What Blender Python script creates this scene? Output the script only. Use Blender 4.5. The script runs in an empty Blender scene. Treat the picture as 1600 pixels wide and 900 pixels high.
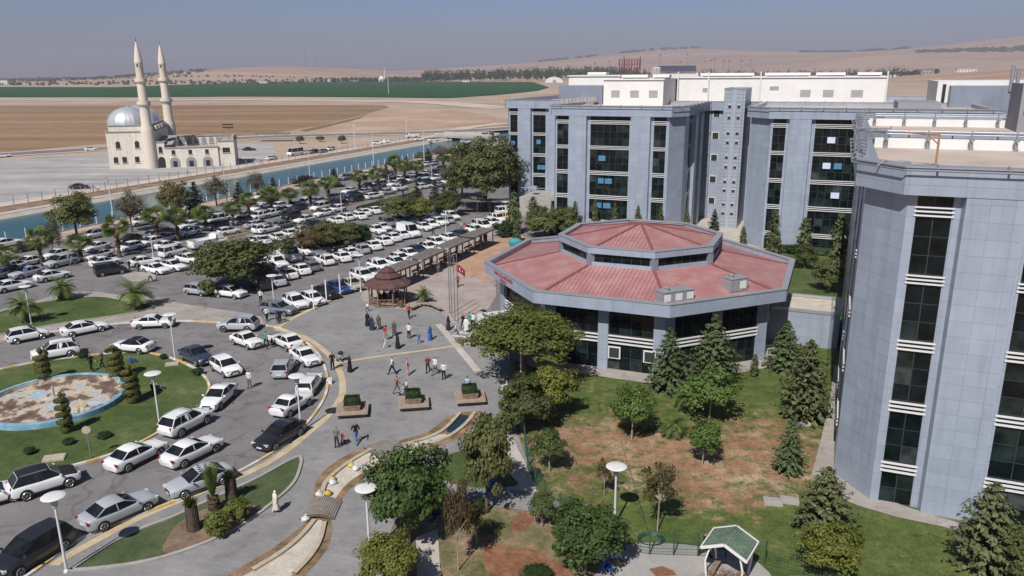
import bpy, math, random
from mathutils import Matrix, Vector
import numpy as np
R=math.radians
sc=bpy.context.scene
col=sc.collection
# ------------------------------------------------------------------ camera, sky, sun, exposure
cam_d=bpy.data.cameras.new('camera'); cam=bpy.data.objects.new('camera',cam_d); col.objects.link(cam); sc.camera=cam
cam_d.sensor_width=36.0; cam_d.lens=27.45; cam_d.clip_start=0.5; cam_d.clip_end=60000
_p=math.atan(337/1220.0); _r=R(0.39)
_R0=Vector((1,0,0)); _U0=Vector((0,math.sin(_p),math.cos(_p))); _F=Vector((0,math.cos(_p),-math.sin(_p)))
_cx=_R0*math.cos(_r)-_U0*math.sin(_r); _cy=_R0*math.sin(_r)+_U0*math.cos(_r)
_m=Matrix((_cx,_cy,-_F)).transposed().to_4x4(); _m.translation=Vector((0,0,27.5)); cam.matrix_world=_m
SKYTINT=[(0.0,(.84,.80,1.06)),(.10,(.82,1.0,1.42)),(.40,(.56,.66,.84)),(1.0,(.50,.60,.80))]
SUN_EL=48.0; SUN_AZ=203.0
w=bpy.data.worlds.new('World'); sc.world=w; w.use_nodes=True
nt=w.node_tree; nt.nodes.clear()
wo=nt.nodes.new('ShaderNodeOutputWorld'); bg=nt.nodes.new('ShaderNodeBackground'); sky=nt.nodes.new('ShaderNodeTexSky')
sky.sky_type='NISHITA'; sky.sun_disc=False; sky.sun_elevation=R(SUN_EL); sky.sun_rotation=R(SUN_AZ)
sky.altitude=300; sky.air_density=1.0; sky.dust_density=1.0; sky.ozone_density=2.0
tc=nt.nodes.new('ShaderNodeTexCoord'); sx=nt.nodes.new('ShaderNodeSeparateXYZ'); rp=nt.nodes.new('ShaderNodeValToRGB'); mu=nt.nodes.new('ShaderNodeMix'); mu.data_type='RGBA'; mu.blend_type='MULTIPLY'; mu.inputs[0].default_value=1.0
nt.links.new(tc.outputs['Generated'],sx.inputs[0]); nt.links.new(sx.outputs[2],rp.inputs['Fac']); el=rp.color_ramp.elements
for k,(p_,c_) in enumerate(SKYTINT):
    e_=el[k] if k<2 else el.new(p_)
    e_.position=p_; e_.color=(*c_,1)
nt.links.new(sky.outputs[0],mu.inputs[6]); nt.links.new(rp.outputs[0],mu.inputs[7]); nt.links.new(mu.outputs[2],bg.inputs['Color'])
bg.inputs['Strength'].default_value=0.054
nt.links.new(bg.outputs[0],wo.inputs['Surface'])
sd=bpy.data.lights.new('sun','SUN'); sd.energy=4.8; sd.angle=R(0.53); sd.color=(1.0,0.965,0.92)
so=bpy.data.objects.new('sun',sd); col.objects.link(so)
_a=R(SUN_AZ-180); _e=R(SUN_EL)
so.rotation_euler=Vector((math.sin(_a)*math.cos(_e),math.cos(_a)*math.cos(_e),-math.sin(_e))).to_track_quat('-Z','Y').to_euler()
so.location=(-30,-60,90)
sc.view_settings.view_transform='Standard'; sc.view_settings.look='None'; sc.view_settings.exposure=0.0; sc.view_settings.gamma=1.0
sc.view_settings.use_curve_mapping=False
sc.cycles.use_denoising=True; sc.cycles.max_bounces=5; sc.cycles.diffuse_bounces=2; sc.cycles.glossy_bounces=2; sc.cycles.transparent_max_bounces=6
sc.cycles.volume_bounces=0; sc.cycles.sample_clamp_indirect=4.0
rng=random.Random(11)
# ------------------------------------------------------------------ helpers
def tag(o,label=None,cat=None,group=None,kind=None):
    if label: o['label']=label
    if cat: o['category']=cat
    if group: o['group']=group
    if kind: o['kind']=kind
    return o
def empty(name,loc=(0,0,0),rz=0.0):
    o=bpy.data.objects.new(name,None); col.objects.link(o); o.location=loc; o.rotation_euler=(0,0,rz); o.empty_display_size=0.3
    return o
class MB:
    def __init__(s): s.v=[]; s.f=[]; s.m=[]; s.uv={}; s.xf=None; s.att=[]
    def add(s,p):
        if s.xf: p=s.xf(*p)
        s.v.append(tuple(p)); return len(s.v)-1
    def poly(s,pts,m=0,uv=None):
        ids=[s.add(p) for p in pts]
        if uv: s.uv[len(s.f)]=uv
        s.f.append(ids); s.m.append(m)
    def box(s,c,d,m=0,rz=0.0,skip=()):
        x,y,z=c; a,b,h=d[0]/2,d[1]/2,d[2]/2; ca,sa=math.cos(rz),math.sin(rz)
        P=[]
        for k in range(8):
            dx=a if k&1 else -a; dy=b if k&2 else -b; dz=h if k&4 else -h
            P.append(s.add((x+dx*ca-dy*sa,y+dx*sa+dy*ca,z+dz)))
        for n,q in (('b',(0,2,3,1)),('t',(4,5,7,6)),('f',(0,1,5,4)),('k',(2,6,7,3)),('l',(0,4,6,2)),('r',(1,3,7,5))):
            if n in skip: continue
            s.f.append([P[i] for i in q]); s.m.append(m)
    def prism(s,pts,z0,z1,m=0,mt=None,bottom=False):
        n=len(pts); a=sum(pts[i][0]*pts[(i+1)%n][1]-pts[(i+1)%n][0]*pts[i][1] for i in range(n))
        if a<0: pts=pts[::-1]
        lo=[s.add((p[0],p[1],z0)) for p in pts]; hi=[s.add((p[0],p[1],z1)) for p in pts]
        for i in range(n):
            j=(i+1)%n; s.f.append([lo[i],lo[j],hi[j],hi[i]]); s.m.append(m)
        s.f.append(hi); s.m.append(m if mt is None else mt)
        if bottom: s.f.append(lo[::-1]); s.m.append(m)
    def tube(s,path,rad,n=6,m=0,cap=True):
        path=[Vector(p) for p in path]; rings=[]
        if not isinstance(rad,(list,tuple)): rad=[rad]*len(path)
        for i,p in enumerate(path):
            d=(path[min(i+1,len(path)-1)]-path[max(i-1,0)]).normalized()
            u=d.cross(Vector((0,0,1)));
            if u.length<1e-3: u=Vector((1,0,0))
            u.normalize(); w_=u.cross(d)
            rings.append([s.add(p+(u*math.cos(2*math.pi*k/n)+w_*math.sin(2*math.pi*k/n))*rad[i]) for k in range(n)])
        for a,b in zip(rings,rings[1:]):
            for k in range(n):
                l=(k+1)%n; s.f.append([a[k],a[l],b[l],b[k]]); s.m.append(m)
        if cap:
            s.f.append(rings[0][::-1]); s.m.append(m); s.f.append(rings[-1]); s.m.append(m)
    def bar(s,a,b,w_,h,m=0):
        a=Vector(a); b=Vector(b); d=(b-a).normalized(); u=d.cross(Vector((0,0,1)))
        if u.length<1e-3: u=Vector((1,0,0))
        u=u.normalized()*(w_/2); t=u.normalized().cross(d)*(h/2)
        A=[s.add(a+x*u+y*t) for x,y in((-1,-1),(1,-1),(1,1),(-1,1))]; B=[s.add(b+x*u+y*t) for x,y in((-1,-1),(1,-1),(1,1),(-1,1))]
        for k in range(4):
            l=(k+1)%4; s.f.append([A[k],A[l],B[l],B[k]]); s.m.append(m)
        s.f.append(A[::-1]); s.m.append(m); s.f.append(B); s.m.append(m)
    def lathe(s,prof,n=16,c=(0,0,0),m=0,closed=True):
        rings=[]
        for r,z in prof: rings.append([s.add((c[0]+r*math.cos(2*math.pi*k/n),c[1]+r*math.sin(2*math.pi*k/n),c[2]+z)) for k in range(n)])
        for a,b in zip(rings,rings[1:]):
            for k in range(n):
                l=(k+1)%n; s.f.append([a[k],a[l],b[l],b[k]]); s.m.append(m)
        if closed:
            s.f.append(rings[0][::-1]); s.m.append(m); s.f.append(rings[-1]); s.m.append(m)
    def ribbon(s,path,wid,z,m=0,h=None):
        P=[Vector((p[0],p[1],0)) for p in path]; L=[];Rr=[]
        for i,p in enumerate(P):
            d=(P[min(i+1,len(P)-1)]-P[max(i-1,0)]).normalized(); n_=Vector((-d.y,d.x,0))*wid/2
            L.append(p+n_); Rr.append(p-n_)
        for i in range(len(P)-1):
            mm=m(i) if callable(m) else m
            a,b,c,d=Rr[i],Rr[i+1],L[i+1],L[i]
            s.poly([(a.x,a.y,z),(b.x,b.y,z),(c.x,c.y,z),(d.x,d.y,z)],mm)
            if h:
                s.poly([(a.x,a.y,z-h),(b.x,b.y,z-h),(b.x,b.y,z),(a.x,a.y,z)],mm); s.poly([(c.x,c.y,z-h),(d.x,d.y,z-h),(d.x,d.y,z),(c.x,c.y,z)],mm)
    def mesh(s,name,mats,smooth=None):
        me=bpy.data.meshes.new(name); me.from_pydata(s.v,[],s.f)
        for m in (mats if isinstance(mats,(list,tuple)) else [mats]): me.materials.append(m)
        me.polygons.foreach_set('material_index',s.m)
        if s.uv:
            ul=me.uv_layers.new(name='UVMap')
            for fi,uv in s.uv.items():
                pl=me.polygons[fi]
                for k,li in enumerate(pl.loop_indices): ul.data[li].uv=uv[k]
        if s.att:
            a=me.attributes.new('tint','FLOAT','POINT'); a.data.foreach_set('value',s.att)
        me.update()
        if smooth:
            me.polygons.foreach_set('use_smooth',[True]*len(me.polygons)); me.set_sharp_from_angle(angle=R(smooth))
        return me
    def build(s,name,mats,parent=None,smooth=None):
        o=bpy.data.objects.new(name,s.mesh(name,mats,smooth)); col.objects.link(o)
        if parent: o.parent=parent
        return o
def mk(name,me,parent=None):
    o=bpy.data.objects.new(name,me); col.objects.link(o)
    if parent: o.parent=parent
    return o
def kids(o): return list(o.children)
def copy_tree(o,parent=None):
    c=o.copy(); col.objects.link(c)
    if parent: c.parent=parent; c.matrix_parent_inverse=o.matrix_parent_inverse.copy()
    for ch in o.children: copy_tree(ch,c)
    return c
def resample(path,step):
    out=[path[0]]
    for a,b in zip(path,path[1:]):
        L=math.hypot(b[0]-a[0],b[1]-a[1]); n=max(1,int(round(L/step)))
        for k in range(1,n+1): out.append((a[0]+(b[0]-a[0])*k/n,a[1]+(b[1]-a[1])*k/n))
    return out
def smooth_path(p,it=2):
    for _ in range(it):
        q=[p[0]]
        for a,b in zip(p,p[1:]):
            q.append((a[0]*.75+b[0]*.25,a[1]*.75+b[1]*.25)); q.append((a[0]*.25+b[0]*.75,a[1]*.25+b[1]*.75))
        q.append(p[-1]); p=q
    return p
def smooth_poly(p,it=2):
    for _ in range(it):
        q=[]
        for a,b in zip(p,p[1:]+p[:1]):
            q.append((a[0]*.75+b[0]*.25,a[1]*.75+b[1]*.25)); q.append((a[0]*.25+b[0]*.75,a[1]*.25+b[1]*.75))
        p=q
    return p
# ------------------------------------------------------------------ materials
def nd(nt,t,**k):
    n=nt.nodes.new(t)
    for a,b in k.items(): setattr(n,a,b)
    return n
def base(name):
    m=bpy.data.materials.new(name); m.use_nodes=True; nt=m.node_tree; return m,nt,nt.nodes['Principled BSDF']
def noise(nt,scale,detail=4,rough=.6,vec=None,dim='3D'):
    n=nd(nt,'ShaderNodeTexNoise'); n.inputs['Scale'].default_value=scale; n.inputs['Detail'].default_value=detail; n.inputs['Roughness'].default_value=rough
    if vec: nt.links.new(vec,n.inputs['Vector'])
    return n.outputs['Fac']
def ramp(nt,fac,stops):
    r=nd(nt,'ShaderNodeValToRGB'); e=r.color_ramp.elements
    while len(e)<len(stops): e.new(0.5)
    for i,(p,c) in enumerate(stops): e[i].position=p; e[i].color=(c[0],c[1],c[2],1)
    nt.links.new(fac,r.inputs['Fac']); return r.outputs['Color']
def mix(nt,fac,a,b,mode='MIX'):
    n=nd(nt,'ShaderNodeMix',data_type='RGBA',blend_type=mode)
    for s_,v in ((n.inputs[0],fac),(n.inputs[6],a),(n.inputs[7],b)):
        if isinstance(v,bpy.types.NodeSocket): nt.links.new(v,s_)
        elif isinstance(v,(int,float)): s_.default_value=v
        else: s_.default_value=(v[0],v[1],v[2],1)
    return n.outputs[2]
def math_(nt,op,a,b=0.0):
    n=nd(nt,'ShaderNodeMath',operation=op)
    for s_,v in ((n.inputs[0],a),(n.inputs[1],b)):
        if isinstance(v,bpy.types.NodeSocket): nt.links.new(v,s_)
        else: s_.default_value=v
    return n.outputs[0]
def objco(nt): return nd(nt,'ShaderNodeTexCoord').outputs['Object']
def plain(name,c,rough=.6,metal=0.0,var=.12,scale=3.0,spec=None):
    m,nt,b=base(name); co=objco(nt)
    f=noise(nt,scale,4,.6,co)
    lo=[max(0,x*(1-var)) for x in c]; hi=[min(1,x*(1+var)) for x in c]
    nt.links.new(ramp(nt,f,[(.3,lo),(.7,hi)]),b.inputs['Base Color'])
    b.inputs['Roughness'].default_value=rough; b.inputs['Metallic'].default_value=metal
    if spec is not None: b.inputs['Specular IOR Level'].default_value=spec
    return m
def layered(name,stops,scale,fine=None,rough=.9,bump=0.0,stretch=None,detail=6,mid=None):
    """ground-like surfaces: large patches with a fine grain over them"""
    m,nt,b=base(name); co=objco(nt)
    if stretch:
        mp=nd(nt,'ShaderNodeMapping'); mp.inputs['Scale'].default_value=stretch[0]; mp.inputs['Rotation'].default_value=(0,0,R(stretch[1])); nt.links.new(co,mp.inputs['Vector']); co2=mp.outputs[0]
    else: co2=co
    c=ramp(nt,noise(nt,scale,detail,.62,co2),stops)
    if fine:
        g=noise(nt,fine[0],3,.7,co); k=ramp(nt,g,[(.25,[1-fine[1]]*3),(.75,[1+fine[1]]*3)])
        c=mix(nt,1.0,c,k,'MULTIPLY')
    if mid: c=mix(nt,1.0,c,ramp(nt,noise(nt,mid[0],6,.75,co),[(.32,[1-mid[1]]*3),(.52,[1]*3),(.70,[1+mid[1],1+mid[1]*.8,1+mid[1]*.3])]),'MULTIPLY')
    nt.links.new(c,b.inputs['Base Color']); b.inputs['Roughness'].default_value=rough; b.inputs['Specular IOR Level'].default_value=.2
    if bump:
        bp=nd(nt,'ShaderNodeBump'); bp.inputs['Strength'].default_value=bump; bp.inputs['Distance'].default_value=.05
        nt.links.new(noise(nt,(fine[0] if fine else scale*8),4,.7,co),bp.inputs['Height']); nt.links.new(bp.outputs[0],b.inputs['Normal'])
    return m
def tinted(name,rough=.45,spec=.5,coat=0.0,dirt=.06):
    """paint or cloth whose colour is the object's own colour"""
    m,nt,b=base(name); oi=nd(nt,'ShaderNodeObjectInfo'); co=objco(nt)
    k=ramp(nt,noise(nt,2.2,4,.6,co),[(.3,[1-dirt]*3),(.7,[1+dirt]*3)])
    nt.links.new(mix(nt,1.0,oi.outputs['Color'],k,'MULTIPLY'),b.inputs['Base Color'])
    b.inputs['Roughness'].default_value=rough; b.inputs['Specular IOR Level'].default_value=spec; b.inputs['Coat Weight'].default_value=coat; b.inputs['Coat Roughness'].default_value=.08
    return m
def panels(name,c,bw,bh,mortar=.02,rough=.4,dark=.55,var=.05,metal=0.0):
    """cladding: joints follow the UV metres of each wall"""
    m,nt,b=base(name); uv=nd(nt,'ShaderNodeTexCoord').outputs['UV']
    br=nd(nt,'ShaderNodeTexBrick'); br.offset=0.0; br.inputs['Scale'].default_value=1.0; br.inputs['Brick Width'].default_value=bw; br.inputs['Row Height'].default_value=bh
    br.inputs['Mortar Size'].default_value=mortar; br.inputs['Mortar Smooth'].default_value=.1; br.inputs['Bias'].default_value=0.0
    br.inputs['Color1'].default_value=[x*(1-var) for x in c]+[1]; br.inputs['Color2'].default_value=[x*(1+var) for x in c]+[1]; br.inputs['Mortar'].default_value=[x*dark for x in c]+[1]
    nt.links.new(uv,br.inputs['Vector'])
    k=ramp(nt,noise(nt,.35,5,.65,objco(nt)),[(.3,[.93]*3),(.7,[1.06]*3)])
    mp=nd(nt,'ShaderNodeMapping'); mp.inputs['Scale'].default_value=(1.3,1.3,.07); nt.links.new(objco(nt),mp.inputs['Vector'])
    k=mix(nt,1.0,k,ramp(nt,noise(nt,1.0,5,.7,mp.outputs[0]),[(.34,[.88]*3),(.48,[1]*3),(.7,[1.05]*3)]),'MULTIPLY')
    nt.links.new(mix(nt,1.0,br.outputs['Color'],k,'MULTIPLY'),b.inputs['Base Color'])
    b.inputs['Roughness'].default_value=rough; b.inputs['Metallic'].default_value=metal
    bp=nd(nt,'ShaderNodeBump'); bp.inputs['Strength'].default_value=.25; bp.inputs['Distance'].default_value=.3
    nt.links.new(noise(nt,.5,2,.5,objco(nt)),bp.inputs['Height']); nt.links.new(bp.outputs[0],b.inputs['Normal'])
    return m
def glass(name,c=(.012,.016,.018),rough=.06,wob=.15,spec=.5):
    m,nt,b=base(name); co=objco(nt)
    nt.links.new(ramp(nt,noise(nt,.9,4,.6,co),[(.35,[x*.5 for x in c]),(.7,[x*2.0 for x in c])]),b.inputs['Base Color'])
    b.inputs['Roughness'].default_value=rough; b.inputs['Specular IOR Level'].default_value=spec
    bp=nd(nt,'ShaderNodeBump'); bp.inputs['Strength'].default_value=wob; bp.inputs['Distance'].default_value=.02
    nt.links.new(noise(nt,.8,2,.5,co),bp.inputs['Height']); nt.links.new(bp.outputs[0],b.inputs['Normal'])
    return m
def leafmat(name,c1,c2,trans=.25):
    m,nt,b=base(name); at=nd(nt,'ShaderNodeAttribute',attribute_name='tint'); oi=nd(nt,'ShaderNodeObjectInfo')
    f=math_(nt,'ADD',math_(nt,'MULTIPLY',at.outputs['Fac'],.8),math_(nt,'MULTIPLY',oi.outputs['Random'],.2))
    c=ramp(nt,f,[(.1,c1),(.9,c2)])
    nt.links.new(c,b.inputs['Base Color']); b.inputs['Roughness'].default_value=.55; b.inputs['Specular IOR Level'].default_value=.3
    tr=nd(nt,'ShaderNodeBsdfTranslucent'); nt.links.new(mix(nt,.35,c,(.35,.4,.03)),tr.inputs['Color'])
    mx=nd(nt,'ShaderNodeMixShader'); mx.inputs[0].default_value=trans
    out=nt.nodes['Material Output']; nt.links.new(b.outputs[0],mx.inputs[1]); nt.links.new(tr.outputs[0],mx.inputs[2]); nt.links.new(mx.outputs[0],out.inputs['Surface'])
    return m
A_=R(22.5); E1=(math.cos(A_),-math.sin(A_)); E2=(math.sin(A_),math.cos(A_))   # site grid: E1 to the right, E2 away
def E(a,b,z=0.0): return (a*E1[0]+b*E2[0],a*E1[1]+b*E2[1],z)
EROT=-A_
PT={
 'gazebo':(-15.36,93.08),
 'gaz_l':(-16.87,91.19),
 'gaz_r':(-13.17,92.75),
 'planter1':(-13.44,60.37),
 'planter2':(-8.5,61.72),
 'planter3':(-3.73,62.72),
 'p1l':(-14.41,59.63),
 'p1r':(-12.03,59.97),
 'bench_a':(-12.06,89.49),
 'bench_b':(-11.35,91.33),
 'bench_c':(-10.02,91.3),
 'bench_d':(-8.41,88.89),
 'bridge1_a':(-11.39,54.09),
 'bridge1_b':(-9.59,55.79),
 'bridge1_c':(-7.74,53.0),
 'bridge1_d':(-9.48,51.83),
 'bridge2_a':(-13.7,44.23),
 'bridge2_b':(-13.66,46.39),
 'bridge2_c':(-11.38,46.28),
 'bridge2_d':(-11.44,44.2),
 'board_a':(-2.73,54.6),
 'board_b':(-1.69,56.11),
 'stake1':(-20.03,43.15),
 'stake2':(-18.82,46.62),
 'bag1':(-13.09,47.04),
 'bag2':(-12.5,47.11),
 'bag3':(-12.68,49.08),
 'bag4':(-12.53,48.64),
 'bag5':(-11.71,51.0),
 'bag6':(-11.31,50.61),
 'bag7':(-13.23,44.0),
 'shelter_fl':(11.05,38.58),
 'shelter_fr':(13.08,38.14),
 'shelter_bl':(11.69,40.1),
 'shelter_br':(14.05,39.82),
 'ridge_f':(12.81,41.18),
 'hose':(8.34,41.64),
 'slab1':(-33.46,72.05),
 'slab2':(-34.13,52.67),
 'slab3':(17.06,45.76),
 'slab4':(18.21,45.9),
 'slab5':(23.71,57.57),
 'sign_a':(-31.45,52.74),
 'sign_b':(-65.39,101.88),
 'trunk_l':(-6.31,41.47),
 'island_a':(-56.08,107.84),
 'island_b':(-52.46,109.97),
 'island_c':(-48.53,104.11),
 'island_d':(-53.0,104.23),
 'bin':(-13.47,90.84),
 'wbin':(-1.7,113.63),
 'pipe':(-5.86,105.05),
 'tank':(0.55,121.35),
 'kiosk':(-0.27,125.17),
 'bike':(-10.07,153.28),
 'bike2':(-3.05,151.6),
 'signb':(-9.46,163.12),
 'rail':(-7.04,156.82),
 'rock':(-35.39,60.85),
 'jet':(-40.69,64.32),
 'wheel':(-50.9,91.18),
 'fp1':(0.99,53.9),
 'fp2':(1.58,48.02),
 'cart':(-8.82,156.14),
 'box':(-16.76,66.85),
 'man':(-6.47,78.1),
 'whitebox':(-5.6,80.38),
 'spk':(16.98,68.6),
 'orange':(16.9,68.76),
 'cable_a':(8.31,54.86),
 'cable_b':(8.54,42.11),
 'far_dome':(-854.06,5431.09),
 'tower1':(734.94,-2983.02),
 'tower2':(655.16,-2775.16),
 'score_l':(4219.75,31355.88),
 'score_r':(4214.87,25978.76),
 'stand_l':(4212.4,23245.12),
 'stand_r':(8406.18,36023.0),
 'hangar':(174.65,3140.5),
 'farm1':(-2459.42,-4779.29),
 'farm2':(-2218.99,-3950.12),
 'fl1':(-1241.96,-6687.13),
 'fl2':(-1111.32,-5079.12),
 'fl3':(-2294.13,-18583.76),
 'fl4':(-1830.25,-17255.09),
 'fl5':(9395.95,44483.94),
 'fl6':(-2227.87,-9212.73),
 'fl7':(-1884.57,-7477.13),
 'fl8':(-1462.65,-5415.14),
 'fl9':(-1447.13,-4861.45),
 'white1':(-2642.01,4199.79),
 'goal':(-7.74,1088.9),
 'pole1':(-170.93,1131.51),
 'shelt':(-103.83,341.52),
}
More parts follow.
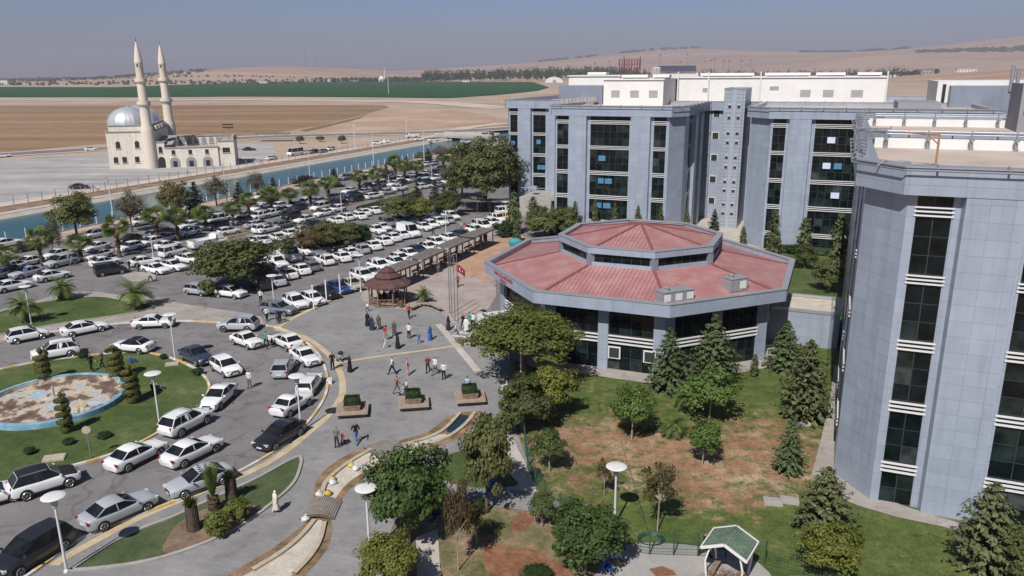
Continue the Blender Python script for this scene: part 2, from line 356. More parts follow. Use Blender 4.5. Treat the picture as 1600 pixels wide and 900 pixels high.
CARS=[
 ('near', -28.23, 40.08, 'mpv','d', 203),
 ('near', -25.37, 44.62, 'sedan','s', 38),
 ('near', -21.62, 48.37, 'sedan','s', 228),
 ('near', -32.2, 48.19, 'suv','wb', 49),
 ('near', -34.92, 46.37, 'sedan','w', 50),
 ('near', -27.69, 52.1, 'sedan','w', 27),
 ('near', -23.81, 52.67, 'sedan','w', 31),
 ('near', -26.23, 57.53, 'suv','w', 26),
 ('near', -25.48, 62.74, 'sedan','w', 184),
 ('near', -27.38, 69.9, 'hatch','w', 138),
 ('near', -31.37, 72.92, 'sedan','n', 130),
 ('near', -18.05, 55.28, 'sedan','d', 207),
 ('near', -18.69, 61.03, 'old','w', 24),
 ('near', -18.3, 65.62, 'owagon','w', 2),
 ('near', -21.79, 69.67, 'hatch','s', -2),
 ('near', -20.5, 72.57, 'old','w', 140),
 ('near', -23.57, 77.23, 'sedan','w', 318),
 ('near', -30.42, 82.6, 'suv','s', 272),
 ('near', -27.88, 77.52, 'old','w', 128),
 ('near', -39.1, 76.05, 'sedan','wb', 282),
 ('near', -46.09, 74.27, 'suv','w', 238),
 ('near', -47.26, 82.0, 'sedan','w', 50),
 ('near', -52.22, 79.75, 'hatch','w', 50),
 ('near', -40.45, 83.98, 'old','w', 82),
 ('near', -40.6, 97.49, 'hatch','s', 112),
 ('near', -35.98, 96.22, 'hatch','w', 112),
 ('pergola', -27.76, 88.81, 'wagon','g', 112),
 ('pergola', -26.47, 91.47, 'suv','w', 138),
 ('pergola', -24.7, 93.0, 'hatch','w', 138),
 ('pergola', -23.67, 95.91, 'sedan','d', 138),
 ('pergola', -22.67, 98.4, 'sedan','b', 138),
 ('pergola', -21.27, 99.77, 'old','be', 138),
 ('pergola', -20.55, 103.97, 'suv','w', 138),
 ('pergola', -19.61, 105.51, 'sedan','w', 138),
 ('pergola', -19.19, 109.72, 'suv','w', 138),
 ('pergola', -17.06, 111.84, 'sedan','w', 138),
 ('pergola', -16.76, 114.38, 'hatch','w', 138),
 ('pergola', -15.8, 117.32, 'sedan','w', 138),
 ('pergola', -14.76, 120.08, 'sedan','n', 138),
 ('pergola', -13.32, 122.29, 'sedan','w', 138),
 ('pergola', -12.36, 125.64, 'hatch','w', 138),
 ('pergola', -10.45, 129.12, 'sedan','w', 138),
 ('pergola', -8.54, 132.04, 'sedan','n', 138),
 ('pergola', -6.45, 136.28, 'hatch','w', 138),
 ('pergola', -5.31, 139.54, 'van','w', 138),
 ('pergola', -3.63, 142.94, 'hatch','w', 138),
 ('pergola', -2.72, 147.0, 'suv','w', 138),
 ('pergola', -1.3, 148.84, 'sedan','y', 150),
 ('pergola', -1.08, 155.31, 'van','w', 60),
 ('aisle', -33.32, 100.08, 'suv','d', -38),
 ('aisle', -31.9, 102.12, 'sedan','s', -38),
 ('aisle', -31.41, 105.83, 'sedan','w', -38),
 ('aisle', -30.27, 108.11, 'sedan','w', -38),
 ('aisle', -29.43, 110.25, 'wagon','g', -38),
 ('aisle', -28.08, 113.73, 'suv','w', -38),
 ('aisle', -26.0, 115.78, 'sedan','w', -38),
 ('aisle', -25.38, 118.78, 'old','w', -38),
 ('aisle', -24.24, 121.33, 'wagon','s', -38),
 ('aisle', -22.75, 123.8, 'sedan','w', -38),
 ('aisle', -21.46, 127.33, 'sedan','w', -38),
 ('aisle', -20.39, 130.04, 'sedan','w', -38),
 ('aisle', -19.29, 132.4, 'sedan','w', -38),
 ('aisle', -18.0, 133.71, 'panel','w', 142),
 ('aisle', -15.94, 139.5, 'sedan','w', 142),
 ('aisle', -14.82, 141.86, 'hatch','w', 142),
 ('aisle', -13.67, 144.48, 'sedan','w', 142),
 ('aisle', -12.77, 146.64, 'wagon','s', -38),
 ('aisle', -11.83, 149.72, 'suv','w', 142),
 ('hedge', -35.2, 108.01, 'hatch','s', 140),
 ('hedge', -34.75, 112.39, 'pickup','w', 140),
 ('hedge', -34.12, 116.68, 'panel','w', 140),
 ('hedge', -32.65, 120.43, 'hatch','w', 140),
 ('hedge', -30.92, 119.8, 'sedan','g', 140),
 ('hedge', -30.13, 121.52, 'sedan','d', 140),
 ('hedge', -29.12, 123.88, 'suv','d', 140),
 ('hedge', -27.75, 125.37, 'hatch','d', 140),
 ('hedge', -27.0, 128.21, 'sedan','w', 140),
 ('hedge', -24.07, 136.9, 'sedan','w', 140),
 ('hedge', -23.35, 139.35, 'old','w', 140),
 ('hedge', -22.98, 143.21, 'van','g', 140),
 ('hedge', -21.27, 146.31, 'sedan','w', 140),
 ('hedge', -19.25, 144.86, 'hatch','n', 140),
 ('hedge', -19.12, 148.57, 'sedan','w', 140),
 ('hedge', -17.48, 148.31, 'sedan','g', 140),
 ('hedge', -16.49, 151.86, 'hatch','w', 140),
 ('hedge', -14.58, 153.79, 'sedan','n', 140),
 ('hedge', -26.1, 129.83, 'old','w', 140),
 ('middle', -41.64, 128.37, 'sedan','w', 142),
 ('middle', -40.11, 130.97, 'sedan','w', -38),
 ('middle', -38.86, 133.89, 'sedan','w', -38),
 ('middle', -37.54, 136.86, 'sedan','w', -38),
 ('middle', -36.75, 141.76, 'van','d', -38),
 ('middle', -34.79, 142.88, 'sedan','w', -38),
 ('middle', -33.35, 146.5, 'sedan','w', -38),
 ('middle', -32.21, 149.87, 'hatch','w', -38),
 ('middle', -29.96, 151.1, 'sedan','w', -38),
 ('middle', -29.84, 154.73, 'sedan','w', -38),
 ('middle', -28.03, 157.3, 'sedan','w', -38),
 ('near palms', -43.85, 138.19, 'sedan','w', 30),
 ('near palms', -42.1, 142.75, 'wagon','g', 30),
 ('near palms', -39.62, 147.57, 'sedan','w', 212),
 ('near palms', -37.48, 154.57, 'sedan','w', 215),
 ('near palms', -35.93, 159.27, 'hatch','w', 215),
 ('near palms', -39.98, 161.42, 'van','w', 208),
 ('near palms', -43.24, 151.62, 'suv','d', 208),
 ('near palms', -49.56, 152.76, 'hatch','w', 208),
 ('near palms', -46.88, 143.32, 'sedan','s', 30),
 ('near palms', -47.89, 154.06, 'suv','w', 208),
 ('near palms', -47.2, 157.78, 'sedan','s', 208),
 ('near palms', -44.61, 161.61, 'sedan','n', 208),
 ('near palms', -46.15, 164.22, 'sedan','s', 208),
 ('near palms', -44.7, 167.86, 'suv','w', 208),
 ('near palms', -42.3, 169.4, 'sedan','s', 208),
 ('near palms', -39.71, 174.38, 'suv','w', 208),
 ('near palms', -36.96, 166.46, 'sedan','d', 208),
 ('near palms', -38.5, 185.45, 'sedan','w', 208),
 ('near palms', -34.49, 172.42, 'sedan','d', 208),
 ('near palms', -31.43, 176.37, 'hatch','w', 40),
 ('near palms', -34.76, 182.69, 'sedan','s', 208),
 ('near palms', -33.23, 189.21, 'suv','w', 208),
 ('near palms', -35.74, 193.51, 'sedan','d', 208),
 ('near palms', -32.97, 194.81, 'van','g', 208),
 ('near palms', -36.67, 179.02, 'sedan','n', 208),
 ('near palms', -52.39, 161.92, 'suv','w', 208),
 ('near palms', -49.28, 163.32, 'hatch','w', 208),
 ('near palms', -50.63, 158.88, 'sedan','g', 208),
 ('near palms', -26.98, 188.65, 'suv','w', 40),
 ('near palms', -29.1, 182.94, 'sedan','s', 40),
 ('near palms', -31.08, 176.89, 'hatch','w', 40),
 ('near palms', -32.88, 199.69, 'sedan','w', 208),
 ('near palms', -31.51, 203.35, 'hatch','n', 208),
 ('near palms', -29.57, 206.77, 'sedan','w', 208),
 ('near palms', -28.05, 198.95, 'sedan','d', 208),
 ('near palms', -29.5, 196.56, 'sedan','w', 208),
 ('near palms', -26.31, 203.09, 'van','w', 208),
 ('near palms', -26.95, 214.02, 'sedan','w', 208),
 ('near palms', -24.24, 209.2, 'suv','w', 208),
 ('near palms', -23.97, 217.74, 'sedan','w', 208),
 ('near palms', -22.11, 209.09, 'sedan','s', 208),
 ('near palms', -22.01, 200.31, 'sedan','n', 208),
 ('near palms', -21.26, 217.59, 'suv','d', 208),
 ('near palms', -19.73, 206.25, 'suv','w', 208),
 ('near palms', -16.48, 200.37, 'van','w', 208),
 ('near palms', -18.54, 194.41, 'sedan','s', 208),
 ('near palms', -17.85, 221.01, 'hatch','w', 208),
 ('near palms', -16.88, 211.58, 'sedan','d', 208),
 ('near palms', -21.51, 191.43, 'hatch','w', 40),
 ('canal', -84.2, 127.65, 'sedan','w', 30),
 ('canal', -79.04, 124.07, 'hatch','d', 208),
 ('canal', -73.09, 134.19, 'hatch','w', 208),
 ('canal', -67.5, 124.17, 'sedan','w', 208),
 ('canal', -70.14, 145.86, 'suv','w', 215),
 ('canal', -25.73, 239.5, 'sedan','w', 208),
 ('canal', -23.98, 242.28, 'hatch','s', 208),
 ('canal', -20.34, 226.79, 'suv','n', 208),
 ('canal', -16.01, 234.73, 'sedan','s', 208),
 ('canal', -2.73, 250.53, 'sedan','w', 208),
 ('canal', -34.19, 217.31, 'sedan','g', 208),
 ('canal', -56.95, 176.96, 'sedan','w', 208),
 ('canal', -53.04, 169.23, 'sedan','d', 208),
 ('canal', -44.09, 209.28, 'suv','g', 208),
 ('canal', -39.63, 216.73, 'hatch','w', 208),
 ('canal', -57.39, 178.13, 'sedan','w', 208),
 ('left', -66.31, 100.13, 'sedan','w', 36),
 ('left', -68.75, 107.33, 'sedan','s', 206),
 ('left', -64.06, 105.45, 'sedan','w', 36),
 ('left', -67.29, 113.72, 'mpv','s', 206),
 ('left', -70.95, 118.84, 'sedan','w', 206),
 ('left', -72.7, 114.16, 'sedan','w', 206),
 ('left', -71.69, 106.65, 'sedan','g', 206),
 ('left', -73.17, 110.85, 'sedan','w', 206),
 ('left', -64.1, 118.32, 'sedan','w', 206),
 ('left', -60.74, 113.53, 'sedan','w', 40),
 ('left', -57.36, 108.29, 'van','d', 50),
 ('left', -61.98, 124.0, 'hatch','w', 206),
 ('left', -64.98, 130.39, 'sedan','d', 206),
 ('left', -72.42, 107.93, 'hatch','d', 206),
 ('left', -62.59, 133.51, 'hatch','g', 208),
 ('left', -61.99, 136.23, 'sedan','d', 208),
 ('left', -59.12, 131.13, 'sedan','s', 208),
 ('left', -60.26, 127.91, 'hatch','w', 208),
 ('left', -56.23, 125.01, 'sedan','w', 36),
 ('left', -53.29, 120.02, 'van','w', 30),
 ('left', -54.91, 113.8, 'sedan','w', 50),
 ('left', -51.25, 109.05, 'sedan','w', 121),
 ('left', -49.47, 110.86, 'sedan','w', 121),
 ('left', -48.82, 115.05, 'sedan','w', 121),
 ('left', -59.76, 142.82, 'sedan','w', 208),
 ('left', -57.0, 135.66, 'suv','w', 208),
 ('left', -56.63, 140.39, 'sedan','w', 208),
 ('left', -56.87, 147.2, 'van','w', 208),
 ('left', -54.07, 141.32, 'suv','n', 208),
 ('left', -56.36, 149.53, 'sedan','w', 208),
 ('left', -50.33, 136.62, 'hatch','w', 40),
 ('left', -49.92, 125.58, 'truck','w', 36),
 ('left', -53.01, 152.31, 'sedan','s', 208),
 ('left', -51.27, 146.53, 'suv','g', 208),
 ('left', -47.61, 142.64, 'old','s', 36),
 ('left', -44.49, 138.04, 'suv','w', 36),
 ('left', -49.54, 151.19, 'suv','w', 208),
 ('left', -52.45, 161.14, 'sedan','w', 208),
 ('left', -43.53, 124.94, 'sedan','w', 36),
 ('left', -42.33, 128.03, 'sedan','w', 121),
 ('left', -35.32, 109.39, 'sedan','s', -38),
 ('left', -46.88, 121.09, 'sedan','w', 121),
 ('far', -108.32, 195.76, 'sedan','d', 70),
 ('far', -177.47, 275.66, 'sedan','w', 230),
 ('far', -158.39, 297.98, 'sedan','w', 50),
 ('far', -79.46, 261.1, 'sedan','w', 205),
 ('far', -75.24, 274.94, 'minibus','w', 205),
 ('far', -72.29, 280.21, 'sedan','w', 205),
 ('far', -70.51, 282.65, 'sedan','d', 205),
 ('far', -67.61, 283.75, 'hatch','g', 205),
 ('far', -66.89, 292.44, 'hatch','w', 205),
 ('far', -53.39, 316.12, 'sedan','w', 60),
 ('far', -51.68, 320.91, 'pickup','w', 240),
 ('far', -43.4, 348.63, 'truck','w', 240),
 ('far', -38.64, 333.73, 'sedan','w', 60),
 ('far', -32.24, 328.75, 'sedan','w', 60),
 ('far', -26.19, 345.78, 'suv','g', 240),
 ('far', -10.34, 341.84, 'minibus','w', 240),
 ('far', -18.24, 319.91, 'sedan','w', 60),
 ('far', -97.32, 293.57, 'sedan','d', 75),
 ('far', -4.17, 333.58, 'sedan','w', 60),
]
PEOPLE=[
 (-17.29, 89.22, 'child','w','k', 20, 'child in a white top standing left of the gazebo'),
 (-16.29, 83.82, 'robe','k','k', 200, 'woman in a black robe and veil nearest the gazebo steps'),
 (-15.58, 82.4, 'robe','n','n', 200, 'woman in a dark navy robe beside a veiled companion'),
 (-14.82, 82.54, 'robe2','ol','be', 190, 'woman in an olive coat walking in front of the gazebo'),
 (-11.98, 86.51, 'man','r','k', 150, 'man in dark clothes with a red top by the curved bench'),
 (-13.55, 78.81, 'man','r','be', 30, 'man in a bright red shirt crossing the grey plaza'),
 (-13.14, 76.32, 'child','s','w', 200, 'child in pale clothes following the man in red'),
 (-12.79, 80.38, 'robe2','ol','ol', 200, 'woman in an olive headscarf and coat on the plaza'),
 (-11.86, 76.29, 'robe','k','k', 60, 'woman in a long black robe in the middle of the plaza'),
 (-11.08, 79.33, 'man','w','k', 20, 'man in a white shirt and dark trousers alone on the plaza'),
 (-9.81, 77.75, 'child','b','b', 200, 'boy dressed in bright blue on the plaza'),
 (-8.76, 78.85, 'robe','b','b', 290, 'woman in a long royal blue robe holding a bag'),
 (-7.09, 82.22, 'robe','pu','pu', 100, 'woman in a wide purple robe near the flagpoles'),
 (-6.12, 80.78, 'child','w','k', 110, 'child in a white top by the flagpoles'),
 (-5.45, 82.49, 'man','k','k', 30, 'man in a black shirt next to the flagpoles'),
 (-5.03, 81.35, 'robe2','w','w', 180, 'girl in a long white dress at the entrance'),
 (-4.77, 83.0, 'man','te','te', 30, 'person in teal clothing at the hall entrance'),
 (-4.37, 82.87, 'man','w','k', 30, 'man in a pale shirt at the hall entrance'),
 (-4.03, 76.81, 'robe','k','k', 180, 'woman in a black robe at the edge of the olive tree crown'),
 (-3.48, 80.93, 'man','w','g', 200, 'person in white half hidden by the olive tree'),
 (-7.2, 100.17, 'man','r','k', 160, 'man in dark red under the red flag'),
 (-10.52, 107.99, 'man','ol','g', 200, 'man in grey green walking out of the last shelter roof'),
 (-16.3, 92.33, 'robe','k','k', 180, 'woman in black standing at the open side of the gazebo'),
 (-15.76, 92.69, 'robe','k','k', 150, 'veiled woman in black further inside the gazebo'),
 (-14.99, 93.06, 'man','n','k', 200, 'man in navy leaning inside the gazebo'),
 (-14.41, 93.24, 'man','k','k', 220, 'man in black by the far post of the gazebo'),
 (-9.87, 111.69, 'robe2','dr','dr', 200, 'woman in a dark red coat in the shade between two shelter roofs'),
 (-9.9, 114.47, 'man','s','g', 20, 'man in a grey white shirt between two shelter roofs'),
 (-9.44, 115.02, 'man','k','k', 200, 'man in black between two shelter roofs'),
 (-8.85, 111.94, 'man','n','k', 160, 'man in dark clothes on the path edge by the shelters'),
 (-4.49, 128.18, 'robe2','dr','dr', 180, 'person in red under the farthest shelter roof'),
 (-5.2, 127.51, 'man','k','k', 90, 'man in black sitting out of the sun at the farthest shelter'),
 (-8.53, 121.0, 'man','k','g', 90, 'man in black under the third shelter roof'),
 (-11.88, 113.68, 'man','k','k', 90, 'man in black under the second shelter roof'),
 (-13.65, 133.75, 'man','k','k', 200, 'man in dark clothes walking down the parking aisle'),
 (-9.1, 138.38, 'man','s','g', 20, 'man in pale shirt walking between the parked cars'),
 (-8.39, 138.52, 'man','r','be', 20, 'man in a red shirt between the parked cars'),
 (-28.27, 85.86, 'man','w','k', 150, 'man in a white shirt in front of the grey estate car'),
 (-26.94, 85.41, 'man','b','n', 160, 'man in a blue jacket beside the grey estate car'),
 (-26.46, 84.81, 'man','k','k', 160, 'man in dark clothes behind the man in the blue jacket'),
 (-25.15, 76.59, 'man','w','k', 200, 'man in a white shirt at the door of a white saloon'),
 (-25.67, 76.99, 'man','te','k', 20, 'man in a pale teal shirt beside the white saloon'),
 (-17.3, 70.38, 'man','k','k', 180, 'man in black standing on the yellow strip'),
 (-15.53, 69.81, 'robe','k','k', 250, 'woman in a black robe pushing a pram'),
 (-11.33, 68.99, 'man','w','k', 250, 'man in a white shirt and black trousers in mid stride'),
 (-9.9, 68.8, 'man','pi','pi', 90, 'woman in pink trousers walking over the plaza'),
 (-8.05, 69.54, 'man','dr','k', 180, 'man in a dark red shirt left of two men in white'),
 (-7.31, 68.96, 'man','w','g', 200, 'man in white with grey trousers'),
 (-6.38, 67.71, 'man','w','k', 190, 'man in a white polo and black trousers facing the planters'),
 (-10.26, 64.33, 'man','or','g', 60, 'man in an orange brown jacket holding a child by the hand'),
 (-9.48, 64.86, 'child','w','k', 240, 'small child in white led by the man in orange'),
 (-4.06, 65.13, 'bench','lb','g', 20, 'person in light blue sitting behind the right hand planter'),
 (-9.56, 63.61, 'bench','s','g', 300, 'person in pale clothes sitting on the middle planter'),
 (-31.24, 93.25, 'man','w','k', 160, 'man in a white shirt by the tall dark tree shade'),
 (-13.41, 54.19, 'man','g','n', 200, 'man in dark grey walking with a child in red'),
 (-13.01, 54.43, 'child','r','k', 200, 'child in a bright red top'),
 (-12.08, 54.84, 'man','k','jb', 150, 'man in a dark shirt and blue jeans'),
 (-15.41, 45.06, 'robe2','cr','cr', 40, 'woman in a cream coat and headscarf with a white bag on the paved path'),
 (-40.53, 70.47, 'man','k','k', 110, 'youth in black walking over the roundabout lawn'),
 (-39.92, 71.31, 'man','g','k', 110, 'youth in a grey top walking over the roundabout lawn'),
 (-23.85, 65.92, 'man','w','g', 200, 'man in a white shirt standing on the road by the roundabout'),
 (-32.52, 65.44, 'sit','k','k', 60, 'person in black sitting in the shade of a spiral shrub'),
 (-32.09, 65.62, 'sit','g','k', 60, 'person in grey sitting in the shade of a spiral shrub'),
 (-37.82, 72.57, 'sit','b','k', 60, 'person in blue sitting behind a spiral shrub'),
 (-100.73, 190.15, 'man','w','g', 20, 'figure in white standing on the far canal bank'),
 (-55.52, 110.15, 'man','k','k', 110, 'man in dark clothes on the small traffic island'),
 (-53.98, 109.63, 'man','g','k', 250, 'man in grey on the small traffic island'),
 (-49.64, 103.71, 'man','s','k', 20, 'man with a grey shirt on the near tip of the traffic island'),
 (-65.55, 113.34, 'man','g','g', 20, 'man in grey beside the pale minivan'),
 (-0.49, 65.07, 'sit','w','g', 250, 'person in white sitting at the edge of the tree shade'),
 (-1.3, 48.02, 'sit','b','b', 200, 'person in blue sitting beneath the tall olive tree'),
 (-4.93, 44.46, 'sit','n','n', 200, 'person in navy sitting in the deep shade of the dark tree'),
 (5.1, 38.67, 'sit','b','b', 120, 'person in royal blue sitting beneath the dark round tree'),
 (5.75, 39.88, 'sit','w','g', 120, 'person in white sitting beneath the dark round tree'),
 (11.15, 39.9, 'man','k','k', 90, 'person in black standing inside the green roofed shelter'),
 (-25.1, 180.19, 'man','k','k', 20, 'man in black walking along the upper parking lane'),
]
TREES=[
 ('olive', -76.09, 134.36, 7.66, 7.4, 'round olive green tree overhanging the canal at the far left'),
 ('bare', -68.71, 139.21, 7.79, 5.1, 'thin grey brown tree standing close to the canal water'),
 ('olive_brown', -66.22, 152.58, 7.34, 6.07, 'broad brownish green tree by the canal beside a dark conifer'),
 ('darkcon', -63.23, 155.32, 6.69, 4.37, 'dark conifer beside the brownish canal tree'),
 ('bare', -63.77, 167.81, 6.64, 4.98, 'half bare brown tree at the canal near a tall lamp'),
 ('darkcon', -60.01, 171.07, 4.52, 3.38, 'small dark conifer between the brown canal trees'),
 ('bare', -57.71, 176.36, 6.37, 4.35, 'bare brown tree at the canal left of a small conifer'),
 ('darkcon', -56.16, 184.0, 3.93, 3.02, 'little dark conifer at the canal behind two palms'),
 ('shrub_purple', -52.7, 198.98, 2.44, 5.87, 'dark purple leaved bush on the canal bank'),
 ('darkcon', -44.44, 196.28, 4.33, 4.18, 'dark conifer behind a fan palm near the canal'),
 ('bare', -71.86, 119.49, 5.8, 3.41, 'dark leafless tree behind the tall left palm'),
 ('olive', -28.45, 253.96, 2.86, 5.36, 'yellow olive tree by the water near the bridge'),
 ('darkcon', -26.78, 253.86, 3.88, 3.71, 'dark slim conifer by the bridge end of the canal'),
 ('bare', -22.75, 257.42, 4.55, 8.36, 'grey bushy tree by the bridge'),
 ('darkcon', -33.16, 207.77, 4.4, 2.72, 'small conifer behind a fan palm at the canal bend'),
 ('darkcon', -30.97, 233.32, 3.77, 3.04, 'small conifer between palms near the bridge'),
 ('fan_palm', -70.15, 113.57, 4.39, 4.59, 'left tall'),
 ('fan_palm', -65.98, 116.74, 3.01, 4.71, 'second'),
 ('fan_palm', -61.37, 119.18, 4.98, 4.81, 'slim'),
 ('fan_palm', -70.85, 106.8, 3.34, 4.34, 'leftmost'),
 ('fan_palm', -59.66, 129.06, 4.81, 5.18, ''),
 ('fan_palm', -57.45, 132.12, 4.24, 5.29, ''),
 ('fan_palm', -55.65, 139.94, 3.42, 5.59, ''),
 ('fan_palm', -48.0, 154.73, 4.38, 6.15, ''),
 ('fan_palm', -46.75, 163.83, 3.26, 5.14, ''),
 ('fan_palm', -42.37, 163.65, 4.34, 5.14, ''),
 ('fan_palm', -40.06, 170.24, 4.5, 5.33, ''),
 ('fan_palm', -36.08, 185.11, 4.1, 5.78, ''),
 ('fan_palm', -31.97, 186.98, 4.6, 5.83, ''),
 ('fan_palm', -30.76, 207.64, 5.07, 6.45, ''),
 ('fan_palm', -27.54, 202.51, 4.29, 6.3, ''),
 ('fan_palm', -24.94, 207.35, 4.05, 6.44, ''),
 ('fan_palm', -20.07, 232.69, 3.2, 7.2, ''),
 ('fan_palm', -18.82, 255.25, 3.08, 7.88, ''),
 ('fan_palm_dry', -52.28, 144.74, 3.4, 4.4, ''),
 ('fan_palm_dry', -51.62, 152.03, 3.81, 4.4, ''),
 ('date_palm', -57.2, 95.51, 3.36, 4.07, 'stout date palm on the lawn corner nearest the car park'),
 ('date_palm', -45.82, 91.33, 4.04, 5.16, 'stout date palm beside the worn earth patch of the lawn'),
 ('date_palm', -56.22, 86.0, 4.14, 4.14, 'stout date palm on the lawn behind a white hatchback'),
 ('date_palm', -10.95, 92.69, 2.3, 2.69, 'short date palm inside the ring of the curved bench'),
 ('date_palm', 9.7, 56.85, 4.37, 3.37, 'young date palm behind a leafy sapling in the garden'),
 ('date_palm', 12.52, 55.68, 2.17, 2.4, 'low date palm in the middle of the garden'),
 ('date_palm', 14.6, 60.68, 2.32, 2.7, 'low date palm with drooping fronds beside a leafy tree'),
 ('tied_palm', -19.58, 45.44, 3.34, 1.26, 'young palm with upright fronds on the traffic island'),
 ('dark', -37.19, 99.87, 6.92, 10.02, 'large dark green tree in the car park beside silver hatchbacks'),
 ('olive', -21.45, 145.55, 5.59, 6.29, 'round olive tree at the end of a parking row'),
 ('yellow', -17.35, 146.7, 4.9, 4.87, 'yellow green tree beside the round olive tree'),
 ('dark', -12.62, 153.38, 4.85, 5.08, 'dense green tree near the cycle shelter'),
 ('darkcon', -20.57, 169.42, 4.62, 2.79, 'dark conifer left of the hedge of conifers by the lane'),
 ('darkcon', -16.48, 167.54, 5.25, 3.04, 'dark conifer in the middle of the lane planting'),
 ('darkcon', -14.4, 165.77, 4.39, 2.74, 'dark conifer on the right of the lane planting'),
 ('cyp', -12.73, 167.38, 5.8, 2.76, 'dark slim evergreen beside the huge tree'),
 ('bigolive', -5.6, 160.58, 14.92, 14.33, 'huge olive tree at the corner of the far wing'),
 ('brown', -11.19, 176.2, 8.65, 8.12, 'reddish brown tree merging with the huge olive tree'),
 ('small', -33.7, 113.34, 4.48, 3.44, 'small feathery tree between a white van and a pickup'),
 ('brown', -32.06, 120.98, 4.54, 5.08, 'brownish tree in the middle of the parking rows'),
 ('olive', -29.62, 122.75, 4.8, 4.73, 'mid green tree among the parking rows'),
 ('olive', -27.1, 124.56, 4.45, 5.01, 'grey green tree among the parking rows'),
 ('shrub', -24.73, 126.44, 3.65, 3.17, 'round dark shrub at the end of the parking row trees'),
 ('cyp', 0.4, 135.12, 7.13, 2.7, 'tall narrow conifer beside the white shed'),
 ('cyp', 3.88, 138.46, 5.8, 2.54, 'narrow conifer in front of the shed terrace'),
 ('shrub', -1.61, 132.96, 2.81, 3.55, 'clipped dark shrub at the row end beside the yellow taxi'),
 ('cyp', 0.91, 128.64, 3.49, 1.51, 'small clipped cone shrub on the lawn edge'),
 ('olive', 5.78, 131.63, 4.67, 6.59, 'broad light green tree behind the red roof'),
 ('olive', 8.85, 131.53, 5.21, 5.49, 'leafy light green tree against the blue grey wing'),
 ('dark', 5.61, 144.56, 3.39, 2.88, 'small dark tree before the dark garage opening'),
 ('cyp', 10.79, 131.05, 6.15, 1.53, 'slim cypress against the pale pier'),
 ('cyp', 6.96, 133.5, 5.22, 1.11, 'thin conifer in front of the corner pier'),
 ('cyp', 14.2, 131.37, 6.41, 1.31, 'first slim conifer in front of the wide dark windows'),
 ('cyp', 17.2, 128.39, 6.11, 1.29, 'second slim conifer in front of the wide dark windows'),
 ('cyp', 20.94, 127.71, 5.88, 1.38, 'short conifer in front of the pale pier above the red roof'),
 ('cyp', 24.55, 127.08, 5.75, 1.38, 'slim conifer just left of the shaded corner'),
 ('cyp', 28.14, 123.86, 6.07, 1.34, 'slim conifer at the shaded side of the wing'),
 ('darkcon', 36.14, 137.34, 3.7, 2.17, 'blue green conifer before the stair tower'),
 ('cyp', 37.47, 123.97, 3.17, 1.25, 'small conifer right of the stair tower'),
 ('cyp', 40.38, 117.89, 6.51, 2.18, 'slim conifer between two wings at the pier'),
 ('cyp', 44.38, 116.03, 5.84, 2.34, 'conifer standing behind a round tree in the courtyard'),
 ('dark', 42.06, 108.85, 3.29, 2.94, 'round dark tree with white trunk in the courtyard'),
 ('cyp', 44.78, 104.39, 8.42, 2.83, 'tallest conifer of the courtyard'),
 ('olive', 40.69, 96.66, 4.56, 4.28, 'wide bushy tree filling the courtyard corner'),
 ('shrub', 43.93, 118.66, 1.43, 2.59, 'low clipped hedge shrub under the courtyard window'),
 ('bigolive2', 1.0, 67.15, 6.91, 9.46, 'large spreading olive green tree at the hall entrance'),
 ('yellow', 2.98, 58.98, 4.77, 3.9, 'yellow green tree below the spreading olive tree'),
 ('dark', 0.73, 56.64, 4.52, 3.86, 'dark olive tree below the spreading olive tree'),
 ('pine', 13.93, 65.26, 5.52, 3.57, 'left hand spruce against the hall windows'),
 ('pine', 18.21, 66.53, 6.26, 4.34, 'tall spruce in front of the hall windows'),
 ('pine', 25.92, 69.75, 4.68, 3.3, 'spruce beside the low corridor wall'),
 ('pine2', 23.84, 58.77, 6.55, 3.78, 'broad layered spruce by the walkway'),
 ('pine', 19.57, 50.0, 4.11, 2.1, 'small spruce with a bare stem near the walkway'),
 ('pine2', 19.05, 42.4, 4.29, 3.33, 'large spreading spruce at the corner of the walkway'),
 ('pine2', 26.88, 38.88, 5.12, 3.39, 'large spruce in front of the near tower'),
 ('yellow', 17.68, 37.8, 3.38, 3.02, 'yellow green bushy tree at the bottom by the fence'),
 ('olive', 27.87, 37.13, 3.41, 2.48, 'olive bush at the lower right corner'),
 ('sapling', 9.19, 55.17, 4.22, 3.18, 'leafy sapling in front of a young date palm'),
 ('sapling', 16.02, 58.53, 4.52, 4.19, 'leafy light green tree in front of the tall spruce'),
 ('sapling', 13.67, 51.02, 3.58, 2.32, 'small leafy tree on the bare red soil'),
 ('sapling2', 2.56, 50.14, 3.29, 2.29, 'round tree with thin trunk inside the green fence'),
 ('thin', 8.91, 42.66, 4.48, 2.07, 'thin brownish tree beside its shadow on the lawn'),
 ('sapling2', 1.78, 43.1, 2.55, 1.61, 'small round tree beside the red soil bed'),
 ('thin', 6.09, 46.79, 2.75, 1.21, 'thin small tree left of a lamp post'),
 ('dark2', 3.99, 38.36, 4.33, 3.86, 'dark round tree with people in its shade'),
 ('dark2', -6.39, 41.47, 6.19, 4.67, 'dark broad tree beside a lamp at the curved path'),
 ('yellow', -6.94, 36.95, 3.72, 3.25, 'bright yellow green tree at the bottom of the path'),
 ('olive', -1.76, 44.83, 7.28, 3.16, 'tall olive tree with a thin pale trunk'),
 ('bronze', -3.19, 38.79, 5.72, 1.54, 'slender bronze leaved tree with white stem'),
 ('thin', -2.24, 41.43, 2.61, 1.55, 'thin dark tree beside the bronze leaved tree'),
 ('cyp', 22.52, 68.02, 2.09, 0.84, 'tiny conifer on the lawn by the hall'),
 ('agave', 22.93, 57.11, 0.72, 1.02, 'pale blue spiky plant on the lawn'),
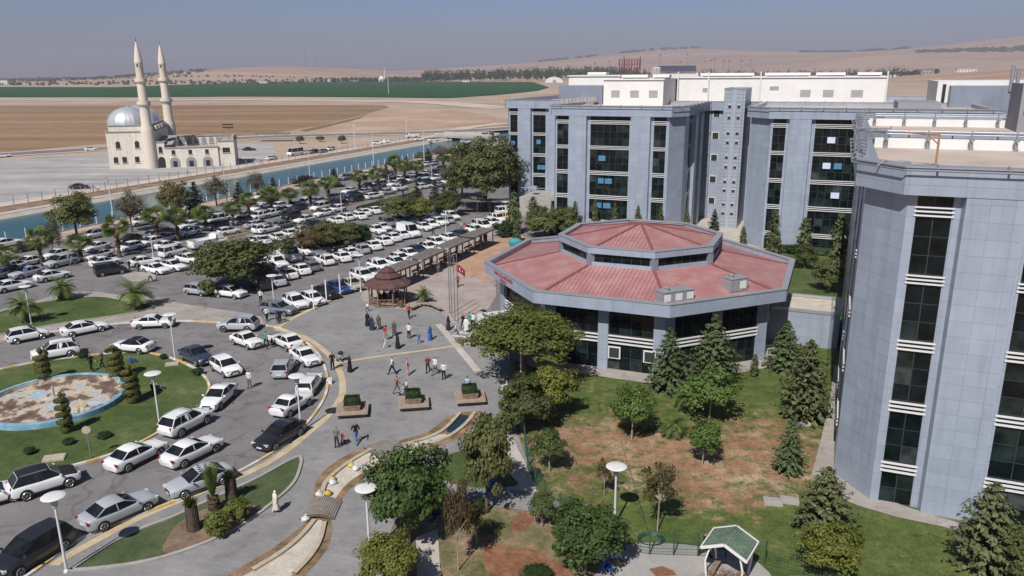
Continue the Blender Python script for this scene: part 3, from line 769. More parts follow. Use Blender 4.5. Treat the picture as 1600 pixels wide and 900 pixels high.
 ('shrub_y', -18.24, 42.43, 1.69, 1.43, 'clipped bright green ball shrub on the island'),
 ('shrub_y', -17.55, 44.13, 1.69, 1.48, 'yellow green ball shrub on the island'),
 ('shrub', 1.26, 38.1, 0.62, 1.59, 'low green bush at the bottom on red soil'),
 ('shrub', -2.28, 45.61, 0.57, 1.1, 'low dark bush at the paved crossing'),
 ('thin', 6.05, 38.81, 0.76, 0.44, 'spindly plant in the earth square'),
 ('shrub', -43.48, 74.21, 0.55, 0.97, 'small dark bush at the back of the lawn beside the white crossover'),
 ('shrub', -34.98, 73.68, 0.55, 0.71, 'small bush left of a flat slab at the back of the lawn'),
 ('shrub', -29.88, 69.29, 0.78, 1.03, 'round low bush at the lawn kerb behind the dark navy saloon'),
 ('shrub', -36.44, 53.52, 0.53, 0.87, 'small leafy bush on the lawn left of the cover slab'),
 ('shrub', -34.34, 55.06, 0.54, 0.79, 'small leafy bush on the lawn behind the cover slab'),
 ('shrub', -32.15, 56.13, 0.49, 1.01, 'dark low bush on the lawn right of a spiral shrub'),
 ('topiary', -43.54, 67.79, 3.28, 1.61, 'spiral clipped shrub at the far left of the pool'),
 ('topiary', -37.13, 68.46, 3.31, 1.8, 'spiral clipped shrub behind the pool, rightmost in the back'),
 ('topiary', -33.06, 62.94, 3.39, 1.67, 'spiral clipped shrub at the right end of the pool'),
 ('topiary', -35.65, 57.09, 3.41, 1.33, 'spiral clipped shrub in front of the pool'),
]
LAMPS=[
 (-25.67, 38.92, 4.9, 'mushroom lamp at the bottom left kerb'),
 (-28.31, 57.44, 4.89, 'mushroom lamp on the roundabout lawn beside the pool'),
 (-33.66, 73.29, 4.82, 'mushroom lamp at the back edge of the roundabout lawn'),
 (-16.9, 57.03, 4.76, 'mushroom lamp at the kerb beside the black saloon'),
 (-8.51, 40.33, 4.48, 'mushroom lamp between the dark tree and the yellow green tree'),
 (6.33, 43.26, 4.14, 'mushroom lamp on the garden lawn'),
 (0.75, 65.64, 3.98, 'mushroom lamp in front of the spreading olive tree'),
 (-55.26, 85.5, 4.5, 'mushroom lamp on the left lawn'),
 (-28.9, 90.94, 3.7, 'mushroom lamp at the grey estate car'),
 (-19.73, 98.18, 4.97, 'mushroom lamp at the end of the white posts'),
 (-1.12, 144.81, 4.24, 'mushroom lamp at the far row end near the taxi'),
]
TALL=[
 (-79.69, 154.5, 7.93, 'tall street light on the canal bank left of the round canal tree'),
 (-62.42, 170.31, 9.63, 'tall street light by the half bare canal tree'),
 (-52.11, 202.52, 8.05, 'tall street light at the canal behind the purple bush'),
 (-42.38, 242.24, 9.9, 'tall street light halfway along the canal'),
 (-27.25, 246.57, 10.07, 'tall street light near the bridge'),
 (-54.0, 114.73, 4.43, 'thin lamp pole among parked cars near the kangoo van'),
 (-34.83, 158.66, 4.22, 'thin lamp pole at the hedge end'),
 (-46.7, 142.66, 3.12, 'thin lamp pole among the left rows'),
 (-11.32, 132.2, 2.13, 'thin lamp pole in the pergola row'),
 (-29.18, 185.82, 2.75, 'thin lamp pole near the white wagon'),
 (-20.65, 203.38, 3.32, 'thin lamp pole near the far cars'),
]
POSTS=[
 (-23.95, 90.29, 3.13),
 (-23.01, 92.98, 3.04),
 (-21.97, 96.12, 2.88),
 (-20.92, 97.9, 2.84),
]
FLAGS=[
 (-7.37, 87.95, 7.7),
 (-7.02, 86.6, 7.85),
 (-6.55, 85.14, 8.03),
 (-6.12, 84.19, 8.1),
]
POLY={
 'plaza':[(-28.05,37.73),(-27.62,38.65),(-27.06,40.93),(-26.47,42.59),(-24.15,44.89),(-21.64,47.48),(-18.82,51.67),(-17.4,55.03),(-16.66,59.05),(-16.47,62.52),(-16.65,65.06),(-17.17,67.63),(-18.24,71.24),(-19.78,74.86),(-21.26,77.4),(-23.89,81.19),(-26.58,83.71),(-28.53,85.38),(-29.35,87.1),(-27.3,88.3),(-24.12,94.13),(-21.51,100.43),(-20.59,102.37),(-18.65,110.55),(-14.22,121.35),(-8.91,134.31),(-3.0,148.84),(0.1,155.8),(1.38,131.78),(-2.95,118.31),(-2.15,101.22),(-3.05,93.63),(-0.05,73.19),(0.03,59.03),(1.57,47.77),(4.05,44.91),(6.0,40.67),(4.77,36.55),(-8.41,36.15),(-17.03,35.21)],
 'pink_paving':[(-18.41,109.02),(-14.07,119.98),(-8.81,132.66),(-2.96,146.83),(0.83,148.02),(0.07,137.42),(-4.35,131.97),(-6.71,123.92),(-9.6,114.26),(-10.24,112.66),(-2.16,101.88),(-2.01,93.6),(-4.31,85.81),(-5.67,83.94),(-7.35,85.16),(-8.43,89.15),(-9.73,91.56),(-11.8,90.54),(-13.13,90.04),(-16.49,91.72),(-18.88,94.01),(-19.58,96.95),(-19.16,101.67)],
 'earth_bed':[(-9.67,111.46),(-6.73,120.21),(-4.04,128.8),(0.76,137.4),(3.32,130.12),(-2.9,116.15),(-1.88,100.89),(-5.81,105.76)],
 'upper_pavement':[(-55.87,76.52),(-55.09,79.51),(-51.35,81.99),(-45.78,85.05),(-38.89,86.09),(-33.04,85.25),(-28.1,83.97),(-28.38,85.38),(-29.97,88.36),(-35.79,90.83),(-41.51,93.42),(-46.02,96.41),(-49.91,96.8),(-54.94,99.37),(-58.87,98.85),(-60.16,95.29),(-62.45,91.19),(-64.4,87.14)],
 'upper_lawn':[(-63.08,85.2),(-61.78,90.12),(-59.49,94.42),(-53.98,97.5),(-48.38,94.43),(-43.61,92.36),(-44.73,89.98),(-46.97,88.24),(-50.25,86.59),(-53.62,84.06),(-56.59,81.88),(-57.89,78.54)],
 'roundabout_lawn':[(-56.41,69.94),(-52.35,69.37),(-49.72,70.98),(-48.23,72.33),(-45.21,74.06),(-39.59,75.82),(-37.5,75.58),(-34.15,73.84),(-30.78,70.97),(-28.78,68.47),(-27.72,66.58),(-27.07,64.37),(-26.91,62.02),(-27.52,59.46),(-28.14,56.97),(-29.2,54.35),(-30.59,52.72),(-31.92,51.66),(-33.87,50.18),(-35.84,48.95),(-38.96,48.3)],
 'turf_island':[(-25.52,39.01),(-24.91,40.71),(-24.16,42.32),(-23.05,43.58),(-21.78,44.67),(-20.05,47.0),(-18.08,49.34),(-16.01,52.92),(-15.66,52.36),(-15.4,51.14),(-15.2,48.63),(-16.02,46.14),(-16.6,44.6),(-17.9,42.46),(-19.71,40.81),(-21.61,39.73),(-24.11,39.14)],
 'island_soil':[(-21.37,43.2),(-21.28,44.2),(-20.14,45.8),(-18.57,46.78),(-17.45,45.96),(-16.33,45.75),(-16.71,44.32),(-17.91,42.49),(-19.13,41.29),(-20.44,40.5),(-21.22,40.99)],
 'lawn_strip':[(-5.33,52.76),(-3.23,53.76),(-1.53,53.32),(-0.09,49.54),(0.57,48.21),(-1.41,47.98),(-3.84,48.27),(-5.04,49.34)],
 'garden_left':[(-7.07,36.41),(-7.89,43.72),(-6.75,45.05),(-4.91,47.85),(-1.78,45.76),(0.15,45.35),(1.96,44.56),(4.18,44.01),(5.15,41.67),(5.35,40.04),(4.39,37.95),(3.33,36.03)],
 'light_path':[(-6.0,42.14),(-4.75,43.0),(-4.43,40.47),(-3.98,36.92),(-5.3,36.93)],
 'cross_path':[(-4.7,47.34),(-3.8,48.27),(-1.41,47.89),(0.69,47.69),(2.55,46.35),(3.91,45.22),(4.08,44.31),(2.36,44.33),(0.4,45.27),(-1.78,45.76),(-3.72,46.43)],
 'fence_path':[(-0.85,57.83),(-0.08,55.81),(0.4,53.65),(0.96,51.15),(1.64,47.34),(1.41,46.93),(0.56,47.36),(-0.09,47.47),(-0.53,47.79),(-0.79,51.42),(-1.19,54.47)],
 'shelter_paving':[(4.59,36.55),(5.39,38.82),(6.17,40.54),(6.76,41.19),(7.64,41.44),(9.0,41.43),(10.48,41.14),(12.11,40.73),(13.45,40.08),(14.44,39.02),(14.67,36.45)],
 'earth_square':[(7.72,38.79),(8.56,39.08),(9.11,38.63),(9.2,38.19),(8.02,38.13)],
 'red_soil':[(-1.88,42.44),(-0.11,40.74),(0.95,41.06),(2.23,39.77),(3.44,38.54),(3.26,37.39),(-1.71,37.45)],
 'red_soil_patch':[(0.53,45.15),(1.15,44.95),(1.32,43.83),(0.49,42.58),(-0.2,42.59),(-0.1,43.66)],
 'stream_bed_lower':[(-15.88,37.77),(-14.85,39.04),(-13.67,40.77),(-12.99,42.57),(-12.74,44.0),(-12.26,44.21),(-12.01,43.48),(-11.8,41.74),(-11.98,40.11),(-12.6,38.48),(-12.96,37.57)],
 'stream_bed_middle':[(-12.66,45.74),(-12.93,47.12),(-13.11,48.65),(-12.66,50.26),(-11.85,51.96),(-10.73,53.66),(-9.63,52.83),(-9.62,51.83),(-10.63,50.42),(-11.64,48.63),(-11.94,46.7),(-12.01,45.5)],
 'stream_bed_upper':[(-8.75,54.05),(-7.06,55.09),(-5.55,56.51),(-4.89,55.83),(-6.37,54.54),(-7.79,53.72),(-8.38,53.42)],
 'stream_water':[(-5.33,56.8),(-4.37,59.87),(-3.66,59.76),(-3.82,58.24),(-4.86,56.44)],
 'stream_soil_lower':[(-16.9,37.61),(-15.69,39.35),(-14.38,41.24),(-13.37,43.28),(-13.07,44.52),(-11.83,44.51),(-11.4,43.47),(-11.13,41.53),(-11.37,39.92),(-11.93,38.42),(-12.38,37.39)],
 'stream_soil_middle':[(-13.29,45.91),(-13.81,48.4),(-13.66,50.65),(-12.51,52.87),(-11.31,54.19),(-10.52,53.86),(-9.31,52.62),(-9.39,51.25),(-10.29,49.77),(-11.28,47.94),(-11.59,45.89),(-11.59,45.11)],
 'stream_soil_upper':[(-9.2,55.12),(-7.14,56.2),(-6.25,57.56),(-5.3,59.98),(-2.34,60.96),(-2.71,59.07),(-3.41,57.29),(-4.3,55.27),(-5.92,54.01),(-7.74,53.0),(-8.64,53.22)],
 'stone_a':[(-14.98,38.86),(-13.65,40.71),(-12.97,42.5),(-12.7,44.0)],
 'stone_a2':[(-12.49,38.48),(-11.94,40.11),(-11.76,41.74),(-11.99,43.77)],
 'stone_b':[(-12.65,45.9),(-12.93,47.12),(-13.11,48.65),(-12.66,50.26),(-11.85,51.96),(-10.73,53.66)],
 'stone_c':[(-8.77,54.15),(-7.07,55.15),(-5.51,56.63),(-4.4,60.1)],
 'stone_c2':[(-8.28,53.42),(-6.36,54.44),(-4.84,55.83),(-3.71,58.12),(-3.18,60.2)],
 'strip_a':[(-26.74,39.54),(-26.72,39.97),(-25.59,42.03),(-23.94,44.88),(-21.76,47.23),(-18.52,50.71),(-17.05,53.75),(-16.16,57.02),(-15.5,59.27),(-15.28,61.17),(-15.08,63.6),(-15.21,65.03),(-15.97,68.39),(-17.36,72.09),(-19.06,75.41),(-21.96,79.66),(-24.22,81.64),(-26.46,82.8)],
 'strip_a2':[(-26.52,83.02),(-25.42,87.51),(-22.7,94.96),(-19.72,103.35),(-18.85,106.11)],
 'strip_b':[(-17.36,72.09),(-14.17,73.64),(-10.49,75.05),(-6.69,76.51),(-4.09,77.85)],
 'strip_white':[(-8.37,84.24),(-3.29,69.62)],
 'kerb_road':[(-28.05,37.73),(-27.62,38.65),(-27.06,40.93),(-26.47,42.59),(-24.15,44.89),(-21.64,47.48),(-18.82,51.67),(-17.4,55.03),(-16.66,59.05),(-16.47,62.52),(-16.65,65.06),(-17.17,67.63),(-18.24,71.24),(-19.78,74.86),(-21.26,77.4),(-23.89,81.19),(-26.58,83.71),(-28.17,84.2),(-33.04,85.25),(-38.99,86.34),(-45.9,85.29),(-51.48,82.22),(-55.23,79.72)],
 'kerb_garden_path':[(21.01,48.63),(24.01,54.63),(26.17,59.23)],
 'walk_d':[(21.03,49.52),(23.62,54.63),(27.13,61.8),(31.18,70.83),(31.94,69.97),(22.9,49.68),(23.15,47.91),(25.84,45.02),(27.76,43.5),(30.98,40.39),(29.98,38.84),(26.97,42.79),(24.39,44.06),(22.54,45.45),(21.96,46.1),(21.67,47.5)],
}
DRY=[
 (5.27, 56.92, 5, 0.85),
 (7.82, 54.87, 5, 0.9),
 (7.54, 66.42, 3, 0.6),
 (10.94, 62.07, 3, 0.5),
 (11.67, 49.65, 5, 0.8),
 (13.43, 47.61, 4, 1.0),
 (13.73, 52.69, 4, 0.5),
 (18.13, 54.71, 6, 0.75),
 (20.68, 58.09, 5, 0.7),
 (3.41, 51.36, 4, 0.7),
 (3.78, 46.9, 3, 0.8),
 (19.84, 49.72, 3, 0.8),
 (10.1, 53.77, 3, 0.6),
 (2.88, 54.94, 3, 0.6),
 (15.78, 49.78, 5, 0.6),
 (23.5, 39.84, 5, 0.45),
 (21.68, 53.6, 3, 0.5),
 (19.75, 53.63, 4, 0.6),
 (9.19, 73.01, 3, 0.5),
 (13.95, 66.3, 2, 0.4),
]
FAR={
 'green':[(-1916,2017),(-1613,2266),(-1296,2049),(-914,1865),(-910,2307),(-868,2900),(-548,2911),(-378,3022),(5,2768),(65,2215),(70,1472),(41,1226),(-11,1027),(-44,953),(-70,899),(-182,959),(-322,1016),(-488,1026),(-678,1068),(-1145,1203)],
 'tan_field':[(-839,810),(-500,785),(-364,762),(-223,738),(-114,720),(-101,665),(-102,536),(-105,438),(-114,383),(-121,372),(-164,340),(-183,306),(-187,289),(-222,248)],
 'dry_field':[(-94,664),(-48,612),(-17,550),(-8,502),(-14,440),(-33,416),(-50,394),(-73,379),(-100,378),(-101,422),(-98,513)],
 'ditch':[(-106,399),(-104,433),(-99,521),(-100,561),(-95,498),(-98,417),(-100,390)],
 'track':[(-1073,1127),(-606,954),(-427,897),(-282,889),(-157,825),(-73,774),(-4,627)],
 'road':[(-208,195),(-193,264),(-184,285),(-157,306),(-135,334),(-115,358),(-83,368),(-48,377),(-30,384),(-6,399),(22,436)],
 'track2':[(-30,384),(-20,419),(-3,444)],
 'gravel':[(-176,252),(-171,263),(-165,275),(-145,282),(-101,332),(-84,282),(-80,239),(-101,205),(-108,188),(-113,172),(-119,164)],
}
# ------------------------------------------------------------------ ground, roads, water, hills
M={}
M['soil']=layered('dry_soil',[(.3,(.26,.17,.11)),(.5,(.36,.25,.17)),(.72,(.44,.33,.24))],.12,(3.0,.18))
M['earth']=layered('orange_earth',[(.3,(.36,.215,.14)),(.55,(.45,.29,.20)),(.75,(.53,.385,.29))],.35,(4.0,.15))
M['bankearth']=layered('bank_earth',[(.3,(.36,.26,.20)),(.5,(.45,.34,.28)),(.72,(.54,.45,.38))],.25,(4.0,.15))
M['brown_soil']=layered('brown_soil',[(.3,(.13,.085,.055)),(.5,(.21,.145,.10)),(.72,(.30,.23,.165))],.9,(6,.25),bump=.6)
M['red_soil']=layered('red_soil',[(.3,(.16,.075,.042)),(.5,(.24,.115,.065)),(.66,(.30,.17,.10)),(.8,(.20,.16,.08))],.7,(5.0,.25),bump=.6,mid=(2.0,.3))
def asphalt_mat():
    m,nt,b=base('asphalt'); co=objco(nt)
    c=ramp(nt,noise(nt,.09,7,.65,co),[(.3,(.17,.159,.160)),(.5,(.21,.197,.197)),(.7,(.255,.242,.24))])
    g=ramp(nt,noise(nt,9,3,.7,co),[(.25,[.88]*3),(.75,[1.12]*3)])
    st=ramp(nt,noise(nt,.5,5,.75,co),[(.36,[.72]*3),(.47,[1]*3)])
    vo=nd(nt,'ShaderNodeTexVoronoi',feature='DISTANCE_TO_EDGE'); vo.inputs['Scale'].default_value=.13; wv=nd(nt,'ShaderNodeVectorMath',operation='ADD'); nz2=nd(nt,'ShaderNodeTexNoise'); nz2.inputs['Scale'].default_value=.5; nt.links.new(co,nz2.inputs['Vector']); nt.links.new(co,wv.inputs[0]); nt.links.new(nz2.outputs['Color'],wv.inputs[1]); nt.links.new(wv.outputs[0],vo.inputs['Vector'])
    c=mix(nt,1.0,c,ramp(nt,vo.outputs['Distance'],[(.0,[.70]*3),(.012,[1]*3)]),'MULTIPLY')
    pt=ramp(nt,noise(nt,.28,2,.4,co),[(.60,[1]*3),(.615,[.84]*3),(.68,[.84]*3),(.70,[1]*3)]); c=mix(nt,1.0,c,pt,'MULTIPLY')
    nt.links.new(mix(nt,1.0,mix(nt,1.0,c,g,'MULTIPLY'),st,'MULTIPLY'),b.inputs['Base Color']); b.inputs['Roughness'].default_value=.9; b.inputs['Specular IOR Level'].default_value=.25
    return m
M['asphalt']=asphalt_mat()
def paving(name,stops,scale,bw,bh,rot,mort=.86,var=.05):
    m,nt,b=base(name); co=objco(nt)
    mp=nd(nt,'ShaderNodeMapping'); mp.inputs['Rotation'].default_value=(0,0,R(rot)); nt.links.new(co,mp.inputs['Vector'])
    br=nd(nt,'ShaderNodeTexBrick'); br.inputs['Scale'].default_value=1; br.inputs['Brick Width'].default_value=bw; br.inputs['Row Height'].default_value=bh; br.inputs['Mortar Size'].default_value=.018
    br.inputs['Color1'].default_value=[1-var]*3+[1]; br.inputs['Color2'].default_value=[1+var]*3+[1]; br.inputs['Mortar'].default_value=[mort]*3+[1]
    nt.links.new(mp.outputs[0],br.inputs['Vector'])
    c=ramp(nt,noise(nt,scale,7,.68,co),stops)
    st=ramp(nt,noise(nt,.7,6,.75,co),[(.34,[.7]*3),(.46,[1]*3),(.66,[1]*3),(.78,[1.22]*3)])
    nt.links.new(mix(nt,1.0,mix(nt,1.0,c,br.outputs['Color'],'MULTIPLY'),st,'MULTIPLY'),b.inputs['Base Color']); b.inputs['Roughness'].default_value=.85; b.inputs['Specular IOR Level'].default_value=.25
    return m
M['paver']=paving('grey_pavers',[(.3,(.215,.207,.207)),(.5,(.265,.256,.254)),(.7,(.315,.306,.302))],.22,.8,.4,15)
M['pink']=paving('pink_pavers',[(.3,(.33,.27,.24)),(.5,(.40,.33,.30)),(.7,(.46,.39,.35))],.25,.5,.25,24)
M['beige']=paving('beige_pavers',[(.3,(.30,.26,.24)),(.5,(.37,.33,.30)),(.7,(.44,.40,.36))],.3,.5,.25,40)
M['concrete']=layered('concrete',[(.3,(.30,.28,.26)),(.55,(.38,.36,.33)),(.75,(.46,.44,.41))],.4,(5,.08))
M['lightconc']=layered('light_concrete',[(.3,(.42,.38,.33)),(.55,(.50,.45,.40)),(.75,(.58,.53,.47))],.5,(5,.08))
M['yellow']=layered('worn_yellow',[(.3,(.42,.33,.20)),(.5,(.52,.42,.27)),(.72,(.58,.50,.38))],.8,(6,.12))
M['kerb_yellow']=layered('kerb_yellow',[(.35,(.55,.36,.10)),(.6,(.60,.47,.25))],1.5,(8,.12))
M['kerb_white']=layered('kerb_white',[(.35,(.50,.47,.43)),(.6,(.66,.64,.60))],1.5,(8,.1))
M['grass']=layered('lawn_grass',[(.30,(.050,.078,.022)),(.5,(.078,.112,.034)),(.62,(.108,.135,.050)),(.74,(.19,.175,.09))],.22,(6.0,.36),bump=.8,detail=8,mid=(1.3,.28))
M['turf']=layered('turf',[(.3,(.055,.08,.035)),(.55,(.085,.11,.05)),(.75,(.13,.13,.075))],.4,(9,.22),bump=.5,mid=(1.8,.25))
M['weeds']=layered('weedy_soil',[(.3,(.08,.10,.035)),(.45,(.17,.15,.075)),(.6,(.27,.19,.12)),(.75,(.34,.25,.17))],.45,(4,.3),bump=.8,mid=(1.6,.35))
M['streamsoil']=layered('stream_bank_soil',[(.3,(.08,.085,.035)),(.44,(.20,.13,.075)),(.58,(.30,.185,.115)),(.75,(.36,.26,.18))],.9,(6,.28),bump=.7)
M['pebble']=layered('pebble_bed',[(.3,(.46,.40,.33)),(.55,(.58,.52,.44)),(.75,(.66,.62,.55))],1.2,(14,.25),bump=.7)
M['stone']=layered('kerb_stone',[(.3,(.38,.32,.235)),(.6,(.48,.42,.33)),(.75,(.56,.51,.43))],2.0,(10,.12))
def sheet(name,pts,mat,z,smooth=0):
    if smooth: pts=smooth_poly(pts,smooth)
    mb=MB(); n=len(pts); a=sum(pts[i][0]*pts[(i+1)%n][1]-pts[(i+1)%n][0]*pts[i][1] for i in range(n))
    if a<0: pts=pts[::-1]
    mb.poly([(x,y,z) for x,y in pts]); o=mb.build(name,mat)
    import bmesh
    bm=bmesh.new(); bm.from_mesh(o.data); bmesh.ops.triangulate(bm,faces=bm.faces[:],ngon_method='EAR_CLIP'); bm.to_mesh(o.data); bm.free()
    return tag(o,kind='structure')
# near ground: right of the canal's near bank; far ground: left of its far bank
def EP(a,b): x=E(a,b); return (x[0],x[1])
CN=-130.6; CF=-157.6
sheet('ground',[EP(CN,-300),EP(500,-300),EP(500,800),EP(CN,800)],M['soil'],0.0)
sheet('asphalt_lot',[EP(-123.5,-40),EP(-30,-40),EP(-30,100),EP(-54,172),EP(-60,330),EP(-123.5,330)],M['asphalt'],.006)
sheet('canal_bank_earth',[EP(CN+.2,-40),EP(-123,-40),EP(-123,330),EP(CN+.2,330)],M['bankearth'],.010)
sheet('plaza_paving',POLY['plaza'],M['paver'],.016)
sheet('upper_pavement',smooth_poly(POLY['upper_pavement'],1),M['beige'],.012)
sheet('pink_paving',POLY['pink_paving'],M['pink'],.022,1)
sheet('earth_bed',POLY['earth_bed'],M['earth'],.026,1)
for k,mt,z,s in (('upper_lawn','grass',.018,2),('roundabout_lawn','grass',.020,1),('turf_island','turf',.024,1),('island_soil','brown_soil',.028,2),('lawn_strip','grass',.030,2),('garden_left','weeds',.024,2),
    ('light_path','lightconc',.032,0),('cross_path','paver',.036,1),('shelter_paving','concrete',.036,1),('red_soil','red_soil',.030,2),('red_soil_patch','red_soil',.034,2),
    ('earth_square','red_soil',.040,0),('stream_soil_lower','streamsoil',.030,2),('stream_soil_middle','streamsoil',.030,2),('stream_soil_upper','streamsoil',.030,2),
    ('stream_bed_lower','pebble',.038,1),('stream_bed_middle','pebble',.038,1),('stream_bed_upper','pebble',.038,1),('fence_path','lightconc',.028,1)):
    sheet(k,POLY[k],M[mt],z,s)
def stripe(name,path,wid,mat,z,it=2):
    mb=MB(); mb.ribbon(smooth_path(path,it),wid,z); tag(mb.build(name,mat),kind='structure')
stripe('yellow_strip',POLY['strip_a'],.62,M['yellow'],.034); stripe('yellow_strip',POLY['strip_a2'],.6,M['yellow'],.038); stripe('yellow_strip',POLY['strip_b'],.5,M['yellow'],.042)
stripe('pale_strip',POLY['strip_white'],.75,M['lightconc'],.046,0)
def kerb(path,wid=.24,seg=2.6,h=.13):
    p=resample(smooth_path(path,2),seg/2)
    mb=MB(); mb.ribbon(p,wid,h+.004,lambda i:(i//2)%2,h); tag(mb.build('kerb',[M['kerb_white'],M['kerb_yellow']]),kind='structure')
kerb(POLY['kerb_road']); kerb(POLY['roundabout_lawn']+POLY['roundabout_lawn'][:1])
def stones(path,wid=.30,h=.16,mat='stone'):
    mb=MB(); mb.ribbon(resample(smooth_path(path,2),.7),wid,h+.03,0,h); tag(mb.build('stone_edge',M[mat]),kind='structure')
for k in ('stone_a','stone_a2','stone_b','stone_c','stone_c2'): stones(POLY[k])
for k in ('turf_island',): stones(POLY[k]+POLY[k][:1],.22,.10,'concrete')
stones(POLY['upper_lawn']+POLY['upper_lawn'][:1],.2,.08,'concrete')
# garden round the hall: a fine grid whose dryness follows worn patches
def garden():
    m,nt,b=base('garden_ground'); co=objco(nt); at=nd(nt,'ShaderNodeAttribute',attribute_name='tint')
    gr=ramp(nt,noise(nt,.35,6,.65,co),[(.3,(.056,.088,.02)),(.55,(.10,.132,.036)),(.75,(.16,.17,.06))])
    dr=ramp(nt,noise(nt,.3,6,.65,co),[(.3,(.25,.125,.075)),(.48,(.33,.19,.12)),(.58,(.40,.28,.19)),(.72,(.46,.37,.27))])
    f=math_(nt,'ADD',at.outputs['Fac'],math_(nt,'MULTIPLY',math_(nt,'SUBTRACT',noise(nt,.8,9,.78,co),.5),2.3))
    ff=ramp(nt,f,[(.30,(0,0,0)),(.66,(1,1,1))])
    g=mix(nt,1.0,ramp(nt,noise(nt,6,3,.7,co),[(.25,[.68]*3),(.75,[1.32]*3)]),ramp(nt,noise(nt,1.4,6,.75,co),[(.32,[.72]*3),(.5,[1]*3),(.7,[1.28,1.2,1.05])]),'MULTIPLY')
    nt.links.new(mix(nt,1.0,mix(nt,ff,gr,dr),g,'MULTIPLY'),b.inputs['Base Color']); b.inputs['Roughness'].default_value=.9; b.inputs['Specular IOR Level'].default_value=.2
    bp=nd(nt,'ShaderNodeBump'); bp.inputs['Strength'].default_value=.8; bp.inputs['Distance'].default_value=.06
    nt.links.new(noise(nt,5,4,.7,co),bp.inputs['Height']); nt.links.new(bp.outputs[0],b.inputs['Normal'])
    A=[(0.2,74),(.2,56),(1.0,50.5),(1.6,45.5),(3.2,43.2),(5.7,40.2),(6.6,39.6),(9.5,39.4),(11.5,38.5),(13,36.5),(14,30)]   # left edge x by y
    mb=MB(); ys=[30+.6*i for i in range(80)]; idx={}
    def left(y):
        for (x1,y1),(x2,y2) in zip(A,A[1:]):
            if y2<=y<=y1: return x1+(x2-x1)*(y1-y)/(y1-y2)
        return A[0][0]
    rows=[]
    for y in ys:
        x0=left(y); row=[]
        for k in range(56):
            x=x0+k*.62
            d=sum(v*math.exp(-((x-a)**2+(y-c)**2)/(r*r)) for a,c,r,v in DRY)
            mb.v.append((x,y,.012)); mb.att.append(.85*(1-math.exp(-.62*d))-.04); row.append(len(mb.v)-1)
        rows.append(row)
    for r0,r1 in zip(rows,rows[1:]):
        for k in range(55): mb.f.append([r0[k],r0[k+1],r1[k+1],r1[k]]); mb.m.append(0)
    tag(mb.build('garden_lawn',m),kind='structure')
garden()
sheet('courtyard_lawn',[EP(-1.5,88.5),EP(1.5,88.5),EP(24,88.5),EP(24,127.5),EP(-9,127.5),EP(-9,100)],M['grass'],.016)
sheet('north_lawn',[EP(-50,99),EP(-9,101),EP(-9,127.5),EP(-23,127.5),EP(-23,152),EP(-13,152),EP(-13,120),EP(-48,120)],M['grass'],.014)
sheet('court_paving',[EP(-23.4,120),EP(-10.2,120),EP(-10.2,152.4),EP(-23.4,152.4)],M['lightconc'],.022)
sheet('tower_walkway',POLY['walk_d'],M['beige'],.030,0)
# canal
def water(name,c1,c2,rough,scale,bump):
    m,nt,b=base(name); co=objco(nt)
    nt.links.new(ramp(nt,noise(nt,.05,4,.6,co),[(.3,c1),(.7,c2)]),b.inputs['Base Color']); b.inputs['Roughness'].default_value=rough; b.inputs['Specular IOR Level'].default_value=.18
    bp=nd(nt,'ShaderNodeBump'); bp.inputs['Strength'].default_value=bump; bp.inputs['Distance'].default_value=.1
    nt.links.new(noise(nt,scale,4,.6,co),bp.inputs['Height']); nt.links.new(bp.outputs[0],b.inputs['Normal'])
    return m
M['canal']=water('canal_water',(.008,.070,.076),(.014,.095,.102),.16,1.2,.4)
sheet('canal_water',[EP(CN+1,-300),EP(CN+1,800),EP(CF-1,800),EP(CF-1,-300)],M['canal'],-.75)
def slope(a0,a1,z0,z1,mat,name):
    mb=MB(); mb.xf=E; mb.poly([(a0,-300,z0),(a1,-300,z1),(a1,800,z1),(a0,800,z0)]); tag(mb.build(name,mat),kind='structure')
slope(CF-.1,CF+1.6,0,-1.0,M['lightconc'],'canal_lining'); slope(CN,CN-1.0,.0,-1.0,M['concrete'],'canal_lining')
sheet('canal_lip',[EP(CF,-300),EP(CF,800),EP(CF-2.6,800),EP(CF-2.6,-300)],M['lightconc'],.02)
M['bankweed']=layered('bank_weeds',[(.3,(.17,.11,.075)),(.5,(.25,.17,.12)),(.7,(.33,.25,.18))],.3,(2.5,.25))
M['gravel']=layered('pale_gravel',[(.3,(.27,.26,.26)),(.5,(.38,.365,.355)),(.7,(.50,.475,.45))],.07,(1.5,.1),stretch=((.35,2.4,1),-20),mid=(.12,.16))
M['farsoil']=layered('far_soil',[(.3,(.34,.25,.185)),(.5,(.43,.33,.255)),(.7,(.51,.41,.33))],.012,(.35,.15))
M['stubble']=layered('stubble_field',[(.3,(.20,.13,.078)),(.5,(.285,.185,.11)),(.7,(.38,.26,.165))],.006,(.10,.18),stretch=((.5,4,1),10))
M['dry']=layered('dry_field',[(.3,(.37,.25,.175)),(.5,(.43,.30,.215)),(.72,(.55,.43,.34))],.02,(.2,.15))
M['crop']=layered('green_crop',[(.3,(.014,.058,.016)),(.55,(.022,.08,.024)),(.75,(.036,.095,.032))],.004,(.06,.2),stretch=((1,5,1),5))
M['track']=layered('chalk_track',[(.3,(.46,.37,.30)),(.5,(.56,.47,.40)),(.7,(.62,.55,.48))],.03,(.4,.12))
sheet('far_ground',[EP(CF,-300),EP(CF,800),(3000,800),(3000,5200),(-6500,5200),(-6500,-300)],M['farsoil'],0.0)
sheet('far_ground_right',[EP(CN,800),EP(500,800),(3000,800),EP(CF,800)],M['farsoil'],-.02) if 0 else None
sheet('far_ground_near',[EP(CF-.3,799),EP(520,799),EP(520,-300),(3000,-300),(3000,801)],M['farsoil'],-.03)
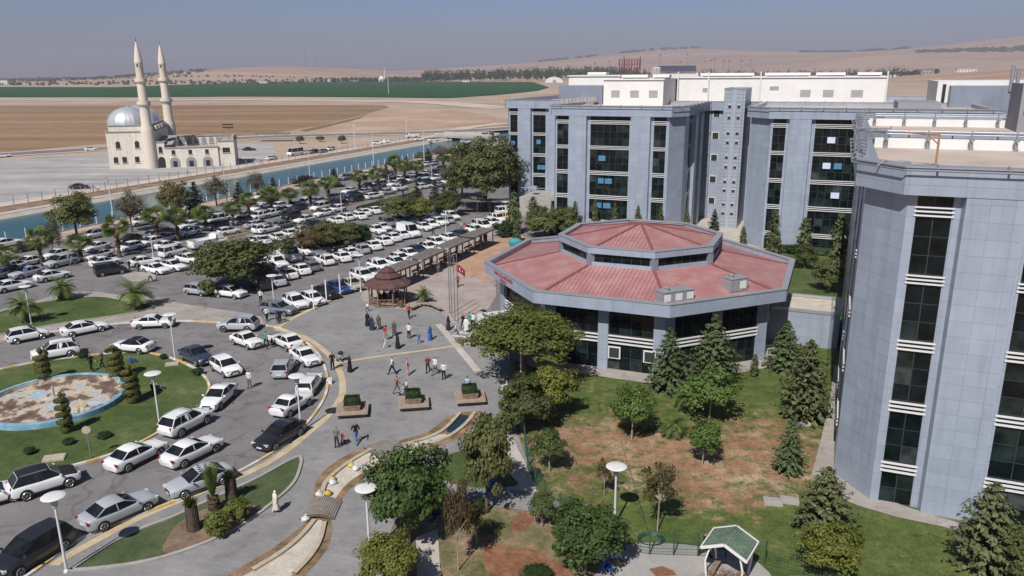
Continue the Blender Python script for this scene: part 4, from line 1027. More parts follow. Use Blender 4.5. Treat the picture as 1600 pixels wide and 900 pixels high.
for k,mt,z in (('gravel','gravel',.05),('tan_field','stubble',.06),('dry_field','dry',.07),('green','crop',.6)): sheet('field' if mt!='gravel' else 'gravel_yard',FAR[k],M[mt],z)
sheet('ditch',FAR['ditch'],M['weeds'],.12)
sheet('bank_weeds',[EP(CF-2.6,-300),EP(CF-2.6,800),EP(CF-9,800),EP(CF-9,-300)],M['bankweed'],.03)
sheet('service_track',[EP(CF-9,-300),EP(CF-9,330),EP(CF-14,330),EP(CF-14,-300)],M['track'],.10)
def way(name,path,wid,mat,z): 
    mb=MB(); mb.ribbon(smooth_path(path,2),wid,z); tag(mb.build(name,mat),kind='structure')
way('dirt_track',FAR['track'],34,M['track'],.30); way('far_road_verge',FAR['road'],20,M['track'],.16); way('far_road',FAR['road'],11,M['asphalt'],.26); way('side_track',FAR['track2'],9,M['track'],.22)
# hills
RG=[(-365,150,5200,1100,60),(-520,150,4600,900,26),(-200,150,6000,1300,30),(100,150,7600,1500,62),(260,160,9000,1700,190),(-30,220,9000,1600,80),(460,200,8600,1500,110),(560,150,6400,900,36),(800,280,9800,1800,265),(1050,300,8600,1800,190),(640,220,7000,1400,90),(850,220,3200,900,30),(1150,280,2600,900,40),(120,230,3300,700,20)]
from mathutils import noise as nz
def hill_h(x,y):
    r=math.hypot(x,y); px=1268*x/max(1,y); h=-2.0
    for p,wp,rr,wr,hh in RG: h+=hh*math.exp(-((px-p)/wp)**2-((r-rr)/wr)**2)
    return h+(nz.noise(Vector((x*.0012,y*.0012,0)))*8+nz.noise(Vector((x*.004,y*.004,3)))*3)*min(1,max(0,(r-2600)/2500))
def hills():
    m,nt,b=base('hill_ground'); co=objco(nt)
    mp=nd(nt,'ShaderNodeMapping'); mp.inputs['Scale'].default_value=(1,3.2,3); nt.links.new(co,mp.inputs['Vector'])
    c=ramp(nt,noise(nt,.0011,7,.6,mp.outputs[0]),[(.30,(.33,.21,.15)),(.45,(.40,.27,.195)),(.56,(.45,.32,.23)),(.70,(.49,.37,.28)),(.82,(.26,.21,.13))])
    sp=ramp(nt,noise(nt,.006,6,.7,mp.outputs[0]),[(.60,[1]*3),(.70,[.35,.45,.32])])
    nt.links.new(mix(nt,1.0,c,sp,'MULTIPLY'),b.inputs['Base Color']); b.inputs['Roughness'].default_value=1; b.inputs['Specular IOR Level'].default_value=0
    mb=MB(); NA=150; NR=46; idx=[]
    rs=[1500*(12500/1500)**(j/(NR-1)) for j in range(NR)]
    for j,r in enumerate(rs):
        row=[]
        for i in range(NA+1):
            px=-1250+2600*i/NA; az=math.atan(px/1268.0); x=r*math.sin(az); y=r*math.cos(az); h=hill_h(x,y)
            if j==0: h=-3
            row.append(mb.add((x,y,h)))
        idx.append(row)
    for a,b_ in zip(idx,idx[1:]):
        for i in range(NA): mb.f.append([a[i],a[i+1],b_[i+1],b_[i]]); mb.m.append(0)
    tag(mb.build('hills',m,smooth=60),kind='structure')
hills()
# ------------------------------------------------------------------ hospital wings
M['clad']=panels('blue_grey_cladding',(.322,.366,.445),1.25,1.0,.014,.32,.68,.05)  # differing sheen of the panels put into the colour as random tone
M['clad2']=panels('stair_cladding',(.33,.36,.42),1.6,.62,.035,.5,.5,.05)
M['fascia']=panels('fascia_cladding',(.318,.36,.44),3.2,3.0,.018,.36,.7,.03)
M['white']=plain('white_render',(.74,.72,.69),.8,var=.05,scale=.6)
M['white_bar']=plain('white_aluminium',(.72,.72,.71),.4,var=.04)
M['glass']=glass('dark_glass',(.004,.0075,.009),.05,.12,.22); wrng=random.Random(77); M['glass2']=glass('green_tinted_glass',(.011,.019,.019),.09,.2,.3); M['blind']=glass('glass_with_blind',(.035,.042,.044),.14,.1,.25); M['mull']=plain('window_profile',(.035,.04,.042),.5); M['dark']=plain('dark_recess',(.02,.022,.025),.8)
M['pane']=plain('blue_sky_pane',(.085,.23,.38),.12,var=.08,spec=.6)  # sky reflected in the open panes, put into a blue base colour
M['skypane']=plain('pale_sky_pane',(.62,.72,.84),.15,var=.05,spec=.8)  # brighter sky reflection, painted as a pale base colour of the pane
M['roofdeck']=layered('roof_deck',[(.3,(.44,.36,.30)),(.55,(.55,.46,.40)),(.75,(.62,.55,.49))],.15,(1.5,.08))
M['steel']=plain('galvanised_steel',(.40,.42,.44),.4,metal=.6,var=.1)
M['raildark']=plain('painted_rail',(.20,.21,.23),.6); M['greywall']=plain('grey_render',(.27,.27,.29),.8,var=.06,scale=.5)
M['alu']=plain('coping',(.50,.51,.53),.35,metal=.5,var=.05)
FL=[(.0,2.15),(3.0,6.4),(7.25,10.55),(11.35,14.85),(15.55,19.0),(19.75,20.4)]; FN=[(2.15,3.0),(6.4,7.25),(10.55,11.35),(14.85,15.55),(19.0,19.75)]
TOP=22.0; FAS=20.4
def wallq(mb,a,b,z0,z1,m=0,u0=0.0):
    L=math.hypot(b[0]-a[0],b[1]-a[1])
    mb.poly([(a[0],a[1],z0),(b[0],b[1],z0),(b[0],b[1],z1),(a[0],a[1],z1)],m,uv=[(u0,z0),(u0+L,z0),(u0+L,z1),(u0,z1)])
def window(parent,a,b,out,z0,z1,xf,rows=1.15,colw=1.15,name='window'):
    """one dark glazed opening between plan points a,b ; out = outward plan normal"""
    L=math.hypot(b[0]-a[0],b[1]-a[1]); d=((b[0]-a[0])/L,(b[1]-a[1])/L)
    mb=MB(); mb.xf=xf
    nc=max(1,int(round(L/colw))); nr=max(1,int(round((z1-z0)/rows)))
    P=lambda s,o:(a[0]+d[0]*s+out[0]*o,a[1]+d[1]*s+out[1]*o)
    for i in range(nc):
        for j in range(nr):
            q=P(L*i/nc,0),P(L*(i+1)/nc,0); za,zb=z0+(z1-z0)*j/nr,z0+(z1-z0)*(j+1)/nr; t=wrng.random(); mb.poly([(*q[0],za),(*q[1],za),(*q[1],zb),(*q[0],zb)],0 if t<.66 else 2 if t<.93 else 3)
    def strip(s0,s1,za,zb):
        q=P(s0,.03),P(s1,.03); mb.poly([(*q[0],za),(*q[1],za),(*q[1],zb),(*q[0],zb)],1)
    for k in range(nc+1):
        s=L*k/nc; strip(max(0,s-.03),min(L,s+.03),z0,z1)
    for k in range(nr+1):
        z=z0+(z1-z0)*k/nr; strip(0,L,max(z0,z-.025),min(z1,z+.025))
    return mb.build(name,[M['glass'],M['mull'],M['glass2'],M['blind']],parent)
def louvre(parent,a,b,out,z0,z1,xf,n=3,over=.12):
    L=math.hypot(b[0]-a[0],b[1]-a[1]); d=((b[0]-a[0])/L,(b[1]-a[1])/L); mb=MB(); mb.xf=xf
    ex=(a[0]-d[0]*over,a[1]-d[1]*over); fx=(b[0]+d[0]*over,b[1]+d[1]*over)
    step=(z1-z0)/n
    for k in range(n):
        zb=z0+step*k+step*.34; zt=z0+step*k+step*.68
        p0=(ex[0]+out[0]*.05,ex[1]+out[1]*.05); p1=(fx[0]+out[0]*.05,fx[1]+out[1]*.05); q0=(ex[0]+out[0]*.20,ex[1]+out[1]*.20); q1=(fx[0]+out[0]*.20,fx[1]+out[1]*.20)
        c=[(*q0,zb),(*q1,zb),(*p1,zb),(*p0,zb)]; t=[(*q0,zt),(*q1,zt),(*p1,zt),(*p0,zt)]
        i=[mb.add(x) for x in c]; j=[mb.add(x) for x in t]
        for f in ([i[0],i[1],j[1],j[0]],[i[1],i[2],j[2],j[1]],[i[3],i[0],j[0],j[3]],j,i[::-1]): mb.f.append(f); mb.m.append(0)
    mb.poly([(a[0]+out[0]*.02,a[1]+out[1]*.02,z0),(b[0]+out[0]*.02,b[1]+out[1]*.02,z0),(b[0]+out[0]*.02,b[1]+out[1]*.02,z1),(a[0]+out[0]*.02,a[1]+out[1]*.02,z1)],1)
    return mb.build('sun_louvre',[M['white_bar'],M['dark']],parent)
def bayface(mb,root,p,q,bays,piers,fl=FL,fn=FN,depth=.12,topz=FAS):
    """wall from plan point p to q (outside on the right hand side walking p->q); bays = (s0,s1) glazed strips, piers = (s0,s1) thick projecting piers"""
    L=math.hypot(q[0]-p[0],q[1]-p[1]); d=((q[0]-p[0])/L,(q[1]-p[1])/L); out=(d[1],-d[0])
    P=lambda s,o=0.0:(p[0]+d[0]*s+out[0]*o,p[1]+d[1]*s+out[1]*o)
    s=0.0
    for b0,b1 in bays+[(L,L)]:
        if b0>s: wallq(mb,P(s),P(b0),0,topz,0,s)
        if b1>b0:
            wallq(mb,P(b0),P(b0,-depth),0,topz); wallq(mb,P(b1,-depth),P(b1),0,topz)
            for z0,z1 in fl: window(root,P(b0,-depth),P(b1,-depth),out,z0,z1,E)
            for z0,z1 in fn: louvre(root,P(b0,-depth),P(b1,-depth),out,z0,z1,E)
        s=b1
    for s0,s1 in piers:
        o=.62; m_=.12
        wallq(mb,P(s0-m_,0),P(s0,o),0,topz,0,0); wallq(mb,P(s0,o),P(s1,o),0,topz,0,0); wallq(mb,P(s1,o),P(s1+m_,0),0,topz,0,0)
def ringwall(mb,pts,z0,z1,off,m=0):
    """closed band following an outline, pushed outwards by off"""
    n=len(pts); Q=[]
    for i in range(n):
        a=Vector(pts[i-1]);b=Vector(pts[i]);c=Vector(pts[(i+1)%n])
        n1=Vector(((b-a).y,-(b-a).x)).normalized(); n2=Vector(((c-b).y,-(c-b).x)).normalized(); bis=(n1+n2); k=off/max(.35,(1+n1.dot(n2))/2)
        Q.append(b+bis*.5*k)
    for i in range(n): wallq(mb,Q[i],Q[(i+1)%n],z0,z1,m)
    return [(x.x,x.y) for x in Q]
def band(parent,name,pts,z0,z1,o0,o1,mat):
    """hollow ring with thickness between offsets o0<o1"""
    mb=MB(); mb.xf=E
    A=ringwall(MB(),pts,z0,z1,o0); B=ringwall(mb,pts,z0,z1,o1)
    n=len(A)
    for i in range(n):
        j=(i+1)%n
        mb.poly([(*A[i],z1),(*B[i],z1),(*B[j],z1),(*A[j],z1)][::-1],0); mb.poly([(*A[i],z0),(*B[i],z0),(*B[j],z0),(*A[j],z0)],0)
        wallq(mb,A[j],A[i],z0,z1)
    return mb.build(name,mat,parent)
def wing(name,label,pts,faces,cat='building',rail=True,top=TOP,deckz=None,fl=FL,fn=FN):
    """pts: outline in grid metres, anticlockwise seen from above with y away; faces {edge index:(bays,piers)}"""
    root=empty(name,E(sum(p[0] for p in pts)/len(pts),sum(p[1] for p in pts)/len(pts))); tag(root,label,cat); base_=root.location.copy(); root.location=(0,0,0)
    mb=MB(); mb.xf=E; n=len(pts)
    for i in range(n):
        a,b=pts[i],pts[(i+1)%n]
        if i in faces: bayface(mb,root,a,b,*faces[i],fl=fl,fn=fn,topz=top-1.6)
        else: wallq(mb,a,b,0,top-1.6)
    mb.build('wall',M['clad'],root)
    band(root,'fascia',pts,top-1.6,top,-.5,.66,M['fascia'])
    band(root,'coping',pts,top,top+.07,-.55,.74,M['alu'])
    dk=MB(); dk.xf=E; A=ringwall(MB(),pts,0,1,-.45); dz=(top-.55) if deckz is None else deckz
    dk.poly([(*p,dz) for p in A]); dk.build('roof_deck',M['roofdeck'],root)
    if rail:
        rb=MB(); rb.xf=E; Q=ringwall(MB(),pts,0,1,1.0)
        rb.xf=None
        for i in range(n):
            a,b=Q[i],Q[(i+1)%n]; rb.tube([E(*a,top-.12),E(*b,top-.12)],.05,5)
            L=math.hypot(b[0]-a[0],b[1]-a[1]); k=max(1,int(L/3.1))
            for t in range(k):
                f=(t+.5)/k; x=a[0]+(b[0]-a[0])*f; y=a[1]+(b[1]-a[1])*f; dx,dy=(b[1]-a[1])/L,-(b[0]-a[0])/L
                rb.tube([E(x,y,top-.12),E(x-dx*.6,y-dy*.6,top+.2)],.06,4); rb.tube([E(x-dx*.6,y-dy*.6,top+.2),E(x-dx*1.3,y-dy*1.3,top-.6)],.06,4)
        rb.build('maintenance_rail',M['raildark'],root)
    return root
def pane(parent,e1,e2,z,wd,h,tilt=18,mat='pane'):
    mb=MB(); t=R(tilt); y1=-math.sin(t)*h
    mb.xf=lambda x,y,zz:E(e1+x,e2+y,z+zz)
    mb.box((wd/2,-.12+y1/2,h/2),(wd,.05,h)); v=[]
    me=mb.build('open_pane',M[mat],parent); return me
# near tower
D=wing('hospital_wing','tall blue grey clad wing nearest the camera with dark window strips and a beige roof',
  [(1.9,72),(1.9,54.7),(4.15,51.75),(24,51.75),(24,72)],
  {0:([(3.0,6.5),(10.5,14)],[]),2:([(.52,2.42),(6.4,10.3),(14.2,16.1)],[(2.97,6.0),(10.75,13.8)])})
# white inner parapet with gantry posts at the back of the near roof
mb=MB(); mb.xf=E; mb.box((13.2,70.6,21.75),(21,.3,.95)); mb.build('white_parapet',M['white'],D)
def gantry(parent,x0,x1,y,z,step=3.0):
    mb=MB()
    for dz in (.0,.22): mb.tube([E(x0,y,z+dz),E(x1,y,z+dz)],.06,5)
    k=int((x1-x0)/step)
    for i in range(k+1):
        x=x0+step*i; mb.tube([E(x,y,z+.3),E(x,y-.25,z-1.25)],.07,5)
        for q in (.35,1.0):
            mb.lathe([(.0,-.1),(.2,-.08),(.2,.08),(.0,.1)],8,E(x,y-.2,z-q),closed=False)
    mb.build('gantry_rail',M['steel'],parent)
gantry(D,3.5,23,70.3,22.55)
def endrail(parent,pts,z0,n=5):
    mb=MB()
    for k in range(n): mb.tube([E(p[0],p[1],z0+.2*k) for p in smooth_path(pts,2)],.05,5)
    for p in pts: mb.tube([E(p[0],p[1],z0-.2),E(p[0],p[1],z0+.2*n)],.05,5)
    mb.build('end_rail',M['steel'],parent)
endrail(D,[(3.8,70.8),(2.0,70.4),(1.1,68),(1.1,60),(1.8,57)],22.15)
# rust brown jib arm and hatches
mb=MB(); a=E(5.9,57,21.1); mb.tube([a,(a[0],a[1],23.6)],.08,6); mb.tube([(a[0],a[1],23.5),E(3.9,58.5,23.5)],.07,6); mb.tube([(a[0],a[1],22.9),E(5.2,57.5,23.5)],.05,5)
mb.build('jib_arm',plain('rusty_steel',(.36,.20,.12),.8,var=.2),D)
mb=MB(); mb.xf=E; mb.box((3.6,56.2,21.5),(1.6,.9,.5)); mb.box((5.2,55.2,21.5),(1.5,.8,.5)); mb.build('roof_hatch',M['steel'],D)
# second wing behind it
E2W=wing('hospital_wing','second blue grey wing seen just over the roof of the nearest wing',[(2.2,100),(2.2,84),(4.6,80.6),(24,80.6),(24,100)],{})
mb=MB(); mb.xf=E; mb.box((13.2,98.6,21.75),(21,.3,.95)); mb.build('white_parapet',M['white'],E2W); gantry(E2W,3.5,23,98.3,22.55); endrail(E2W,[(4.4,98.8),(2.4,98.4),(1.5,96),(1.5,88),(2.1,86)],22.15)
mb=MB(); mb.xf=E; mb.box((17.8,95,13),(3.2,6,26.2)); co_=mb.build('lift_core',M['greywall'],E2W)
mb=MB(); mb.xf=E
for k in range(3): mb.box((16.7+.62*k,91.96,23.8),(.24,.12,1.3))
mb.build('slot_window',M['dark'],E2W); mb=MB(); mb.xf=E; mb.box((20.5,95,24.2),(2,6,4.4)); mb.build('white_wall',M['white'],E2W)
# third and fourth wings
DD=wing('hospital_wing','blue grey wing right of the stair tower with pale open window panes',[(-13.2,152),(-13.2,132.2),(-9.9,128.5),(20,128.5),(20,152)],
  {2:([(.35,2.25),(6.45,13.2),(17.1,19.1)],[(2.75,5.85),(13.8,16.6)])})
for x,z,mt,wd in ((-1.6,16.9,'skypane',1.1),(-1.9,13.05,'skypane',1.1),(-.3,13.05,'pane',1.1),(-.35,8.6,'skypane',1.2)): pane(DD,x,128.6,z,wd,.9,18,mt)
Bw=wing('hospital_wing','blue grey wing behind the red roof with one wide dark window band',[(-46.3,152),(-46.3,132),(-44.95,128.5),(-25.5,128.5),(-23.6,132),(-23.6,152)],
  {2:([(.3,2.3),(6.2,12.9),(16.95,18.95)],[(2.6,5.6),(13.25,16.4)]),4:([(4,6.2),(10,12.2),(15,17)],[(7,9.2),(12.8,14.4)])})
for x,z,mt,wd in ((-37.2,9.2,'pane',1.0),(-36,9.2,'pane',1.2),(-37.4,5.0,'pane',.9),(-36.2,5.0,'pane',1.3),(-37.2,13.0,'pane',1.2)): pane(Bw,x,128.6,z,wd,.9)
mb=MB(); mb.xf=E
for k in range(11): mb.box((-45.2+.18*k,132.5+1.6*k,22.55),(.9,.25,.8))
mb.build('roof_frame',M['concrete'],Bw)
# main block behind the wings with link walls and white penthouses
MBL=wing('hospital_building','long main hospital block with white rooftop plant rooms behind the wings',[(-64.8,190),(-64.8,155),(-63.8,153),(40,153),(40,190)],
  {2:([(.3,1.9),(5.4,8.1)],[(2.3,5.0),(9,12)])},rail=False,deckz=21.2)
for x,z in ((-57.6,13.2),(-56.6,8.0),(-57.4,8.0),(-63.3,12.8)): pane(MBL,x,153.1,z,.9,.9)
def pent(x0,y0,x1,y1,z1,wins=(),mat='white',name='plant_room'):
    mb=MB(); mb.xf=E; mb.prism([(x0,y0),(x1,y0),(x1,y1),(x0,y1)],21.1,z1); mb.prism([(x0-.25,y0-.25),(x1+.25,y0-.25),(x1+.25,y1+.25),(x0-.25,y1+.25)],z1,z1+.22)
    o=mb.build(name,M[mat],MBL)
    for (x,z,wd,h) in wins:
        g=MB(); g.xf=E
        for k in range(6): g.box((x,y0-.04,z+h*(k+.5)/6),(wd,.08,h/8))
        g.build('vent_grille',plain('grille',(.42,.42,.41),.7) if 'grille' not in bpy.data.materials else bpy.data.materials['grille'],o)
    return o
pent(-41.5,145.5,-30.3,162,26.0,[(-39.2,22.9,1.6,1.3),(-35.6,22.9,1.6,1.3),(-32.1,22.9,1.6,1.3)])
pent(-30,157,6.8,176,26.2,[(-6.5,22.8,1.8,1.3),(-2.6,22.8,1.8,1.3),(2.2,22.8,2.0,1.3),(-24.5,23.6,1.2,.8),(-12,24,1.6,.7)])
pent(-52.5,158,-41.8,172,26.6,(),'white'); 
mb=MB(); mb.xf=E; mb.prism([(-51.2,148),(-42.4,148),(-42.4,158),(-51.2,158)],21.1,24.9); mb.build('plant_room',M['fascia'],MBL)
for x,y,z,l in ((-50,164,26.8,4),(-39,150,26.3,5),(-33,150,26.3,3),(-26,160,26.5,10),(-14,160,26.5,8),(-5,160,26.5,5),(2,160,26.5,4)):
    mb=MB(); mb.xf=E; mb.box((x+l/2,y,z+.35),(l,2.2,.5)); mb.box((x+l/2,y,z),(l*.9,1.8,.3),1); mb.build('roof_plate',[M['white'],M['dark']],MBL)
for x,y in ((-29.8,156.4),(-24,156.6),(-14.5,156.7),(6.9,156.5)):
    mb=MB(); mb.tube([E(x,y,21.2),E(x,y,27.3)],.14,6); mb.build('vent_pipe',M['white_bar'],MBL)
# small square windows of the link walls
def smallwin(parent,x,y,z,wd=1.0,h=1.05,out=(0,-1)):
    mb=MB(); mb.xf=E; mb.box((x,y-.03,z),(wd,.1,h),1); mb.box((x,y-.06,z),(wd*.84,.1,h*.84)); return mb.build('window',[M['dark'],M['white_bar']],parent)
for k in range(5):
    z=3.4+4.1*k; smallwin(MBL,-21.6,153,z,1.3,1.4); smallwin(MBL,-13.9,153,z,.9,1.3)
# stair tower
ST=empty('stair_tower'); tag(ST,'slim pale stair tower with pairs of tiny windows between two wings','tower')
mb=MB(); mb.xf=E
P_=[(-19.2,143.7),(-15.6,143.7),(-15.6,153),(-19.2,153)]
for i in range(4): wallq(mb,P_[i],P_[(i+1)%4],0,24.5)
mb.poly([(*p,24.5) for p in P_]); mb.build('wall',M['clad2'],ST)
mb=MB(); mb.xf=E; mb.box((-17.4,143.66,12.2),(.55,.06,24.4)); mb.build('light_strip',plain('translucent_strip',(.36,.40,.46),.4),ST)
for z in (21.6,19.7,17.0,15.4,12.8,11.1,8.5,6.9,4.4,2.8):
    for x in (-18.15,-16.6):
        mb=MB(); mb.xf=E; mb.box((x,143.64,z),(.54,.14,.46),1); mb.box((x,143.6,z-.05),(.5,.12,.38)); mb.build('window',[M['dark'],M['white_bar']],ST)
band(ST,'coping',P_,24.5,24.62,-.3,.1,M['alu'])
# far right block
FR=empty('hospital_annex'); tag(FR,'white annex block with a large blue grey clad front behind the wings on the right','building')
mb=MB(); mb.xf=E; mb.prism([(14.5,152.5),(34,152.5),(34,170),(14.5,170)],0,25.6); mb.build('wall',M['white'],FR)
mb=MB(); mb.xf=E; mb.prism([(16.2,149),(27,149),(27,152.4),(16.2,152.4)],0,24.9); mb.build('clad_front',M['fascia'],FR)
mb=MB(); mb.xf=E; mb.box((15.5,152.4,22.6),(.5,.3,5)); mb.build('dark_strip',M['dark'],FR)
mb=MB(); mb.tube([E(24.5,149,24),E(24.5,149,28)],.3,8); mb.tube([E(25.3,149,24),E(25.3,149,27.6)],.3,8); mb.build('flue',M['steel'],FR)
mb=MB(); mb.xf=E; mb.prism([(8,138),(14,138),(14,150),(8,150)],21.0,22.6); mb.build('low_roof',M['greywall'],FR)
# ------------------------------------------------------------------ octagonal hall with red metal roof
OC=(14.0,83.2); H8=empty('octagonal_hall'); tag(H8,'octagonal hall with a two tier red metal roof and dark windows','building')
def octp(r,rot=0): return [(OC[0]+r*math.sin(R(180-45*k+rot)),OC[1]+r*math.cos(R(180-45*k+rot))) for k in range(8)]   # anticlockwise from the front corner
def redroof():
    m,nt,b=base('red_metal_roof'); uv=nd(nt,'ShaderNodeTexCoord').outputs['UV']; sx=nd(nt,'ShaderNodeSeparateXYZ'); nt.links.new(uv,sx.inputs[0])
    fr=math_(nt,'FRACT',math_(nt,'MULTIPLY',sx.outputs[0],1/.42)); li=math_(nt,'LESS_THAN',fr,.16)
    c=ramp(nt,noise(nt,.5,6,.65,objco(nt)),[(.3,(.34,.155,.148)),(.5,(.41,.20,.19)),(.72,(.50,.30,.28))])
    wear=ramp(nt,noise(nt,1.6,6,.7,objco(nt)),[(.62,[1]*3),(.8,[1.25,1.5,1.5])])
    nt.links.new(mix(nt,li,mix(nt,1.0,c,wear,'MULTIPLY'),(.27,.105,.105)),b.inputs['Base Color']); b.inputs['Roughness'].default_value=.5
    bp=nd(nt,'ShaderNodeBump'); bp.inputs['Strength'].default_value=.6; bp.inputs['Distance'].default_value=.06; nt.links.new(li,bp.inputs['Height']); nt.links.new(bp.outputs[0],b.inputs['Normal'])
    return m
M['redroof']=redroof(); M['ridge']=plain('roof_ridge',(.24,.085,.085),.6)
def frustum(mb,A,B,za,zb):
    for k in range(8):
        a,b=A[k],A[(k+1)%8]; c,d=B[(k+1)%8],B[k]; L=math.hypot(b[0]-a[0],b[1]-a[1]); l2=math.hypot(c[0]-d[0],c[1]-d[1]); hh=10
        mb.poly([(*a,za),(*b,za),(*c,zb),(*d,zb)],0,uv=[(0,0),(L,0),((L+l2)/2,hh),((L-l2)/2,hh)])
R0=octp(16.55); R1=octp(8.7); mb=MB(); frustum(mb,R0,R1,6.95,8.6); rf=mb.build('lower_roof',M['redroof'],H8)
for a,b in zip(R0,R1): mb=MB(); mb.bar((*a,7.0),(*b,8.65),.28,.1); mb.build('ridge_cap',M['ridge'],rf)
def band8(name,r0,r1,z0,z1,mat,parent=H8):
    mb=MB(); A=octp(r0); B=octp(r1)
    for k in range(8):
        j=(k+1)%8; wallq(mb,B[k],B[j],z0,z1); wallq(mb,A[j],A[k],z0,z1); mb.poly([(*A[k],z1),(*A[j],z1),(*B[j],z1),(*B[k],z1)][::-1]); mb.poly([(*A[k],z0),(*B[k],z0),(*B[j],z0),(*A[j],z0)][::-1])
    return mb.build(name,mat,parent)
band8('fascia',16.5,17.0,6.35,7.5,M['fascia']); band8('coping',16.42,17.06,7.5,7.58,M['alu']); band8('soffit',15.0,16.5,6.36,6.42,M['dark'])
band8('drum_sill',8.5,8.72,8.4,8.95,M['fascia']); band8('drum_fascia',8.4,8.92,9.85,10.5,M['fascia']); band8('drum_coping',8.3,8.98,10.5,10.57,M['alu'])
U0=octp(8.45); mb=MB(); ap=[(OC[0],OC[1])]*8; 
for k in range(8):
    a,b=U0[k],U0[(k+1)%8]; L=math.hypot(b[0]-a[0],b[1]-a[1]); mb.poly([(*a,10.2),(*b,10.2),(OC[0],OC[1],11.7)],0,uv=[(0,0),(L,0),(L/2,8)])
ur=mb.build('upper_roof',M['redroof'],H8)
for a in U0: mb=MB(); mb.bar((*a,10.25),(OC[0],OC[1],11.76),.26,.1); mb.build('ridge_cap',M['ridge'],ur)
S0=octp(8.5)
for k in range(8):
    a,b=S0[k],S0[(k+1)%8]; d=(b[0]-a[0],b[1]-a[1]); L=math.hypot(*d); out=(d[1]/L,-d[0]/L)
    f=lambda t:(a[0]+d[0]*t,a[1]+d[1]*t)
    window(H8,f(.05),f(.95),out,8.95,9.85,None,.9,1.0,'clerestory_window')
    mb=MB(); mb.box((a[0],a[1],9.15),(.6,.6,1.4),0,R(22.5)); mb.build('drum_pier',M['fascia'],H8)
Wp=octp(15.3)
for k in range(8):
    mb=MB()
    a,b=Wp[k],Wp[(k+1)%8]; d=(b[0]-a[0],b[1]-a[1]); L=math.hypot(*d); u=(d[0]/L,d[1]/L); out=(u[1],-u[0])
    f=lambda s,o=0:(a[0]+u[0]*s+out[0]*o,a[1]+u[1]*s+out[1]*o)
    bays=[(1.05,L/2-.5),(L/2+.5,L-1.05)] if k!=6 else [(1.05,L-1.05)]
    s=0
    for b0,b1 in bays+[(L,L)]:
        wallq(mb,f(s),f(b0),0,6.4,0,s)
        if b1>b0:
            wallq(mb,f(b0),f(b0,-.35),0,6.4); wallq(mb,f(b1,-.35),f(b1),0,6.4)
            window(H8,f(b0,-.35),f(b1,-.35),out,.0,2.55,None,1.25,1.1); window(H8,f(b0,-.35),f(b1,-.35),out,3.6,6.4,None,1.0,1.15)
            louvre(H8,f(b0,-.3),f(b1,-.3),out,2.55,3.6,None,3,.05)
        s=b1
    mb.build('wall',M['clad'],H8)
# two open sashes in the ground floor glazing, rooftop units, plinth
for k,s in ((7,.0),):
    pass
a,b=Wp[7],Wp[0]; d=((b[0]-a[0]),(b[1]-a[1])); L=math.hypot(*d); u=(d[0]/L,d[1]/L)
for s in (L*.56,L*.85):
    x,y=a[0]+u[0]*s+u[1]*.02,a[1]+u[1]*s-u[0]*.02
    mb=MB(); rz=math.atan2(u[1],u[0])
    mb.box((x+.45*u[0],y+.45*u[1],1.85),(1.2,.1,1.2),0,rz); mb.box((x+.45*u[0]+u[1]*.06,y+.45*u[1]-u[0]*.06,1.85),(.95,.08,.95),1,rz); mb.build('open_sash',[M['white_bar'],M['mull']],H8)
sheet('hall_paving',octp(17.4),M['beige'],.034)
def unit(x,y,z,sx,sy,sz,rz,label,panels_=2):
    r=empty('rooftop_unit',(x,y,z),rz); tag(r,label,'rooftop unit','rooftop units on the red roof')
    mb=MB(); mb.box((0,0,sz/2),(sx,sy,sz)); mb.box((0,0,sz+.03),(sx+.1,sy+.1,.06)); mb.build('casing',M['steel2'],r)
    for k in range(panels_):
        mb=MB(); mb.box((-sx/2+.5+k*(sx-.9)/max(1,panels_-1) if panels_>1 else sx*.2,-sy/2-.02,sz*.5),(.7,.05,sz*.6)); mb.build('access_panel',M['white_bar'],r)
    mb=MB(); mb.lathe([(.2,0),(.2,.18),(.27,.2),(.27,.3),(.1,.36)],12,(-sx*.25,0,sz+.06)); mb.build('cowl',M['steel2'],r)
M['steel2']=plain('grey_sheet_metal',(.33,.34,.36),.5,metal=.2)
def on_red(x,y):
    d=math.hypot(x-OC[0],y-OC[1])*.96; return 8.6-(d-8.04)/(15.3-8.04)*1.65
unit(14.9,68.9,on_red(14.9,68.9)-.15,3.4,1.3,1.05,R(24),'long grey rooftop unit with pale panels at the roof edge of the octagonal hall',3)
unit(21.3,71.9,on_red(21.3,71.9)-.15,2.0,1.3,1.2,R(24),'short grey rooftop unit at the right edge of the red roof',1)
# lettering on the entrance side fascia : the band of small red letters
def letters(root,txt,p,u,size,mat,name,z):
    cu=bpy.data.curves.new(name,'FONT'); cu.body=txt; cu.size=size; cu.extrude=.02; cu.align_x='CENTER'
    o=bpy.data.objects.new(name,cu); col.objects.link(o); rz=math.atan2(u[1],u[0])
    o.rotation_euler=(R(90),0,rz); o.location=(p[0],p[1],z); bpy.context.view_layer.update()
    dg=bpy.context.evaluated_depsgraph_get(); me=bpy.data.meshes.new_from_object(o.evaluated_get(dg)); me.materials.clear(); me.materials.append(mat)
    n=mk(name,me,root); n.rotation_euler=o.rotation_euler; n.location=o.location
    bpy.data.objects.remove(o); return n
M['redletter']=plain('red_lettering',(.38,.06,.06),.5); M['greyletter']=plain('grey_lettering',(.25,.27,.32),.5)
F7=octp(17.03); a,b=F7[6],F7[7]; d=(b[0]-a[0],b[1]-a[1]); L=math.hypot(*d); u=(d[0]/L,d[1]/L)
letters(H8,'ONKOLOJI HASTANESI',(a[0]+d[0]*.42,a[1]+d[1]*.42),u,.5,M['redletter'],'lettering',6.95)
letters(H8,'MERKEZI',(a[0]+d[0]*.42,a[1]+d[1]*.42),u,.42,M['redletter'],'lettering',6.48)
